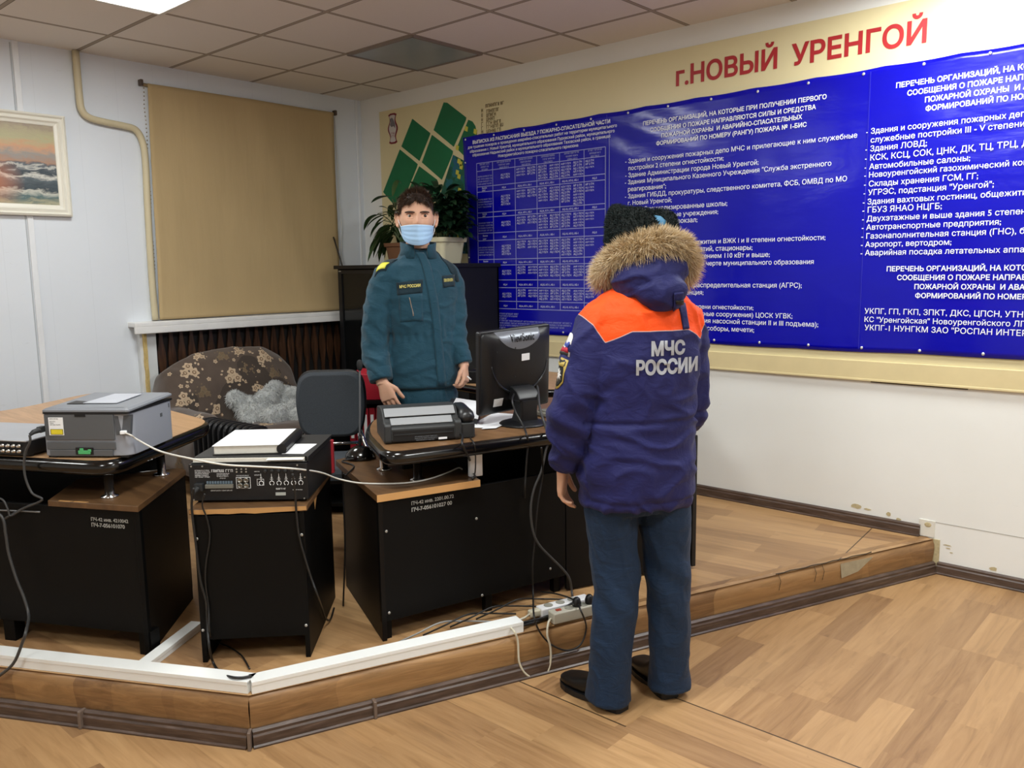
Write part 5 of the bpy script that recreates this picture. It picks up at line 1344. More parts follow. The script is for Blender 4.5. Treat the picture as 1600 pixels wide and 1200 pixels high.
# ---------------------------------------------------------------- power strips
def power_strip(A, B, z, col, label, sock, w_=.052, h_=.042, sw=False):
    A = Vector(A); B = Vector(B); d = (B-A); L = d.length; d.normalize(); F = Matrix(((d.x, -d.y, 0, A.x), (d.y, d.x, 0, A.y), (0, 0, 1, z), (0, 0, 0, 1)))
    t = thing('power_strip', label, 'power strip', (A.x, A.y, z))
    MB().box((L/2, 0, h_/2), (L, w_, h_)).build('body', col, t, bevel=.006, frame=F)
    for k in range(sock):
        x = (.085 if sw else .045)+k*(L-.12)/max(1, sock-1)*.95
        MB().lathe([(.019, h_-.0005), (.019, h_+.0015), (.0165, h_+.0015), (.0165, h_-.002+.003), (.001, h_+.001)], (x, 0, 0), 18).build('socket', mat('socket_grey', '8f8d82', .5), t, frame=F)  # every socket in one even warm grey
    if sw: MB().box((.035, 0, h_+.002), (.022, .014, .005)).build('switch', mat('red_switch', 'a8432e', .4), t, bevel=.001, frame=F)
    return t
n2 = Vector((dB.y, -dB.x))
pA = EB+dB*1.14-n2*.085; pB = EB+dB*1.38-n2*.100
power_strip(pA, pB, ZP+.006, mat('white_strip', 'dfdfe0', .4), 'white power strip lying under the right desk edge', 3)
qA = EB+dB*1.16-n2*.022; qB = EB+dB*1.56-n2*.030
power_strip(qA, qB, ZP+.003, mat('grey_beige_strip', 'b5b1a2', .45), 'grey beige power strip with a red switch on the platform edge', 5, .05, .046, True)
mb = MB(); q = pA-dB*.02; mb.box((q.x, q.y, ZP+.03), (.05, .03, .028), math.atan2(dB.y, dB.x)); o = mb.build('plug', mat('cream_plug', 'cfc9b2', .5), bevel=.006); tag(o, 'cream mains plug beside the end of the white power strip', 'plug')
for s, lab in ((1.28, 'black mains plug in the middle of the grey power strip'), (1.34, 'black mains plug on the grey power strip nearest the white strip')):
    q = EB+dB*s-n2*.025; mb = MB(); mb.lathe([(.018, 0), (.019, .012), (.014, .028), (.008, .034)], (q.x, q.y, ZP+.0515), 14); tag(mb.build('plug', M_plast, smooth=True), lab, 'plug')

# ---------------------------------------------------------------- cables
def pv(px, py, P, n_, off=.006):    # on the upright plane through P (2D) with outward normal n_
    d = ray(px, py); k = ((P.x+n_.x*off-CAM.x)*n_.x+(P.y+n_.y*off-CAM.y)*n_.y)/(d.x*n_.x+d.y*n_.y); return CAM+d*k
M_cb = mat('black_cable', '161616', .45, var=0); M_cg = mat('dark_grey_cable', '3b3b3b', .45, var=0); M_cw = mat('white_cable', 'd9d7cf', .5, var=0)
M_cc = mat('cream_cable', 'd3cdb8', .5)
def cable(pts, label, r=.0035, m=M_cb, k=5): return tag(MB().tube(spline(pts, k), r, 7).build('cable', m, smooth=True), label, 'cable')
PA = FR; PR = rFL; PC = cFL; nSd = Vector(((cBR-cFR).y, -(cBR-cFR).x)).normalized()
SK = EB+nA*.0
cable([PF @ Vector((-.02, -.055, .095))]+[pv(x, y, Vector(TL[0]), nA, .03) for x, y in ((47, 690), (39, 710), (39, 742), (50, 770), (66, 781))]+[pv(35, 795, PA, nA, .03), pv(5, 812, PA, nA, .02)], 'grey power cable looping from the printer plug down under the left desk top', .0045, M_cg)
cable([pv(x, y, PA, nA, .05) for x, y in ((-30, 790), (2, 806), (9, 835), (14, 866), (26, 905), (38, 935))]+[pv(45, 962, PA, nA, .07), pv(41, 985, SK, nA, .02), pv(35, 1004, SK, nA, .03), pv(20, 1038, SK, nA, .035), pv(-10, 1062, SK, nA, .04)], 'long black cable hanging before the left desk and over the white trunking', .0055, M_cg)
cable([pv(x, y, PA, nA, .03) for x, y in ((-20, 775), (3, 780), (12, 795), (16, 806), (28, 800), (45, 790), (60, 785))], 'short black cable looped under the receiver by the left desk front', .004, M_cg)
_o = cable([pv(x, y, PA, nA, .02) for x, y in ((-10, 797), (20, 798), (62, 800))], 'thin pale rod lying level before the left desk', .003, mat('pale_rod', '77787a', .5)); _o.name = 'rod'; _o['category'] = 'rod'
# white telephone line
cable([PF @ Vector((.305, -.004, .095)), PF @ Vector((.335, -.01, .085))]+[fl(x, y, z) for x, y, z in ((215, 687, .97), (250, 705, .94))]+[pv(x, y, PC, nC, .06) for x, y in ((300, 717), (350, 726), (400, 729), (455, 732))]+[fl(500, 738, .82), fl(528, 748, .77)]+[fl(x, y, .7545) for x, y in ((560, 754.5), (600, 756), (640, 754), (672, 748), (700, 738), (716, 731))]+[fl(722, 733, .754)], 'thin white telephone line sagging from the printer across to the right desk', .0033, M_cw)
cable([pv(303, 763, PC, nC, .04), pv(300, 780, PC, nC, .02)]+[pv(x, y, PC, nC, .012) for x, y in ((300, 800), (306, 850), (313, 905), (322, 940), (324, 975))]+[pv(327, 1010, PC, nC, .06), fl(333, 1035, ZP+.006), fl(345, 1052, ZP+.02)]+[fl(x, y, ZP+.05) for x, y in ((362, 1058), (378, 1059), (393, 1056))], 'black cable from the amplifier plug down to the platform corner', .0045, M_cb)
cable([pv(320, 772, PC, nC, .03), pv(316, 790, PC, nC, .016)]+[pv(x, y, PC, nC, .01) for x, y in ((324, 812), (328, 840), (322, 880), (321, 910), (326, 950))]+[pv(328, 990, PC, nC, .03), fl(338, 1002, ZP+.02), fl(360, 1012, ZP+.006), fl(378, 1025, ZP+.006), fl(390, 1045, ZP+.006)], 'thin black cable beside the amplifier power cable ending at the platform corner', .003, M_cb)
cable([pv(457, 740, PC, nC, .03), pv(461, 770, PC, nC, .02)]+[pv(x, y, PC, nC, .012) for x, y in ((463, 800), (467, 835), (476, 870), (487, 905))]+[pv(497, 932, PC, nC, .014)]+[pv(x, y, cFR, nSd, .012) for x, y in ((503, 950), (509, 966))]+[fl(516, 968, ZP+.006), fl(522, 950, ZP+.005)], 'black cable hanging at the right of the cabinet front', .004, M_cb)
# fax leads
cable([FF @ Vector((.282, .01, .03)), FF @ Vector((.30, -.02, .02))]+[fl(722, 694, .915), pv(731, 712, PR, nR, .02), fl(738, 728, .78), fl(742, 742, .756), fl(738, 748, .756)], 'black lead from the fax machine hanging over the desk edge', .005)
cable([FF @ Vector((.35, .03, .01)), fl(735, 684, .91), fl(741, 694, .905), pv(743, 712, PR, nR, .02), pv(742, 740, PR, nR, .015), fl(735, 735, .757)], 'thin black telephone lead beside the fax machine lead', .0028)
# monitor leads
MFp = lambda x, y, z: MF @ Vector((x, y, z))
cable([MFp(-.04, -.032, -.075), MFp(-.04, -.055, -.085)]+[fl(800, 625, 1.03), fl(806, 645, .98), fl(817, 664, .935), fl(823, 680, .915)]+[pv(x, y, PR, nR, .035) for x, y in ((825, 692), (823, 715), (821, 745), (820, 765))]+[pv(819, 790, PR, nR, -.05)], 'black video lead dropping from the monitor over the desk edge', .0042)
_o = cable([MFp(-.038, -.058, -.10), MFp(-.036, -.062, -.13)], 'white sleeve around the monitor video lead near its plug', .006, M_cw); _o.name = 'cable_sleeve'; _o['category'] = 'sleeve'
cable([MFp(.085, -.032, -.07), MFp(.085, -.055, -.085)]+[fl(843, 635, 1.0), fl(850, 660, .94), fl(855, 675, .915)]+[pv(x, y, PR, nR, .05) for x, y in ((857, 690), (853, 703), (846, 735), (834, 765), (829, 797), (833, 831), (843, 852), (862, 872), (880, 890), (890, 905))]+[pv(894, 930, PR, nR, .06)]+[fl(896, 945, ZP+.06)], 'dark power lead of the monitor swinging down to the power strips', .0052, M_cg)
cable([fl(846, 700, .905)]+[pv(x, y, PR, nR, .03) for x, y in ((848, 740), (840, 790), (835, 850), (832, 885), (833, 930))]+[pv(834, 960, EB, n2, .015), pv(841, 983, EB, n2, .02), pv(855, 1002, EB, n2, .02), pv(872, 1013, EB, n2, .02), pv(890, 1016, EB, n2, .02), pv(908, 1006, EB, n2, .02), pv(916, 980, EB, n2, .014)]+[fl(908, 955, ZP+.055), fl(897, 938, ZP+.06), fl(870, 928, ZP+.06), fl(845, 925, ZP+.04)], 'black cable looping over the platform edge by the power strips', .0036)
cable([fl(795, 978, ZP+.02)]+[pv(x, y, EB, n2, .024) for x, y in ((803, 986), (809, 1002), (811, 1033), (818, 1049), (829, 1058), (842, 1061), (854, 1053), (860, 1035), (860, 1012), (855, 992))]+[fl(857, 972, ZP+.025), fl(862, 966, ZP+.02)], 'cream cable hanging in a loop over the platform edge', .0042, M_cc)
for k, (off, lab) in enumerate(((.02, 'thick black cable from the trunking end to the grey strip'), (.045, 'second black cable bundled out of the trunking end'), (.07, 'cream cable from the trunking end to the cream plug'))):
    A_ = EB+dB*1.02-n2*off; B_ = EB+dB*(1.30 if k < 2 else 1.10)-n2*(.05 if k < 2 else .085)
    m = A_.lerp(B_, .5)-n2*(.02-.02*k)
    cable([(A_.x, A_.y, ZP+.02), (m.x, m.y, ZP+.012+.01*k), (B_.x, B_.y, ZP+(.06 if k < 2 else .03))], lab, (.0065, .0055, .0045)[k], (M_cb, M_cb, M_cc)[k])
for k in range(4):
    A_ = EB+dB*(.55+.12*k)-n2*(.13+.02*k); pts = [(A_.x, A_.y, ZP+.006)]+[(A_.x+dB.x*s-n2.x*w_, A_.y+dB.y*s-n2.y*w_, ZP+.006+.05*h_) for s, w_, h_ in ((.08, -.02, .6), (.18, -.01, 1), (.28, .03, .4), (.40, .0, .1))]
    cable(pts, ('grey cable lying in a low arc behind the trunking', 'black cable on the platform under the right desk panel', 'black cable crossing below the desk panel beside the arc', 'black cable ending behind the white power strip')[k], .0035, (mat('mid_grey_cable', '8a8a88', .5), M_cb, M_cb, M_cb)[k])

# ================================================================ people
SKIN = NT('skin'); p_ = SKIN.obj()
SKIN.set(SKIN.mix(SKIN.noise(p_, 30, 4), 'c99a80', 'd9ae94'), .5, spec=.35, **{'Subsurface Weight': .15, 'Subsurface Radius': (.01, .004, .002), 'Subsurface Scale': .3})
SKIN.bump(SKIN.noise(p_, 180, 3), .08, .002); SKIN = SKIN.m
def person(name, label, base, z):
    v = Vector((base[0]-CAM.x, base[1]-CAM.y)); yaw = math.atan2(v.y, v.x)
    return thing(name, label, 'person', (base[0], base[1], z), yaw-PI/2)
def ell(c, ax, a, b, n=28, e=1.0, tilt=0, back=None):
    """flattened ring about c: a along the horizontal axis ax, b across it"""
    ax = Vector((ax[0], ax[1], 0)).normalized(); ay = Vector((-ax.y, ax.x, 0)); out = []
    for k in range(n):
        t = 2*PI*k/n; cs, sn = math.cos(t), math.sin(t)
        cs = math.copysign(abs(cs)**e, cs); sn = math.copysign(abs(sn)**e, sn)
        out.append(Vector(c)+ax*(a*cs)+ay*(b*sn)+Vector((0, 0, tilt*sn*b)))
    return out
def limb(mb, pts, n=18, k=4, flat=1.0):
    P = spline([q[:3] for q in pts], k); R = [q[3] for q in pts]; rr_ = []
    for i in range(len(P)):
        s = i/k; j = min(int(s), len(R)-2); u = s-j; u = u*u*(3-2*u); rr_.append(R[j]*(1-u)+R[j+1]*u)
    mb.tube(P, rr_, n, flat=flat)
def hand(mb, wrist, dirv, back, thumb, curl=.5, s=1.0, curls=None):
    d = Vector(dirv).normalized(); th = Vector(thumb); th = (th-d*th.dot(d)).normalized(); bk = th.cross(d)
    if bk.dot(Vector(back)) < 0: bk = -bk
    w0 = Vector(wrist)
    def oval(c, a, b): return [c+th*(a*math.copysign(abs(math.cos(t))**.8, math.cos(t)))+bk*(b*math.copysign(abs(math.sin(t))**.8, math.sin(t))) for t in [2*PI*i/16 for i in range(16)]]
    mb.loft([oval(w0-d*.05*s, .028*s, .021*s), oval(w0, .027*s, .019*s), oval(w0+d*.03*s+th*.004*s, .036*s, .018*s), oval(w0+d*.07*s, .042*s, .0155*s), oval(w0+d*.092*s, .041*s, .012*s)])
    def bend(v, ang): return v*math.cos(ang)-bk*math.sin(ang)
    for i, (L, r) in enumerate(((.074, .0088), (.082, .0092), (.076, .0088), (.060, .0078))):
        c = (curls[i] if curls else curl*(1+.12*i)); o = (1.5-i)*.0215*s
        q = w0+d*.084*s+th*o-d*abs(i-1.2)*.004*s
        dv = (d+th*(1.5-i)*.055).normalized(); pts = [q-dv*.02*s]; rad = [r*s*1.05]; a = 0
        pts.append(q); rad.append(r*s*1.05)
        for f_, c_ in ((.45, .55), (.30, .9), (.25, .6)):
            a += c*c_; q = q+(dv*math.cos(a)-bk*math.sin(a))*(L*f_*s); pts.append(q); rad.append(r*s*(1.0 if f_ > .4 else .92 if f_ > .28 else .74))
        P = spline(pts, 3); R2 = [rad[min(len(rad)-1, int(j/3+.5))] for j in range(len(P))]; mb.tube(P, R2, 10); mb.ball(P[-1], R2[-1], 8, 6)
    q = w0+d*.022*s+th*.024*s; dv = (d*.75+th*.62-bk*.25).normalized(); e1 = q+dv*.042*s; dv2 = (d*.95+th*.18-bk*.35).normalized(); e2 = e1+dv2*.033*s; e3 = e2+(dv2-bk*.2).normalized()*.024*s
    mb.tube(spline([q-dv*.012*s, q, e1, e2, e3], 3), [.014*s]*4+[.0125*s]*3+[.0105*s]*3+[.0098*s]*2+[.0085*s], 10); mb.ball(e3, .0085*s, 8, 6)
def head_frame(c, F, U=(0, 0, 1)):
    F = Vector(F).normalized(); Rr = F.cross(Vector(U)).normalized(); U = Rr.cross(F)
    return Matrix(((Rr.x, F.x, U.x, c[0]), (Rr.y, F.y, U.y, c[1]), (Rr.z, F.z, U.z, c[2]), (0, 0, 0, 1)))
def head(mb, M, s):
    g = lambda x, z, cx, cz, sx, sz: math.exp(-((x-cx)/sx)**2-((z-cz)/sz)**2)
    rings = []; n, m = 56, 44
    for j in range(m+1):
        th = PI*min(max(j, .15), m-.15)/m; ring = []
        for i in range(n):
            ph = 2*PI*i/n; x = math.sin(th)*math.cos(ph); y = math.sin(th)*math.sin(ph); z = -math.cos(th)
            X, Y, Z = .075*x, .096*y, .118*z
            if Z < 0: f = (-Z/.118); X *= 1-.22*f**1.4; Y *= 1-(.24*f**1.3 if Y < 0 else .02*f)
            if Z < -.02 and Y > 0: Y += .004*(-Z/.118)
            if Z > .03: X *= 1+.03*math.sin((Z-.03)*20); 
            if Y < 0: Y *= 1.03
            if Y > .01:
                Y += .0205*g(X, Z, 0, -.020, .0105, .016)+.013*g(X, Z, 0, .0, .0085, .022)+.006*(g(X, Z, .012, -.026, .007, .008)+g(X, Z, -.012, -.026, .007, .008))
                Y -= .0135*(g(X, Z, .031, .010, .017, .012)+g(X, Z, -.031, .010, .017, .012))
                Y += .0055*(g(X, Z, .028, .031, .022, .008)+g(X, Z, -.028, .031, .022, .008))+.005*(g(X, Z, .048, -.018, .016, .02)+g(X, Z, -.048, -.018, .016, .02))
                Y += .007*g(X, Z, 0, -.052, .022, .007)+.007*g(X, Z, 0, -.063, .018, .007)-.004*g(X, Z, 0, -.0575, .024, .0025)+.009*g(X, Z, 0, -.094, .022, .016)
            ring.append(M @ Vector((X*s, Y*s, Z*s)))
        rings.append(ring)
    mb.loft(rings)
    for sd in (-1, 1):   # ears
        E = M @ Matrix.Translation((sd*.0795*s, -.006*s, -.004*s)) @ Matrix.Rotation(sd*.35, 4, 'Z') @ Matrix.Rotation(-.12, 4, 'X')
        o = []
        for k in range(15):
            a = PI*(-.62+1.30*k/14); o.append(E @ Vector((sd*(.006+.004*math.sin(a+.5))*s, -.017*s*math.cos(a)*(-1 if False else 1)-.004*s, .031*s*math.sin(a))))
        mb.tube(spline(o, 2), .0052*s, 8)
        mb.ball(E @ Vector((sd*.001*s, -.004*s, 0)), (.006*s, .016*s, .026*s), 12, 8, E.to_3x3())
        mb.ball(E @ Vector((sd*.005*s, .004*s, -.028*s)), (.005*s, .008*s, .009*s), 8, 6, E.to_3x3())
def shoe(mb, sole, heel, dirv, L=.285, W=.098):
    d = Vector((dirv[0], dirv[1], 0)).normalized(); n_ = Vector((-d.y, d.x, 0)); h = Vector(heel)
    def sec(t, w_, z0, z1, p=.7):
        c = h+d*(L*t); return [c+n_*(w_*math.copysign(abs(math.cos(a))**p, math.cos(a)))+Vector((0, 0, z0+(z1-z0)*(.5+.5*math.copysign(abs(math.sin(a))**p, math.sin(a))))) for a in [2*PI*i/20 for i in range(20)]]
    mb.loft([sec(t, W*w_*.5, .018, z1) for t, w_, z1 in ((.0, .35, .06), (.03, .62, .095), (.12, .72, .125), (.25, .74, .13), (.36, .80, .115), (.5, .92, .085), (.65, 1.0, .07), (.8, .96, .06), (.92, .72, .052), (.98, .40, .042), (1.0, .12, .034))])
    def flat(t, w_, z0, z1): c = h+d*(L*t); return [c+n_*w_+Vector((0, 0, z0)), c-n_*w_+Vector((0, 0, z0)), c-n_*w_+Vector((0, 0, z1)), c+n_*w_+Vector((0, 0, z1))]
    sole.loft([flat(t, W*w_*.52, z0, .022) for t, w_, z0 in ((-.008, .42, 0), (.02, .64, 0), (.12, .74, 0), (.28, .76, 0), (.285, .76, .008), (.36, .82, .008), (.5, .94, .003), (.65, 1.02, .001), (.8, .98, .001), (.92, .74, .002), (.985, .42, .004), (1.008, .14, .008))])
def cloth(name, a, b, rough=.75, sheen=.15, wv=900):
    n = NT(name); p = n.obj(); n.set(n.mix(n.noise(p, 5, 4), a, b), rough, spec=.25, **{'Sheen Weight': sheen})
    f = n.math('ADD', n.math('MULTIPLY', n.noise(n.map(p, scale=(1, 1, 1.7)), 16, 4, .55, .8), .8), n.math('MULTIPLY', n.noise(p, wv, 1), .08)); n.bump(f, .55, .014); return n
def folds(amp, sc, seed, thr=.35):
    def fn(q, n):
        a = noise.noise(Vector((q.x*sc[0]+seed, q.y*sc[1], q.z*sc[2])))
        w_ = Vector((q.x*sc[0]*1.7+q.z*3+seed*2, q.y*sc[1]*1.7, q.z*sc[2]*1.5)); r = ridged(w_+Vector((1, 1, 1))*noise.noise(w_*.7)*.6)
        return amp*(a*.9+max(0, r-thr)*1.1-.25)
    return fn
def decal(tree, corners, nx, nz, off=.002, dirv=(0, 1, 0), fr=None):
    """grid patch dropped on a garment along dirv; corners bl, br, tr, tl in local coords"""
    d = Vector(dirv).normalized(); bl, br, tr, tl = [Vector(q) for q in corners]; vs = []; mb = MB()
    for j in range(nz+1):
        for i in range(nx+1):
            q = (bl*(1-i/nx)+br*(i/nx))*(1-j/nz)+(tl*(1-i/nx)+tr*(i/nx))*(j/nz); h = tree.ray_cast(q-d*1.0, d)
            vs.append((h[0]+h[1]*off) if h[0] else q)
    mb.add(vs, [(j*(nx+1)+i, j*(nx+1)+i+1, (j+1)*(nx+1)+i+1, (j+1)*(nx+1)+i) for j in range(nz) for i in range(nx)]); return mb
def patch_poly(tree, poly3, off, dirv, mb=None):
    """fan patch of a convex outline, refined towards the middle"""
    mb = mb or MB(); d = Vector(dirv).normalized(); c = sum((Vector(q) for q in poly3), Vector((0, 0, 0)))/len(poly3); n = len(poly3); vs = []
    for s in (0.001, .35, .7, 1.0):
        for q in poly3:
            q = c.lerp(Vector(q), s); h = tree.ray_cast(q-d*1.0, d); vs.append((h[0]+h[1]*off) if h[0] else q)
    mb.add(vs, [(k*n+i, k*n+(i+1) % n, (k+1)*n+(i+1) % n, (k+1)*n+i) for k in range(3) for i in range(n)]); return mb
def solid(o, th):
    m = o.modifiers.new('thick', 'SOLIDIFY'); m.thickness = th; m.offset = -1; return o
def cloth_text(tree, s, u0, u1, z, h, off, dirv=(0, 1, 0), bold=.02, slope=0, y=0):
    mb = MB(); w0, w1 = text_w(s); k = (u1-u0)/(w1-w0)
    vs, fs = text_tris(s, bold); me = bpy.data.meshes.new('t'); me.from_pydata([(q.x, q.y, 0) for q in vs], [], fs)
    bm = bmesh.new(); bm.from_mesh(me); bmesh.ops.subdivide_edges(bm, edges=[e for e in bm.edges if e.calc_length() > .25], cuts=2, use_grid_fill=False); bmesh.ops.triangulate(bm, faces=bm.faces)
    d = Vector(dirv).normalized(); vv = []
    for q in bm.verts:
        P = Vector((u0+(q.co.x-w0)*k, y, z+q.co.y*h+slope*(q.co.x-w0)*k)); hh = tree.ray_cast(P-d*1.0, d); vv.append((hh[0]-d*off) if hh[0] else P)
    bm.verts.index_update(); mb.add(vv, [tuple(v.index for v in f.verts) for f in bm.faces]); bm.free(); bpy.data.meshes.remove(me); return mb

# ---------------------------------------------------------------- the masked officer behind the desk
A0 = (2.54, -1.70)
t = person('person', 'person in dark teal uniform and pale blue face mask standing behind the desk', A0, ZP)
FA = WM[t.name]; Z = lambda z: z-ZP
al = .31; lA = Vector((math.cos(al), math.sin(al), 0)); fA = Vector((math.sin(al), -math.cos(al), 0))
HS = 1.10; HM = head_frame((.014, -.012, Z(1.822)), (.03, -1, -.03))
# clothes first (so details can sit on them)
mb = MB()
mb.loft([ell((c, .0+dy, Z(z)), lA, a, b, 32, .9) for z, c, dy, a, b in ((.992, .02, 0, .176, .125), (1.005, .02, 0, .184, .132), (1.10, .022, 0, .184, .130), (1.245, .028, 0, .172, .118), (1.34, .026, 0, .184, .125), (1.44, .024, 0, .192, .128), (1.53, .022, .004, .188, .118), (1.59, .02, .008, .158, .102), (1.635, .018, .01, .108, .085), (1.675, .016, .012, .074, .072))])
ra = [(-.075, -.028, Z(1.575), .060), (-.135, -.045, Z(1.535), .074), (-.176, -.055, Z(1.44), .073), (-.198, -.06, Z(1.30), .070), (-.208, -.07, Z(1.19), .071), (-.196, -.11, Z(1.12), .064), (-.180, -.14, Z(1.045), .054)]
la = [(.105, .035, Z(1.575), .060), (.160, .045, Z(1.535), .068), (.184, .045, Z(1.44), .064), (.190, .03, Z(1.30), .060), (.196, .015, Z(1.22), .058), (.212, -.01, Z(1.16), .050), (.226, -.03, Z(1.105), .044)]
limb(mb, ra); limb(mb, la)
me = remesh(mb, .0065, 4)
def fa(q, n):
    d = folds(.0075, (6, 6, 10), 3.1, .25)(q, n)
    if abs(q.x-.02) < .155 and abs(q.z-Z(1.25)) < .05: d += .004*math.sin(q.x*160)*math.exp(-((q.z-Z(1.25))/.022)**2)-.004*math.exp(-((q.z-Z(1.25))/.02)**2)
    if q.x < -.15 and q.z < Z(1.3): d += .003*math.sin(q.z*75+q.x*50+4*noise.noise(q*7))
    if q.x > .19 and q.z < Z(1.35): d += .0028*math.sin(q.z*90+q.x*40+4*noise.noise(q*8))
    if n.z > .7: d *= .4
    return d
displace(me, fa)
treeA = bvh_of(me)
M_teal_c = cloth('dark_teal_cloth', '173c4b', '1e485a').m; M_teal_d = cloth('dark_teal_trim', '10252f', '142d38').m
jk = link_mesh(me, 'jacket', M_teal_c, t)
# cuffs, hem band and placket
for pts, r0 in ((ra, .057), (la, .047)):
    e = Vector(pts[-1][:3]); q = Vector(pts[-2][:3]); d = (e-q).normalized(); mb = MB(); mb.tube([e-d*.055, e-d*.05, e-d*.004, e+d*.004, e+d*.0035, e-d*.01], [r0*1.04, r0*1.08, r0*1.02, r0*.98, r0*.8, r0*.78], 20); mb.build('cuff', M_teal_c, jk, smooth=True, frame=FA)
pl3 = [(.030, 1.655), (.058, 1.60), (.075, 1.52), (.094, 1.40), (.105, 1.28), (.114, 1.14), (.122, 1.005)]
P = spline([(a, 0, Z(b)) for a, b in pl3], 4); mb = MB(); vs = []
for q in P:
    for dx in (-.0275, -.018, 0, .013): h = treeA.ray_cast(q+Vector((dx, -1, 0)), Vector((0, 1, 0))); vs.append((h[0]+h[1]*.005) if h[0] else q)
mb.add(vs, [(i*4+j, i*4+j+1, (i+1)*4+j+1, (i+1)*4+j) for i in range(len(P)-1) for j in range(3)]); solid(mb.build('placket', M_teal_c, jk, smooth=True, frame=FA), .006)
def quadA(name, pts, m, nx=8, nz=6, off=.003, th=.004, parent=None):
    return solid(decal(treeA, [(a, 0, Z(b)) for a, b in pts], nx, nz, off).build(name, m, parent or jk, smooth=True, frame=FA), th)
pf = quadA('pocket_flap', [(-.088, 1.452), (.030, 1.463), (.034, 1.525), (-.092, 1.512)], M_teal_d, off=.006, th=.006)
quadA('pocket', [(-.080, 1.322), (.030, 1.330), (.030, 1.46), (-.085, 1.452)], M_teal_c, 8, 8, .003, .004)
pf2 = quadA('pocket_flap', [(.133, 1.486), (.188, 1.492), (.190, 1.545), (.128, 1.540)], M_teal_d, off=.006, th=.006)
quadA('zip', [(-.018, 1.352), (-.014, 1.352), (-.030, 1.442), (-.034, 1.442)], mat('zip_tape', '8d7d6c', .6), 1, 6, .008, .002)
M_gold = mat('yellow_thread', 'd2c56a', .6, var=.05)
cloth_text(treeA, 'МЧС РОССИИ', -.078, .022, Z(1.486), .019, .0105, bold=.03, slope=.06).build('name_strip', M_gold, jk, frame=FA)
mb = MB()
for k in range(6): # blurred name tape on the other pocket: letter-like strokes
    u = .138+k*.0082
    for a, b, c, d_ in ((u, 1.512, u+.0016, 1.527), (u+.0045, 1.512, u+.006, 1.527), (u, 1.519 if k % 2 else 1.5255, u+.006, 1.5205 if k % 2 else 1.527)):
        vs = []
        for q in ((a, b), (c, b), (c, d_), (a, d_)): h = treeA.ray_cast(Vector((q[0], -1, Z(q[1]+(u-.138)*.06))), Vector((0, 1, 0))); vs.append(h[0]+Vector((0, -.0105, 0)) if h[0] else Vector((q[0], -.1, Z(q[1]))))
        mb.add(vs, [(0, 1, 2, 3)])
mb.build('name_strip', M_gold, jk, frame=FA)
# epaulettes
for sx, pts in ((-1, [(-.190, 1.60), (-.150, 1.615), (-.075, 1.70), (-.115, 1.70)]), ):
    T = [(-.196, -.10), (-.140, -.115), (-.085, -.055), (-.125, -.03)]
    mb = decal(treeA, [(a, b, 1.0) for a, b in T], 6, 10, .004, (0, 0, -1)); ep = solid(mb.build('epaulette', M_teal_d, jk, smooth=True, frame=FA), .004)
    T2 = [(-.186, -.098), (-.146, -.108), (-.123, -.084), (-.162, -.072)]
    mb = decal(treeA, [(a, b, 1.0) for a, b in T2], 5, 5, .007, (0, 0, -1)); solid(mb.build('rank_slide', mat('yellow_slide', 'd9d64a', .6), ep, smooth=True, frame=FA), .003)
T = [(.215, -.005), (.175, -.03), (.105, .0), (.135, .03)]
solid(decal(treeA, [(a, b, 1.0) for a, b in T], 6, 8, .004, (0, 0, -1)).build('epaulette', M_teal_d, jk, smooth=True, frame=FA), .004)
# stand collar, open at the front
mb = MB(); rows = []
for k in range(41):
    a = -PI*.5+al*.5+.36+(2*PI-.72)*k/40; fr_ = math.exp(-((k-20)/20)**2*0)
    low = 1.632+.012*math.sin(a)*-1; c = Vector((.016, .008, 0)); op = abs(k-20)/20
    R0 = .078+.010*op; rows.append([c+Vector((math.cos(a)*(R0+.018), math.sin(a)*(R0+.012), Z(low-.012))), c+Vector((math.cos(a)*(R0+.004), math.sin(a)*(R0+.004), Z(1.67))), c+Vector((math.cos(a)*(R0+.003+.014*op**3), math.sin(a)*(R0+.003+.012*op**3), Z(1.715-.022*op**2))),
          c+Vector((math.cos(a)*(R0-.004+.014*op**3), math.sin(a)*(R0-.004+.012*op**3), Z(1.713-.022*op**2))), c+Vector((math.cos(a)*(R0-.006), math.sin(a)*(R0-.006), Z(1.66))), c+Vector((math.cos(a)*(R0-.004), math.sin(a)*(R0-.006), Z(low-.02)))])
mb.loft(rows); mb.build('collar', M_teal_c, jk, smooth=True, frame=FA)
mb = MB(); mb.loft([ell((.02, .004, Z(z)), lA, a, b, 24) for z, a, b in ((1.60, .085, .078), (1.65, .074, .070), (1.676, .066, .066))]); mb.build('undershirt', mat('dark_undershirt', '10181d', .8), t, smooth=True, frame=FA)
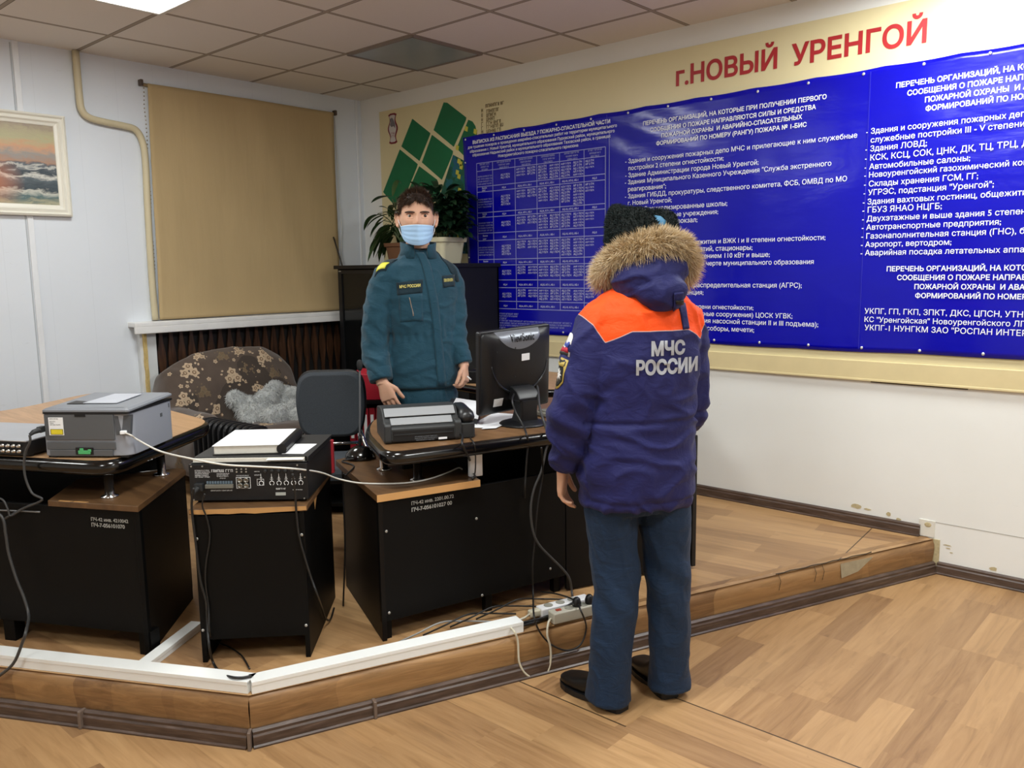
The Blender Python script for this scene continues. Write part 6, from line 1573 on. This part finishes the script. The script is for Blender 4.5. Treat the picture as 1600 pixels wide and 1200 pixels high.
# trousers and shoes
mb = MB()
mb.loft([ell((.022, .0, Z(z)), lA, a, b, 28) for z, a, b in ((1.08, .150, .10), (1.0, .165, .115), (.94, .172, .122), (.88, .165, .118), (.85, .14, .10))])
for sx in (-1, 1):
    h = Vector((.022, 0, 0))+lA*(.084*sx); f = Vector((.022, .01, 0))+lA*(.125*sx)
    limb(mb, [(h.x, h.y, Z(.96), .095), (h.x, h.y, Z(.82), .094), (h.x*.6+f.x*.4, h.y*.6+f.y*.4, Z(.62), .080), (f.x, f.y, Z(.42), .074), (f.x, f.y+.01, .03, .080)])
me = remesh(mb, .008, 4); displace(me, folds(.006, (9, 9, 6), 8)); link_mesh(me, 'trousers', M_teal_c, t)
M_shoe = mat('black_leather', '0d0d0e', .38, spec=.4, var=.2, bump=.2, bscale=140)
for sx in (-1, 1):
    f = Vector((.022, .01, 0))+lA*(.125*sx); mb = MB(); so = MB(); d = (fA+lA*.2*sx).normalized(); shoe(mb, so, f-d*.08+Vector((0, 0, .001)), d)
    s_ = mb.build('shoe', M_shoe, t, smooth=True, frame=FA); so.build('sole', M_plast, s_, frame=FA)
# body: one continuous skin surface
mb = MB()
head(mb, HM, HS); mh = MB(); head(mh, HM, HS)
mb.loft([ell((c, dy, Z(z)), lA, a, b, 24) for z, c, dy, a, b in ((.90, .022, 0, .13, .09), (1.05, .024, 0, .14, .095), (1.25, .026, 0, .125, .09), (1.42, .024, 0, .15, .098), (1.54, .02, .004, .15, .09), (1.60, .018, .008, .11, .075), (1.64, .016, .008, .068, .062), (1.70, .015, .004, .058, .060), (1.78, .014, -.002, .056, .060))])
limb(mb, [(q[0], q[1], q[2], r) for q, r in zip(ra, (.05, .05, .046, .042, .040, .036, .029))]+[(-.176, -.15, Z(1.02), .027)])
limb(mb, [(q[0], q[1], q[2], r) for q, r in zip(la, (.048, .048, .044, .040, .038, .033, .028))]+[(.230, -.038, Z(1.085), .026)])
for sx in (-1, 1):
    h = Vector((.022, 0, 0))+lA*(.078*sx); f = Vector((.022, .01, 0))+lA*(.125*sx)
    limb(mb, [(h.x, h.y, Z(.95), .082), (h.x, h.y, Z(.80), .076), (f.x*.6+h.x*.4, f.y, Z(.60), .055), (f.x, f.y, Z(.42), .050), (f.x, f.y+.01, .09, .036)])
    d = (fA+lA*.2*sx).normalized(); q = f-d*.02; limb(mb, [(q.x, q.y, .06, .032), (q.x+d.x*.07, q.y+d.y*.07, .05, .03), (q.x+d.x*.15, q.y+d.y*.15, .042, .018)])
hand(mb, (-.174, -.152, Z(1.035)), (.34, -.12, -1), (-.25, -1, .1), (.85, -.35, .2), .42, 1.0, (.30, .45, .55, .65))
hand(mb, (.229, -.040, Z(1.098)), (.06, -.28, -1), (.85, -.55, .1), (-.35, -1, -.1), 1.0, .95, (.95, 1.05, 1.15, 1.2))
me = remesh(mb, .0036, 2)
link_mesh(me, 'body', SKIN, t)
mh2 = remesh(mh, .005, 2); treeH = bvh_of(mh2)
HI = HM.inverted()
# eyes, brows
M_scl = mat('eye_white', 'b9aea6', .25, var=0); M_iris = mat('iris_brown', '2a1a12', .2, var=0); M_brow = mat('brown_brow', '3a281f', .8); M_lid = mat('lid_skin', '8a5c48', .6)
for sx in (-1, 1):
    q = HM @ Vector((sx*.032*HS, .2, .009*HS)); d = (HM.to_3x3() @ Vector((0, -1, 0))); h = treeH.ray_cast(q, d)[0]
    c = h+d*.0100; e = MB().ball(c, .0125, 16, 12).build('eye', M_scl, t, smooth=True, frame=FA)
    g = (-d+Vector((.24, 0, .0))).normalized(); M = g.to_track_quat('Z', 'Y').to_matrix(); MB().lathe([(.0078, .0100), (.0066, .0114), (.002, .0127), (.0003, .0128)], c, 16, M).build('iris', M_iris, e, smooth=True, frame=FA)
    for nm, zc_, am, r, m in (('eyebrow', .0235, .0045, .0040, M_brow), ('upper_lid', .0165, .004, .0026, M_lid), ('lower_lid', .0005, -.003, .0022, SKIN)):
        pts = []
        for k in range(9):
            x = sx*(.012+.040*k/8) if nm == 'eyebrow' else sx*(.017+.030*k/8); zz = (zc_+(am if nm != 'eyebrow' else .0022)*math.sin(PI*k/8)+(.0015 if nm == 'eyebrow' else 0)*(k/8))*HS
            hh = treeH.ray_cast(HM @ Vector((x*HS, .2, zz)), d)[0]; pts.append(hh-d*(.0012 if nm == 'eyebrow' else -.0002))
        MB().tube(pts, [r*(.5+.6*math.sin(PI*(k+.8)/10)) for k in range(9)], 8).build(nm, m, t, smooth=True, frame=FA)
# hair
def is_hair(q, front=.072):
    l = HI @ q; x, y, z = l.x/HS, l.y/HS, l.z/HS
    if y > .035: return z > front-.02*abs(x)/.06+.003*math.sin(x*160)
    if y > -.005: return z > .022
    if y > -.055: return z > (.026 if abs(x) > .05 else .0)
    return z > -.045+.02*(y < -.06)
mb = MB(); n0 = [v.co+Vector(n.vector)*(.0025+.009*min(1, max(0, (HI @ v.co).z-.04)*14)) for v, n in zip(mh2.vertices, mh2.vertex_normals)]
mb.add(n0, [tuple(p.vertices) for p in mh2.polygons if is_hair(p.center)])
M_hair = fur_mat('brown_hair', [(0, '261a14'), (.4, '412f24'), (.8, '5b4535'), (1, '705744')], .5)
hr = mb.build('hair', mat('hair_base', '2a1d16', .6, var=.3, vscale=60), t, smooth=True, frame=FA)
mb = MB(); U3 = HM.to_3x3()
pts = []
for q, n in surf_pts(mh2, 5200, lambda c, n: is_hair(c)):
    l = HI @ q; top = max(0, l.z/HS-.05)/.07
    fr_ = U3 @ Vector((.25, .75*top if l.y > 0 else .15, .55*top)); 
    if l.y > .05: fr_ = fr_+U3 @ Vector((0, .5, -.9 if l.z < .1*HS else .1))
    else: fr_ = fr_+Vector((0, 0, -1.0*(1-min(1, top))))
    pts.append((q+n*.002, (n*(.30+.5*min(1, top))+fr_).normalized()))

H1 = [q for q in pts if (HI @ q[0]).z > .055*HS]; H2 = [q for q in pts if (HI @ q[0]).z <= .055*HS]
spikes(mb, H1, .031, .0012, .05, .09, .3); spikes(mb, H2, .014, .0010, .05, .12, .4); h = mb.build('hair_strands', M_hair, hr, frame=FA); h['kind'] = 'stuff'
# face mask with pleats, nose edge and ear loops
mk = MB(); NA, NB = 40, 26; vs = []
for j in range(NB+1):
    b = j/NB
    for i in range(NA+1):
        a = -1+2*i/NA; ph = a*1.28
        zt = -.030-.006*abs(a)**2; zb_ = -.118+.040*abs(a)**2.2; z = zt+(zb_-zt)*b
        rx = .0755-.006*b; ry = .118-.012*b-.004*math.cos(b*PI)*1-.012*max(0, b-.75)*2
        pl_ = .0022*(abs(((b*4.2) % 1)-.5)*2)*(1-abs(a)**3)*(b > .1)*(b < .9)
        vs.append(HM @ (Vector((math.sin(ph)*(rx+pl_), math.cos(ph)*(ry+pl_)*(1-.12*abs(a)), z))*HS))
mk.add(vs, [(j*(NA+1)+i, j*(NA+1)+i+1, (j+1)*(NA+1)+i+1, (j+1)*(NA+1)+i) for j in range(NB) for i in range(NA)])
M_mask = NT('blue_mask'); M_mask.set(M_mask.mix(M_mask.noise(M_mask.obj(), 200, 2), '9fc4ea', 'aed0f0'), .8, spec=.2, **{'Subsurface Weight': .0}); M_mask = M_mask.m
mo = mk.build('face_mask', M_mask, t, smooth=True, frame=FA); solid(mo, .002)
mb = MB(); mb.tube([vs[i] for i in range(0, NA+1)], .0019, 6); mb.build('mask_edge', mat('mask_edge_white', 'dfeaf6', .8), mo, smooth=True, frame=FA)
for i0, sx in ((0, -1), (NA, 1)):
    e = HM @ Vector((sx*.083*HS, -.022*HS, .02*HS)); e2 = HM @ Vector((sx*.083*HS, -.026*HS, -.02*HS))
    MB().tube(spline([vs[i0], vs[i0].lerp(e, .5)+U3 @ Vector((sx*.004, 0, 0)), e, e2, vs[i0+(NA+1)*NB].lerp(e2, .4)+U3 @ Vector((sx*.004, 0, 0)), vs[i0+(NA+1)*NB]], 4), .0016, 6).build('ear_loop', mat('ear_loop_white', 'e6e8ea', .7), mo, smooth=True, frame=FA)
q = Vector((.236, -.075, Z(1.035)))
tag(MB().tube([FA @ (q+Vector((.006, -.012, .008))), FA @ (q+Vector((.024, -.022, -.008)))], .004, 8).build('pen', mat('white_pen', 'e4e4e0', .4), smooth=True), 'short white pen held in the uniformed person left hand', 'pen')

# ---------------------------------------------------------------- the rescuer seen from behind
B0 = (4.08, -2.06)
t = person('person', 'person seen from behind in navy and orange rescue parka and dark fur hat', B0, 0)
FB = WM[t.name]
be = .47; rB = Vector((math.cos(be), math.sin(be), 0)); fB = Vector((-math.sin(be), math.cos(be), 0))
CB = Vector((.022, 0, 0))
mb = MB()
mb.loft([ell((c, dy, z), rB, a, b, 36, .92) for z, c, dy, a, b in ((.738, .002, 0, .185, .145), (.75, .002, 0, .198, .158), (.80, .003, 0, .206, .168), (.92, .008, 0, .205, .165), (1.05, .014, 0, .196, .156), (1.16, .018, 0, .200, .158), (1.27, .022, 0, .206, .158), (1.36, .023, 0, .208, .148), (1.42, .024, 0, .196, .132), (1.47, .025, 0, .150, .112), (1.505, .026, 0, .10, .09), (1.54, .03, .01, .07, .075))])
lb_ = [(-.075, -.050, 1.405, .075), (-.128, -.072, 1.365, .083), (-.162, -.085, 1.28, .084), (-.192, -.09, 1.17, .082), (-.214, -.085, 1.08, .080), (-.228, -.065, .97, .074), (-.250, -.035, .885, .052)]
rb_ = [(.115, .065, 1.405, .075), (.165, .085, 1.365, .082), (.176, .10, 1.27, .083), (.180, .12, 1.15, .080), (.178, .135, 1.06, .078), (.145, .19, .99, .068), (.10, .25, .955, .05)]
limb(mb, lb_, 22); limb(mb, rb_, 22)
me = remesh(mb, .0068, 4)
def fb(q, n):
    d = folds(.0125, (5, 5, 8), 5.7, .3)(q, n)
    if -.17 < q.x and q.z < 1.25:
        d += -.008*math.exp(-((q.z-1.052-.02*q.x)/.008)**2)-.005*math.exp(-((q.z-.775)/.006)**2)+.004*math.exp(-((q.z-1.03)/.015)**2)
    if q.z < 1.05 and q.z > .8: d += .0055*noise.noise(Vector((q.x*4, q.y*4, q.z*20)))
    if q.x < -.16 and q.z < 1.2: d += .006*math.sin(q.z*70+q.x*40)*max(0, min(1, (1.2-q.z)*6))
    return d
displace(me, fb)
at_ = me.attributes.new('yoke', 'FLOAT', 'POINT')
vals = []
for v in me.vertices:
    tt = abs((v.co-CB).dot(rB)); z = v.co.z
    zl = 1.362 if tt < .105 else 1.362-(tt-.105)*.50
    vals.append(min(z-zl, (.178+(z-1.325)*.62)-tt))
at_.data.foreach_set('value', vals)
NP = cloth('parka_cloth', '191b4e', '21235c', .6, .05); n = NP
a_ = n.node('ShaderNodeAttribute', attribute_name='yoke').outputs['Fac']
base = n.b.inputs['Base Color'].links[0].from_socket
c = n.mix(n.math('GREATER_THAN', a_, 0.), base, 'f2500f'); c = n.mix(n.math('MULTIPLY', n.math('LESS_THAN', n.math('ABSOLUTE', a_), .0016), .65), c, 'c9b6b0')
n.put(n.b.inputs['Base Color'], c); M_parka = n.m
M_navy = cloth('navy_cloth', '191b4e', '21235c', .6, .05).m
treeB = bvh_of(me)
jk = link_mesh(me, 'parka', M_parka, t)
M_sil = mat('silver_reflective_print', 'a9acb4', .45, .15, var=.08, vscale=40)
cloth_text(treeB, 'МЧС', .053, .160, 1.284, .060, .0035, bold=.05).build('back_lettering', M_sil, jk, frame=FB)
cloth_text(treeB, 'РОССИИ', .004, .206, 1.222, .063, .0035, bold=.05).build('back_lettering', M_sil, jk, frame=FB)
for pts, r0 in ((lb_, .052), (rb_, .05)):
    e = Vector(pts[-1][:3]); q = Vector(pts[-2][:3]); d = (e-q).normalized(); MB().tube([e-d*.03, e-d*.024, e+d*.004, e+d*.012, e+d*.010], [r0*.95, r0*1.1, r0*1.02, r0*.85, r0*.7], 20).build('cuff', M_navy, jk, smooth=True, frame=FB)
# sleeve patches
out = -rB; fwd = fB
def on_sleeve(poly, cz, off, name, m, parent, cf=.012):
    c = Vector((-.165, -.09, cz)); P = [c+fwd*(cf+a)+Vector((0, 0, b)) for a, b in poly]
    return solid(patch_poly(treeB, P, off, rB).build(name, m, parent, smooth=True, frame=FB), .002)
def arch(w_, h0, h1, n=8): return [(-w_, h0), (w_, h0), (w_, h1*.35)]+[(w_*math.cos(PI*k/n), h1*.35+h1*.65*math.sin(PI*k/n)) for k in range(1, n)]+[(-w_, h1*.35)]
M_pw = mat('patch_white', 'dcd9d6', .7); M_pb = mat('patch_blue', '33469c', .7); M_pr = mat('patch_red', 'b3273a', .7); M_pk = mat('patch_black', '14140f', .7); M_pg = mat('patch_gold', 'b09a4c', .6)
zc_ = 1.312
pp_ = on_sleeve(arch(.037, -.036, .042), zc_, .003, 'flag_patch', M_pw, jk)
on_sleeve([(-.031, -.006), (.031, -.006), (.031, .012), (-.031, .012)], zc_, .0045, 'blue_band', M_pb, pp_); on_sleeve([(-.032, -.022), (.032, -.022), (.032, -.006), (-.032, -.006)], zc_, .0045, 'red_band', M_pr, pp_); on_sleeve([(-.032, -.031), (.032, -.031), (.032, -.022), (-.032, -.022)], zc_, .0045, 'name_band', M_pk, pp_)
zc_ = 1.222
sh = lambda k: [(-.037*k, .043*k), (-.039*k, .0), (-.032*k, -.032*k), (-.014*k, -.052*k), (0, -.057*k), (.014*k, -.052*k), (.032*k, -.032*k), (.039*k, 0), (.037*k, .043*k), (0, .050*k)]
pp_ = on_sleeve(sh(1), zc_, .003, 'shield_patch', M_pg, jk); on_sleeve(sh(.86), zc_, .0042, 'shield_field', M_pk, pp_)
on_sleeve([(-.029, .020), (.029, .020), (.029, .036), (-.029, .036)], zc_, .0054, 'gold_band', M_pg, pp_)
st = [((.024 if k % 2 == 0 else .008)*math.cos(PI*k/8), (.024 if k % 2 == 0 else .008)*math.sin(PI*k/8)-.008) for k in range(16)]
on_sleeve(st, zc_, .0056, 'star', M_pw, pp_)
# hood lying back, its tab, and the fur edge
mb = MB()
def hc(px, py): return px
mb.ball((.045, -.055, 1.545), (.128, .105, .095), 24, 16, Matrix.Rotation(-.22, 3, 'Y')); mb.ball((.085, -.115, 1.49), (.088, .062, .062), 20, 12, Matrix.Rotation(-.1, 3, 'Y')); mb.ball((.05, .03, 1.53), (.12, .08, .06), 20, 12)
me = remesh(mb, .0065, 5); displace(me, lambda q, n: folds(.010, (6, 6, 16), 2.2, .3)(q, n)*(1 if q.z < 1.6 else .4))
treeHd = bvh_of(me); hood = link_mesh(me, 'hood', M_navy, t)
fp = [(-.108, .06, 1.525), (-.098, -.005, 1.563), (-.058, -.065, 1.605), (.0, -.10, 1.632), (.06, -.105, 1.648), (.115, -.075, 1.645), (.155, -.02, 1.617), (.165, .05, 1.570), (.15, .10, 1.53)]
mb = MB(); limb(mb, [(a, b, z, .034) for a, b, z in fp], 16, 4); me = remesh(mb, .008, 2); base_pts = surf_pts(me, 13000)
fu = link_mesh(me, 'fur_trim', mat('tan_fur_base', 'b4986c', .9, var=.5, vscale=40), hood)
P = spline(fp, 6); mb = MB(); pts = []
for q, n_ in base_pts: pts.append((q-n_*.004, (n_+Vector((.12, -.05, .12))).normalized()))
spikes(mb, pts, .042, .0010, .18, .34, 1.2)
h = mb.build('fur_hair', fur_mat('tan_fur', [(0, '8a7050'), (.2, 'bfa47a'), (.55, 'e2caa0'), (.85, 'f6e8cc'), (1, '6a5238')]), fu, frame=FB); h['kind'] = 'stuff'
def quadB(tree, name, pts, m, nx=4, nz=8, off=.003, th=.003, parent=None): return solid(decal(tree, [(a, 0, b) for a, b in pts], nx, nz, off).build(name, m, parent or jk, smooth=True, frame=FB), th)
quadB(treeB, 'hood_strap', [(.155, 1.362), (.176, 1.364), (.160, 1.45), (.138, 1.45)], M_navy, off=.004)
quadB(treeHd, 'hood_tab', [(.118, 1.43), (.150, 1.435), (.148, 1.49), (.120, 1.488)], M_navy, off=.004, parent=hood); quadB(treeHd, 'hood_buckle', [(.122, 1.452), (.146, 1.454), (.146, 1.468), (.122, 1.466)], M_plast, 4, 3, .008, .004, hood)
# fur hat: padded cloth crown, thick fur flap folded up around it
HB = head_frame((.016, .03, 1.635), (-.5, .86, .02)); HSb = 1.02
cH = Vector((.017, .035, 0)); mb = MB(); rings = []
NR = 60; gap = -.72   # the gap between the flap ends shows the blue crown
for k in range(NR+1):
    a = gap+.20+(2*PI-.40)*k/NR; endf = min(1, min(k, NR-k)/5)
    top = 1.772+.012*math.cos(a-2.6); top = top*endf+1.715*(1-endf); bot = 1.625-.035*max(0, math.cos(a-3.7))
    rr_ = .088; th_ = .040*(.45+.55*endf); c = cH+Vector((math.cos(a)*rr_*1.0, math.sin(a)*rr_*1.12, 0)); o_ = Vector((math.cos(a), math.sin(a), 0))
    rings.append([c+o_*(th_*math.cos(b))*(.9)+Vector((0, 0, (top+bot)/2+(top-bot)/2*math.copysign(abs(math.sin(b))**.95, math.sin(b)))) for b in [2*PI*i/18 for i in range(18)]])
mb.loft(rings); me = remesh(mb, .008, 4); displace(me, lambda q, n: .006*noise.noise(q*18)); hp = surf_pts(me, 9000, lambda c, n: (c-cH).dot(Vector((n.x, n.y, 0))) > -.02 or n.z > .3)
M_hatb = mat('hat_fur_base', '07100f', .9, var=.4, vscale=30)
mb = MB(); mb.loft([ell((cH.x, cH.y, z), (1, 0), a, b, 32) for z, a, b in ((1.64, .088, .102), (1.69, .092, .106), (1.725, .088, .10), (1.742, .066, .08), (1.748, .03, .04))])
crown = mb.build('hat_crown', mat('hat_blue_cloth', '2f6f92', .75, var=.1), t, smooth=True, frame=FB)
fl_ = link_mesh(me, 'fur_flap', M_hatb, crown)
mb = MB(); spikes(mb, hp, .013, .0011, .1, .5, 1); h = mb.build('fur_hair', fur_mat('hat_fur', [(0, '040807'), (.5, '0b1514'), (1, '1c2a29')]), fl_, frame=FB); h['kind'] = 'stuff'
# trousers, shoes
hl = Vector((-.033, -.102, 0)); tl = Vector((-.244, .069, 0)); hr_ = Vector((.136, .008, 0)); tr_ = Vector((.035, .215, 0))
mb = MB()
mb.loft([ell((.0, .0, z), rB, a, b, 28) for z, a, b in ((.95, .165, .12), (.86, .178, .13), (.78, .178, .128), (.72, .16, .11))])
limb(mb, [(-.085, -.03, .86, .098), (-.082, -.03, .72, .096), (-.070, -.03, .56, .088), (-.062, -.038, .44, .083), (-.074, -.055, .28, .078), (-.084, -.062, .12, .077), (-.088, -.062, .022, .083)], 22)
limb(mb, [(.098, .035, .86, .098), (.105, .035, .72, .095), (.115, .035, .56, .086), (.123, .03, .44, .080), (.128, .035, .28, .075), (.130, .045, .12, .073), (.132, .045, .030, .078)], 22)
me = remesh(mb, .007, 4)
def ft(q, n):
    d = folds(.0065, (9, 9, 5), 11, .35)(q, n)*.8
    if .25 < q.z < .7: d += .0045*math.sin(q.z*38+q.x*45+3*noise.noise(q*5))*math.exp(-((q.z-.46)/.14)**2)
    return d
displace(me, ft); link_mesh(me, 'trousers', cloth('dark_blue_teal_trousers', '13263d', '1a314d', .7, .05).m, t)
for hh, tt in ((hl, tl), (hr_, tr_)):
    mb = MB(); so = MB(); shoe(mb, so, hh+Vector((0, 0, .001)), tt-hh, .30 if hh is hl else .28, .104); s_ = mb.build('shoe', M_shoe, t, smooth=True, frame=FB); so.build('sole', M_plast, s_, frame=FB)
# body
mb = MB(); head(mb, HB, HSb)
mb.loft([ell((c, 0, z), rB, a, b, 24) for z, c, a, b in ((.72, .0, .14, .095), (.95, .01, .145, .10), (1.15, .015, .14, .105), (1.32, .022, .155, .11), (1.42, .024, .14, .09), (1.47, .024, .09, .07), (1.51, .024, .062, .06), (1.60, .02, .058, .06))])
limb(mb, [(q[0], q[1], q[2], r) for q, r in zip(lb_, (.052, .052, .048, .044, .041, .036, .030))]+[(-.254, -.028, .865, .027)]); limb(mb, [(q[0], q[1], q[2], r) for q, r in zip(rb_, (.052, .052, .048, .044, .041, .036, .030))]+[(.085, .275, .945, .027)])
for P_, e in (([(-.085, -.03, .80, .085), (-.075, -.03, .60, .066), (-.055, -.035, .45, .055), (-.075, -.055, .26, .048), (-.08, -.055, .10, .036)], (hl, tl)), ([(.098, .035, .80, .085), (.115, .035, .60, .066), (.128, .03, .45, .055), (.13, .04, .26, .048), (.125, .04, .10, .036)], (hr_, tr_))):
    limb(mb, P_); d = (e[1]-e[0]).normalized(); q = e[0]+d*.06; limb(mb, [(q.x, q.y, .065, .03), (q.x+d.x*.08, q.y+d.y*.08, .05, .028), (q.x+d.x*.16, q.y+d.y*.16, .042, .018)])
hand(mb, (-.256, -.024, .862), (-.02, .18, -1), (-1, -.35, .05), (.15, 1, .1), .55, 1.0, (.35, .5, .6, .75))
hand(mb, (.082, .28, .944), (-.55, .75, -.25), (.5, .5, .7), (-.8, .1, .5), .7, 1.0)
me = remesh(mb, .0038, 2); link_mesh(me, 'body', SKIN, t)
mh = MB(); head(mh, HB, HSb); mh2 = remesh(mh, .006, 2); HI = HB.inverted()
mb = MB(); n0 = [v.co+Vector(n_.vector)*.005 for v, n_ in zip(mh2.vertices, mh2.vertex_normals)]
mb.add(n0, [tuple(p.vertices) for p in mh2.polygons if (HI @ p.center).y < .0 and (HI @ p.center).z > -.05]); mb.build('hair', mat('hair_base', '2a1d16', .6, var=.3, vscale=60), t, smooth=True, frame=FB)
